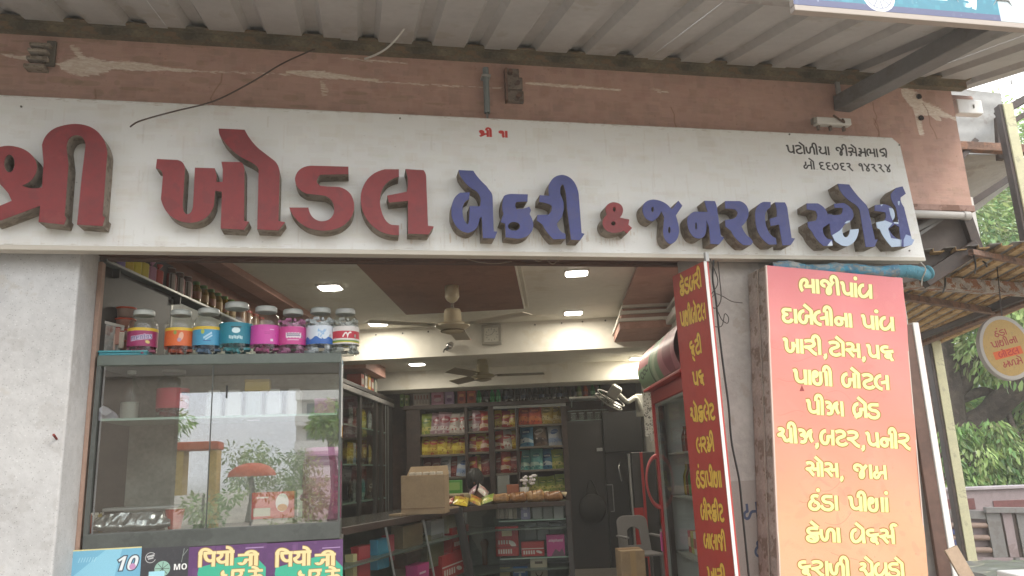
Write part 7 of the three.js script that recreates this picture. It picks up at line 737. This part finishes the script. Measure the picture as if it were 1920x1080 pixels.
// person sitting behind the counter, only the top of the head shows
{ const hd = onZ(891, 893, -8.55), t = thing('person', 'person with black hair sitting behind the counter, head bent down', 'person', V(hd.x, SF, -8.55)), hy = hd.y - SF - 0.02;
  const smin = (a, b, k) => { const h = Math.max(k - Math.abs(a - b), 0) / k; return Math.min(a, b) - h * h * k * 0.25; };
  const cap = (p, a, b, r0, r1) => { const d = V().subVectors(b, a), s = Math.min(1, Math.max(0, V().subVectors(p, a).dot(d) / d.lengthSq())); return p.distanceTo(a.clone().addScaledVector(d, s)) - (r0 + (r1 - r0) * s); };
  const J = { pel: V(0, 0.5, -0.1), chest: V(0, hy - 0.42, -0.05), neck: V(0, hy - 0.2, -0.02), head: V(0, hy - 0.02, 0.03) };
  const bones = [[J.pel, J.chest, 0.15, 0.17, 0.1], [J.chest, J.neck, 0.13, 0.055, 0.08], [V(-0.17, hy - 0.3, -0.04), V(0.17, hy - 0.3, -0.04), 0.065, 0.065, 0.08], [J.neck, J.head, 0.052, 0.06, 0.03], ...[-1, 1].flatMap((s) => [[V(s * 0.19, hy - 0.3, -0.04), V(s * 0.23, hy - 0.56, 0.0), 0.052, 0.042, 0.04], [V(s * 0.23, hy - 0.56, 0), V(s * 0.12, hy - 0.6, 0.22), 0.042, 0.028, 0.03], [V(s * 0.12, hy - 0.6, 0.22), V(s * 0.08, hy - 0.6, 0.28), 0.03, 0.022, 0.02], [V(s * 0.09, 0.48, -0.08), V(s * 0.11, 0.46, 0.32), 0.085, 0.06, 0.05], [V(s * 0.11, 0.46, 0.32), V(s * 0.11, 0.08, 0.34), 0.058, 0.04, 0.03], [V(s * 0.11, 0.05, 0.33), V(s * 0.12, 0.04, 0.48), 0.04, 0.03, 0.03], ...[0, 1, 2, 3].map((k) => [V(s * (0.08 - k * 0.014 + 0.02), hy - 0.6, 0.27), V(s * (0.085 - k * 0.017 + 0.012), hy - 0.61 - 0.004 * k, 0.36 - 0.01 * Math.abs(k - 1)), 0.0095, 0.008, 0.008]), [V(s * 0.06, hy - 0.6, 0.24), V(s * 0.035, hy - 0.605, 0.3), 0.011, 0.009, 0.008]])];
  const body = (p) => { let d = 9; for (const [a, b, r0, r1, k] of bones) d = smin(d, cap(p, a, b, r0, r1), k); const q = p.clone().sub(J.head); const hdist = (V(q.x / 0.078, q.y / 0.112, q.z / 0.096).length() - 1) * 0.085; d = smin(d, hdist, 0.03); d = smin(d, cap(p, J.head.clone().add(V(0, -0.015, 0.09)), J.head.clone().add(V(0, -0.035, 0.108)), 0.012, 0.014), 0.015); for (const s of [-1, 1]) d = smin(d, cap(p, J.head.clone().add(V(s * 0.078, -0.02, 0)), J.head.clone().add(V(s * 0.084, 0.015, -0.005)), 0.012, 0.014), 0.01); return d; };
  const mc = (res, c, half, f) => { const m = new MarchingCubes(res, undefined, false, false, 120000), H = res / 2; const p = V(); for (let z = 0; z < res; z++) for (let y = 0; y < res; y++) for (let x = 0; x < res; x++) { p.set(c.x + (x - H) / H * half, c.y + (y - H) / H * half, c.z + (z - H) / H * half); m.field[x + y * res + z * res * res] = -f(p); } m.isolation = 0; m.update(); const n = m.count, g = new THREE.BufferGeometry(), pa = new Float32Array(n * 3), na = new Float32Array(n * 3); for (let i = 0; i < n; i++) { for (let j = 0; j < 3; j++) { pa[i * 3 + j] = m.positionArray[i * 3 + j] * half + [c.x, c.y, c.z][j]; na[i * 3 + j] = m.normalArray[i * 3 + j]; } } g.setAttribute('position', new THREE.BufferAttribute(pa, 3)); const w = mergeVertices(g, 1e-4); w.computeVertexNormals(); return w; };
  P('body', mc(88, V(0, hy / 2 + 0.05, 0.1), 0.75, body), K(0x6f4a38, 0.6), t);
  P('hair', mc(48, J.head.clone().add(V(0, 0.02, -0.01)), 0.17, (p) => { const q = p.clone().sub(J.head), o = (V(q.x / 0.092, q.y / 0.128, q.z / 0.11).length() - 1) * 0.1; return Math.max(o + 0.004 * Math.sin(q.x * 160) * Math.sin(q.z * 150 + q.y * 60), -(q.y + 0.085 + (q.z > 0 ? 0 : -q.z * 0.3))); }), K(0x12100e, 0.6), t);
  P('eye', [-1, 1].map((s) => new THREE.SphereGeometry(0.011, 12, 8).translate(J.head.x + s * 0.03, J.head.y, J.head.z + 0.088)), K(0x2a211c, 0.3), t); P('mouth', RB(0.04, 0.008, 0.008, J.head.x, J.head.y - 0.062, J.head.z + 0.083, 0.003), K(0x6b3a32, 0.6), t);
  P('shirt', mc(72, V(0, hy - 0.45, 0), 0.42, (p) => { let d = 9; for (const [a, b, r0, r1, k] of bones.slice(0, 3)) d = smin(d, cap(p, a, b, r0 + 0.014, r1 + 0.012), k); for (const s of [-1, 1]) d = smin(d, cap(p, V(s * 0.19, hy - 0.3, -0.04), V(s * 0.22, hy - 0.48, -0.01), 0.068, 0.062), 0.04); return Math.max(d, p.y - (hy - 0.21)); }), K(0x55585e, 0.85), t);
  const st = thing('stool', 'low stool under the person behind the counter', 'stool', V(hd.x, SF, -8.65)); P('seat', CY(0.17, 0.17, 0.03, 0, 0.335, 0, 24), M.darkWood, st); for (let k = 0; k < 4; k++) P('leg', CY(0.015, 0.018, 0.32, 0.12 * Math.cos(k * 1.57 + 0.78), 0.16, 0.12 * Math.sin(k * 1.57 + 0.78), 8), M.darkWood, st); }
// left wall glass cabinet
{ const X = -2.0, z0 = -9.6, z1 = -6.6, top = 2.42, t = thing('tall_cabinet', 'tall dark framed glass cabinet along the left wall behind the display case', 'cabinet', V(X, SF, (z0 + z1) / 2)), oz = -(z0 + z1) / 2, L = (x0, x1, y0, y1, a, b) => SP(x0 - X, x1 - X, y0 - SF, y1 - SF, a + oz, b + oz, 0.004);
  P('back_board', L(-2.4, -2.38, SF, top, z0, z1), M.dark, t); P('top_board', L(-2.4, X + 0.02, top - 0.04, top, z0, z1), M.dark, t); P('top_rail', L(X + 0.0, X + 0.025, top - 0.1, top - 0.05, z0, z1), M.greySteel, t); P('stile', L(X - 0.05, X, SF, top - 0.04, z0, z0 + 0.22), M.dark, t);
  for (const z of [-9.05, -8.75, -8.02, -7.3, -6.65]) P('stile', L(X - 0.04, X + 0.004, SF, top - 0.04, z - 0.035, z + 0.035), M.dark, t); P('metal_strip', [L(X, X + 0.008, SF, top - 0.1, -9.2, -9.185), L(X, X + 0.008, SF, top - 0.1, -9.33, -9.318)], M.alu, t);
  for (const y of [0.8, 1.25, 1.62, 2.0]) P('shelf', L(-2.38, X - 0.03, y, y + 0.015, z0, z1), M.shelfGlass, t);
  for (const [a, b] of [[-9.01, -8.79], [-8.71, -8.06], [-7.98, -7.34], [-7.26, -6.69]]) P('door_pane', keep(new THREE.PlaneGeometry(b - a, top - 0.1 - SF).rotateY(Math.PI / 2).translate(-0.012, (top - 0.1 - SF) / 2, (a + b) / 2 + oz)), M.tinted, t);
  const cols = ['silver', 'mustard', 'brown and white', 'teal', 'dark red', 'blue and white']; let n = 0; for (const [yi, y] of [[0, 2.015], [1, 1.635], [2, 1.265], [3, 0.815]]) for (let k = 0; k < 5; k++) { const z = -8.9 + k * 0.18 + (k > 0 ? 0.12 : 0); const p = packet(`${cols[(n) % 6]} packet in the left glass cabinet, ${ordN[k]} on the ${['top', 'upper', 'lower', 'lowest'][yi]} shelf`, cols[n % 6], 's', V(-2.12, y, z), Math.PI / 2 + rr(-0.2, 0.2), -rr(0.03, 0.12), 1.1); n += 1 + k % 2; }
  for (const [i, [z, h, c]] of [[-8.9, 0.2, 0x8a8f84], [-8.72, 0.17, 0x7a3a30], [-8.58, 0.19, 0xb08a3c], [-8.42, 0.18, 0xb9b4aa], [-8.26, 0.16, 0x9c4a3a]].entries()) { const b = thing('carton', `${['grey green', 'dark red', 'ochre', 'white', 'brick red'][i]} carton on top of the left glass cabinet`, 'carton', V(-2.12, top, z), 1.57); P('body', RB(0.12, h, 0.16, 0, h / 2, 0, 0.004), K(c, 0.6), b); P('print', SP(-0.045, 0.045, h * 0.3, h * 0.7, 0.08, 0.0825), K(0xa09a8e, 0.6), b); }
  struct('shelf_box', SP(-2.4, -1.93, 2.6, 2.73, -8.9, -7.95, 0.006), M.salmon, 'salmon boxed-in ledge above the left glass cabinet'); }
// ---------- trees beyond ----------
const leafGeo = (() => { const g = new THREE.BufferGeometry(); const p = [0, 0, 0, 0.16, 0.35, 0.05, 0, 0.42, 0, -0.16, 0.35, 0.05, 0.12, 0.75, 0.0, 0, 1, -0.12, -0.12, 0.75, 0]; g.setAttribute('position', new THREE.Float32BufferAttribute(p, 3)); g.setIndex([0, 1, 2, 0, 2, 3, 1, 4, 2, 2, 6, 3, 2, 4, 5, 2, 5, 6]); g.computeVertexNormals(); return g; })();
const leafMat = new THREE.MeshPhysicalMaterial({ color: 0xffffff, vertexColors: true, roughness: 0.75, transmission: 0.35, thickness: 0, side: THREE.DoubleSide });
const leafCols = [0x7aa350, 0x5f8a44, 0x97b566, 0x4c733a, 0xb3c678, 0x8a8f55].map((h) => new THREE.Color(h));
function crown(t, clumps, size, per, droop = 0.8, name = 'crown') {   // many leaf-sized faces, gathered in clumps
  const src = leafGeo.toNonIndexed(), sp = src.attributes.position, sn = src.attributes.normal, nv = sp.count, n = clumps.length * per, pos = new Float32Array(n * nv * 3), nor = new Float32Array(n * nv * 3), col = new Float32Array(n * nv * 3), m = new THREE.Matrix4(), q = new THREE.Quaternion(), d = V(), v = V(); let i = 0;
  for (const [x, y, z, r] of clumps) { const base = pick(leafCols); for (let k = 0; k < per; k++) { do d.set(rr(-1, 1), rr(-1, 1), rr(-1, 1)); while (d.lengthSq() > 1 || d.lengthSq() < 0.04); const out = d.clone().normalize().add(V(0, -droop, 0)).add(V(rr(-0.5, 0.5), rr(-0.3, 0.3), rr(-0.5, 0.5))).normalize(); q.setFromUnitVectors(V(0, 1, 0), out).multiply(new THREE.Quaternion().setFromAxisAngle(V(0, 1, 0), rnd() * 6.28)); const s = size * rr(0.6, 1.25); m.compose(V(x + d.x * r, y + d.y * r * 0.8, z + d.z * r), q, V(s, s, s)); const c = base.clone().lerp(pick(leafCols), 0.5).multiplyScalar(rr(0.7, 1.25));
    for (let j = 0; j < nv; j++) { const o = (i * nv + j) * 3; v.fromBufferAttribute(sp, j).applyMatrix4(m); pos[o] = v.x; pos[o + 1] = v.y; pos[o + 2] = v.z; v.fromBufferAttribute(sn, j).applyQuaternion(q); nor[o] = v.x; nor[o + 1] = v.y; nor[o + 2] = v.z; col[o] = c.r; col[o + 1] = c.g; col[o + 2] = c.b; } i++; } }
  const g = new THREE.BufferGeometry(); g.setAttribute('position', new THREE.BufferAttribute(pos, 3)); g.setAttribute('normal', new THREE.BufferAttribute(nor, 3)); g.setAttribute('color', new THREE.BufferAttribute(col, 3)); const o = new THREE.Mesh(g, leafMat); o.name = name; t.add(o); return o;
}
function limb(pts, r0, r1) { const n = 24, cur = new THREE.CatmullRomCurve3(pts), g = new THREE.TubeGeometry(cur, n, 1, 10), p = g.attributes.position, c = V(), v = V(); for (let i = 0; i <= n; i++) { cur.getPointAt(i / n, c); const r = (r0 + (r1 - r0) * i / n); for (let k = 0; k <= 10; k++) { const j = i * 11 + k; v.fromBufferAttribute(p, j).sub(c).multiplyScalar(r * (1 + 0.25 * (N3[(i * 37 + (k % 10) * 91) % (NS * NS)] - 0.5))).add(c); p.setXYZ(j, v.x, v.y, v.z); } } g.computeVertexNormals(); return g; }
{ // the old tree behind the posts
  const z = -13, o = onZ(1772, 1000, z).setY(0), t = thing('old_tree', 'old spreading tree with a thick dark trunk and a long limb behind the posts', 'tree', o), q = (x, y, d = 0) => onZ(x, y, z + d).sub(o);
  P('trunk', [limb([V(0, 0, 0), q(1775, 900), q(1768, 800), q(1762, 720), q(1750, 640), q(1730, 540)], 0.42, 0.26)], M.bark, t);
  P('limb', limb([q(1768, 860), q(1800, 818), q(1850, 780), q(1900, 735, 0.4), q(1970, 700, 0.8), q(2060, 640, 1)], 0.24, 0.13), M.bark, t); P('limb', limb([q(1770, 745), q(1810, 700), q(1850, 640), q(1900, 560), q(1960, 480)], 0.22, 0.08), M.bark, t); P('limb', limb([q(1762, 720), q(1800, 745), q(1850, 735), q(1930, 790)], 0.1, 0.05), M.bark, t);
  for (const [a, b, c, d, e, f] of [[1850, 785, 1876, 830, 1890, 880], [1820, 805, 1850, 850, 1862, 900], [1880, 745, 1900, 800, 1925, 850]]) P('branch', limb([q(a, b), q(c, d, 0.3), q(e, f, 0.5)], 0.06, 0.02), M.bark, t);
  const cl = []; const add = (x, y, d, r) => { const p = q(x, y, d); cl.push([p.x, p.y, p.z, r]); };
  for (let i = 0; i < 20; i++) add(rr(1800, 2080), rr(590, 690), rr(-1.2, 0.9), rr(0.35, 0.75)); for (let i = 0; i < 22; i++) add(rr(1850, 2060), rr(480, 600), rr(-1.5, 1), rr(0.4, 0.8)); for (let i = 0; i < 30; i++) add(rr(1680, 2060), rr(380, 520), rr(-2, 0.5), rr(0.5, 0.9)); for (let i = 0; i < 12; i++) add(rr(1700, 1780), rr(680, 800), rr(-2.2, -0.8), rr(0.2, 0.45)); for (let i = 0; i < 9; i++) add(rr(1880, 2060), rr(700, 790), rr(-1, 0.6), rr(0.25, 0.5));
  crown(t, cl, 0.15, 230, 0.9); }
{ const z = -17, o = onZ(1900, 1000, z).setY(0), t = thing('bright_tree', 'bright green leafy tree rising behind the cream posts', 'tree', o), q = (x, y, d = 0) => onZ(x, y, z + d).sub(o); P('trunk', limb([V(0, 0, 0), q(1904, 860), q(1910, 700), q(1906, 520), q(1900, 380)], 0.3, 0.12), M.bark, t); for (let k = 0; k < 4; k++) P('limb', limb([q(1906, 700 - k * 90), q(1870 + k * 30, 640 - k * 90, 0.5), q(1850 + k * 50, 560 - k * 90, 0.8)], 0.1, 0.03), M.bark, t);
  const cl = []; const add = (x, y, d, r) => { const p = q(x, y, d); cl.push([p.x, p.y, p.z, r]); }; for (let i = 0; i < 46; i++) add(rr(1790, 2120), rr(760, 905), rr(-1.5, 1.6), rr(0.2, 0.65)); for (let i = 0; i < 14; i++) add(rr(1800, 2000), rr(700, 790), rr(-1, 1.4), rr(0.2, 0.45)); for (let i = 0; i < 40; i++) add(rr(1820, 2100), rr(220, 460), rr(-1.5, 1.4), rr(0.5, 1.0)); for (let i = 0; i < 14; i++) add(rr(1900, 2100), rr(500, 760), rr(-1.5, 1.4), rr(0.5, 0.8)); crown(t, cl, 0.14, 330, 0.7); }
for (let k = 0; k < 9; k++) { const p = onZ(1795 + k * 17, 916, -12.2), t = thing('hedge_plant', `drooping yellow green shrub hanging over the mauve wall, ${ordN[k]} from the cream post`, 'shrub', V(p.x, 0, -12.2)); P('stem', limb([V(0, 0, 0), V(rr(-0.05, 0.05), 0.8, 0), V(rr(-0.1, 0.1), 1.5, 0.05)], 0.05, 0.02), M.bark, t); crown(t, [[rr(-0.2, 0.2), 1.3 + rr(-0.2, 0.2), 0.05, rr(0.18, 0.3)], [rr(-0.1, 0.1), 1.05, 0.1, 0.2], [rr(-0.2, 0.2), rr(1.45, 1.8), -0.1, rr(0.16, 0.28)]], 0.13, 170, 1.6, 'foliage'); }
// ---------- across the street, behind the viewer: what the clear pane of the case mirrors ----------
{ const at = (u, n) => F(u, 0, n);
  const stall = FT('street_stall', 'dull brown street stall with a deep awning across from the shop', 'stall', 0, 0, 6); FP('side_wall', SP(-6.2, -2.95, 0, 2.78, 5.4, 5.6, 0.01), G(0x7d7266, 0.85, { m: 1 }), stall); FP('awning', SP(-6.2, 4.4, 2.82, 2.95, 5.4, 7.6, 0.01), M.sheet, stall); FP('front_board', SP(-6.2, 4.4, 2.78, 3.3, 5.3, 5.4, 0.01), G(0x6d655b, 0.8, { m: 1 }), stall); FP('post', [SP(4.2, 4.3, 0, 2.82, 5.5, 5.6), SP(4.2, 4.3, 0, 2.82, 7.4, 7.5), SP(-6.1, -6.0, 0, 2.82, 7.4, 7.5)], M.greySteel, stall);
  const um = FT('umbrella', 'orange red parasol far across the street', 'umbrella', -4.1, 0, 22); FP('pole', CY(0.03, 0.03, 1.9, -4.1, 0.95, 22, 10), M.greySteel, um); FP('canopy', keep(new THREE.SphereGeometry(0.75, 20, 8, 0, 6.29, 0, 1.5).scale(1, 0.6, 1).translate(-4.1, 1.65, 22)), K(0xb5532e, 0.8), um);
  const um2 = FT('market_tent', 'low red and yellow tent across the street', 'tent', -5.6, 0, 21); FP('canopy', [SP(-6.6, -4.9, 2.5, 2.75, 20.5, 21.5, 0.05)], K(0xb0522c, 0.8), um2); FP('cloth_side', [SP(-6.5, -5.9, 1.2, 2.5, 20.6, 21.4, 0.02), SP(-5.2, -4.95, 0, 2.5, 20.6, 21.4, 0.02)], K(0xa98a3c, 0.8), um2);
  for (const [i, [u, n, h, r]] of [[-6.2, 17, 3.9, 1.4], [-1.5, 18, 3.6, 0.7], [-4.9, 28, 2.9, 1.3], [-3.2, 32, 2.8, 1.3], [-8.5, 24, 4.6, 2.2], [1.5, 24, 5.0, 2.2]].entries()) { const p = at(u, n), t = thing('street_tree', `green street tree across the road, ${ordN[i]} of the row`, 'tree', p); P('trunk', limb([V(0, 0, 0), V(0.1, h * 0.35, 0), V(-0.05, h * 0.7, 0)], 0.16, 0.08), M.bark, t); const cl = []; for (let k = 0; k < 12; k++) cl.push([rr(-1, 1) * r * 0.6, h - r * 0.7 + rr(-0.9, 0.7) * r * 0.8, rr(-1, 1) * r * 0.6, r * rr(0.3, 0.5)]); crown(t, cl, 0.17, 150, 0.6); }
  const bl = FT('apartment_block', 'pale apartment block far across the road', 'building', -2.8, 0, 48); FP('wall', SP(-4.4, -1.0, 0, 10, 44, 50), K(0xd5d2cb, 0.8), bl); for (let k = 0; k < 6; k++) { FP('balcony', SP(-4.4, -1.0, 1.6 + k * 1.5, 2.2 + k * 1.5, 43, 44), K(0xe3e1dc, 0.8), bl); FP('window', SP(-3.8, -1.6, 2.3 + k * 1.5, 2.95 + k * 1.5, 43.95, 44.02), K(0x6d7478, 0.3), bl); }
  const hd = FT('low_hedge', 'low hedge and shrubs across the road', 'hedge', -3, 0, 19); { const cl = []; for (let k = 0; k < 26; k++) cl.push([rr(-5, 4), rr(0.2, 1.1), rr(-1, 1), rr(0.25, 0.5)]); crown(hd, cl, 0.16, 110, 0.5, 'foliage'); P('stem', [CY(0.04, 0.05, 1.2, -2, 0.6, 0, 8), CY(0.04, 0.05, 1.2, 1.5, 0.6, 0, 8)], M.bark, hd); }
}
{ const t = FT('added_side_wall', 'unseen plastered wall added at the left to block the sky', 'wall', -3.7, 0, 1.3); FP('wall', SP(-3.85, -3.65, 0, 3.75, -0.1, 2.4, 0.02), M.plaster, t); FP('coping', SP(-3.88, -3.62, 3.75, 3.8, -0.1, 2.45, 0.01), M.reveal, t); }  // out of view, added to keep skylight off the left of the sign
{ const t = thing('side_building', 'plain rear part of the shop building out of the street', 'building', V(-4.5, 0, -9)); P('wall', SP(-1.5, 1.85, 0, 3.9, -1.6, 4.4), M.plaster, t); P('parapet', SP(-1.5, 1.85, 4.05, 4.4, -1.6, -1.4), M.plaster, t); }
scene.traverse((o) => { if (o.isMesh) { o.castShadow = true; o.receiveShadow = true; } });
camera.updateMatrixWorld(true);
renderer.render(scene, camera);
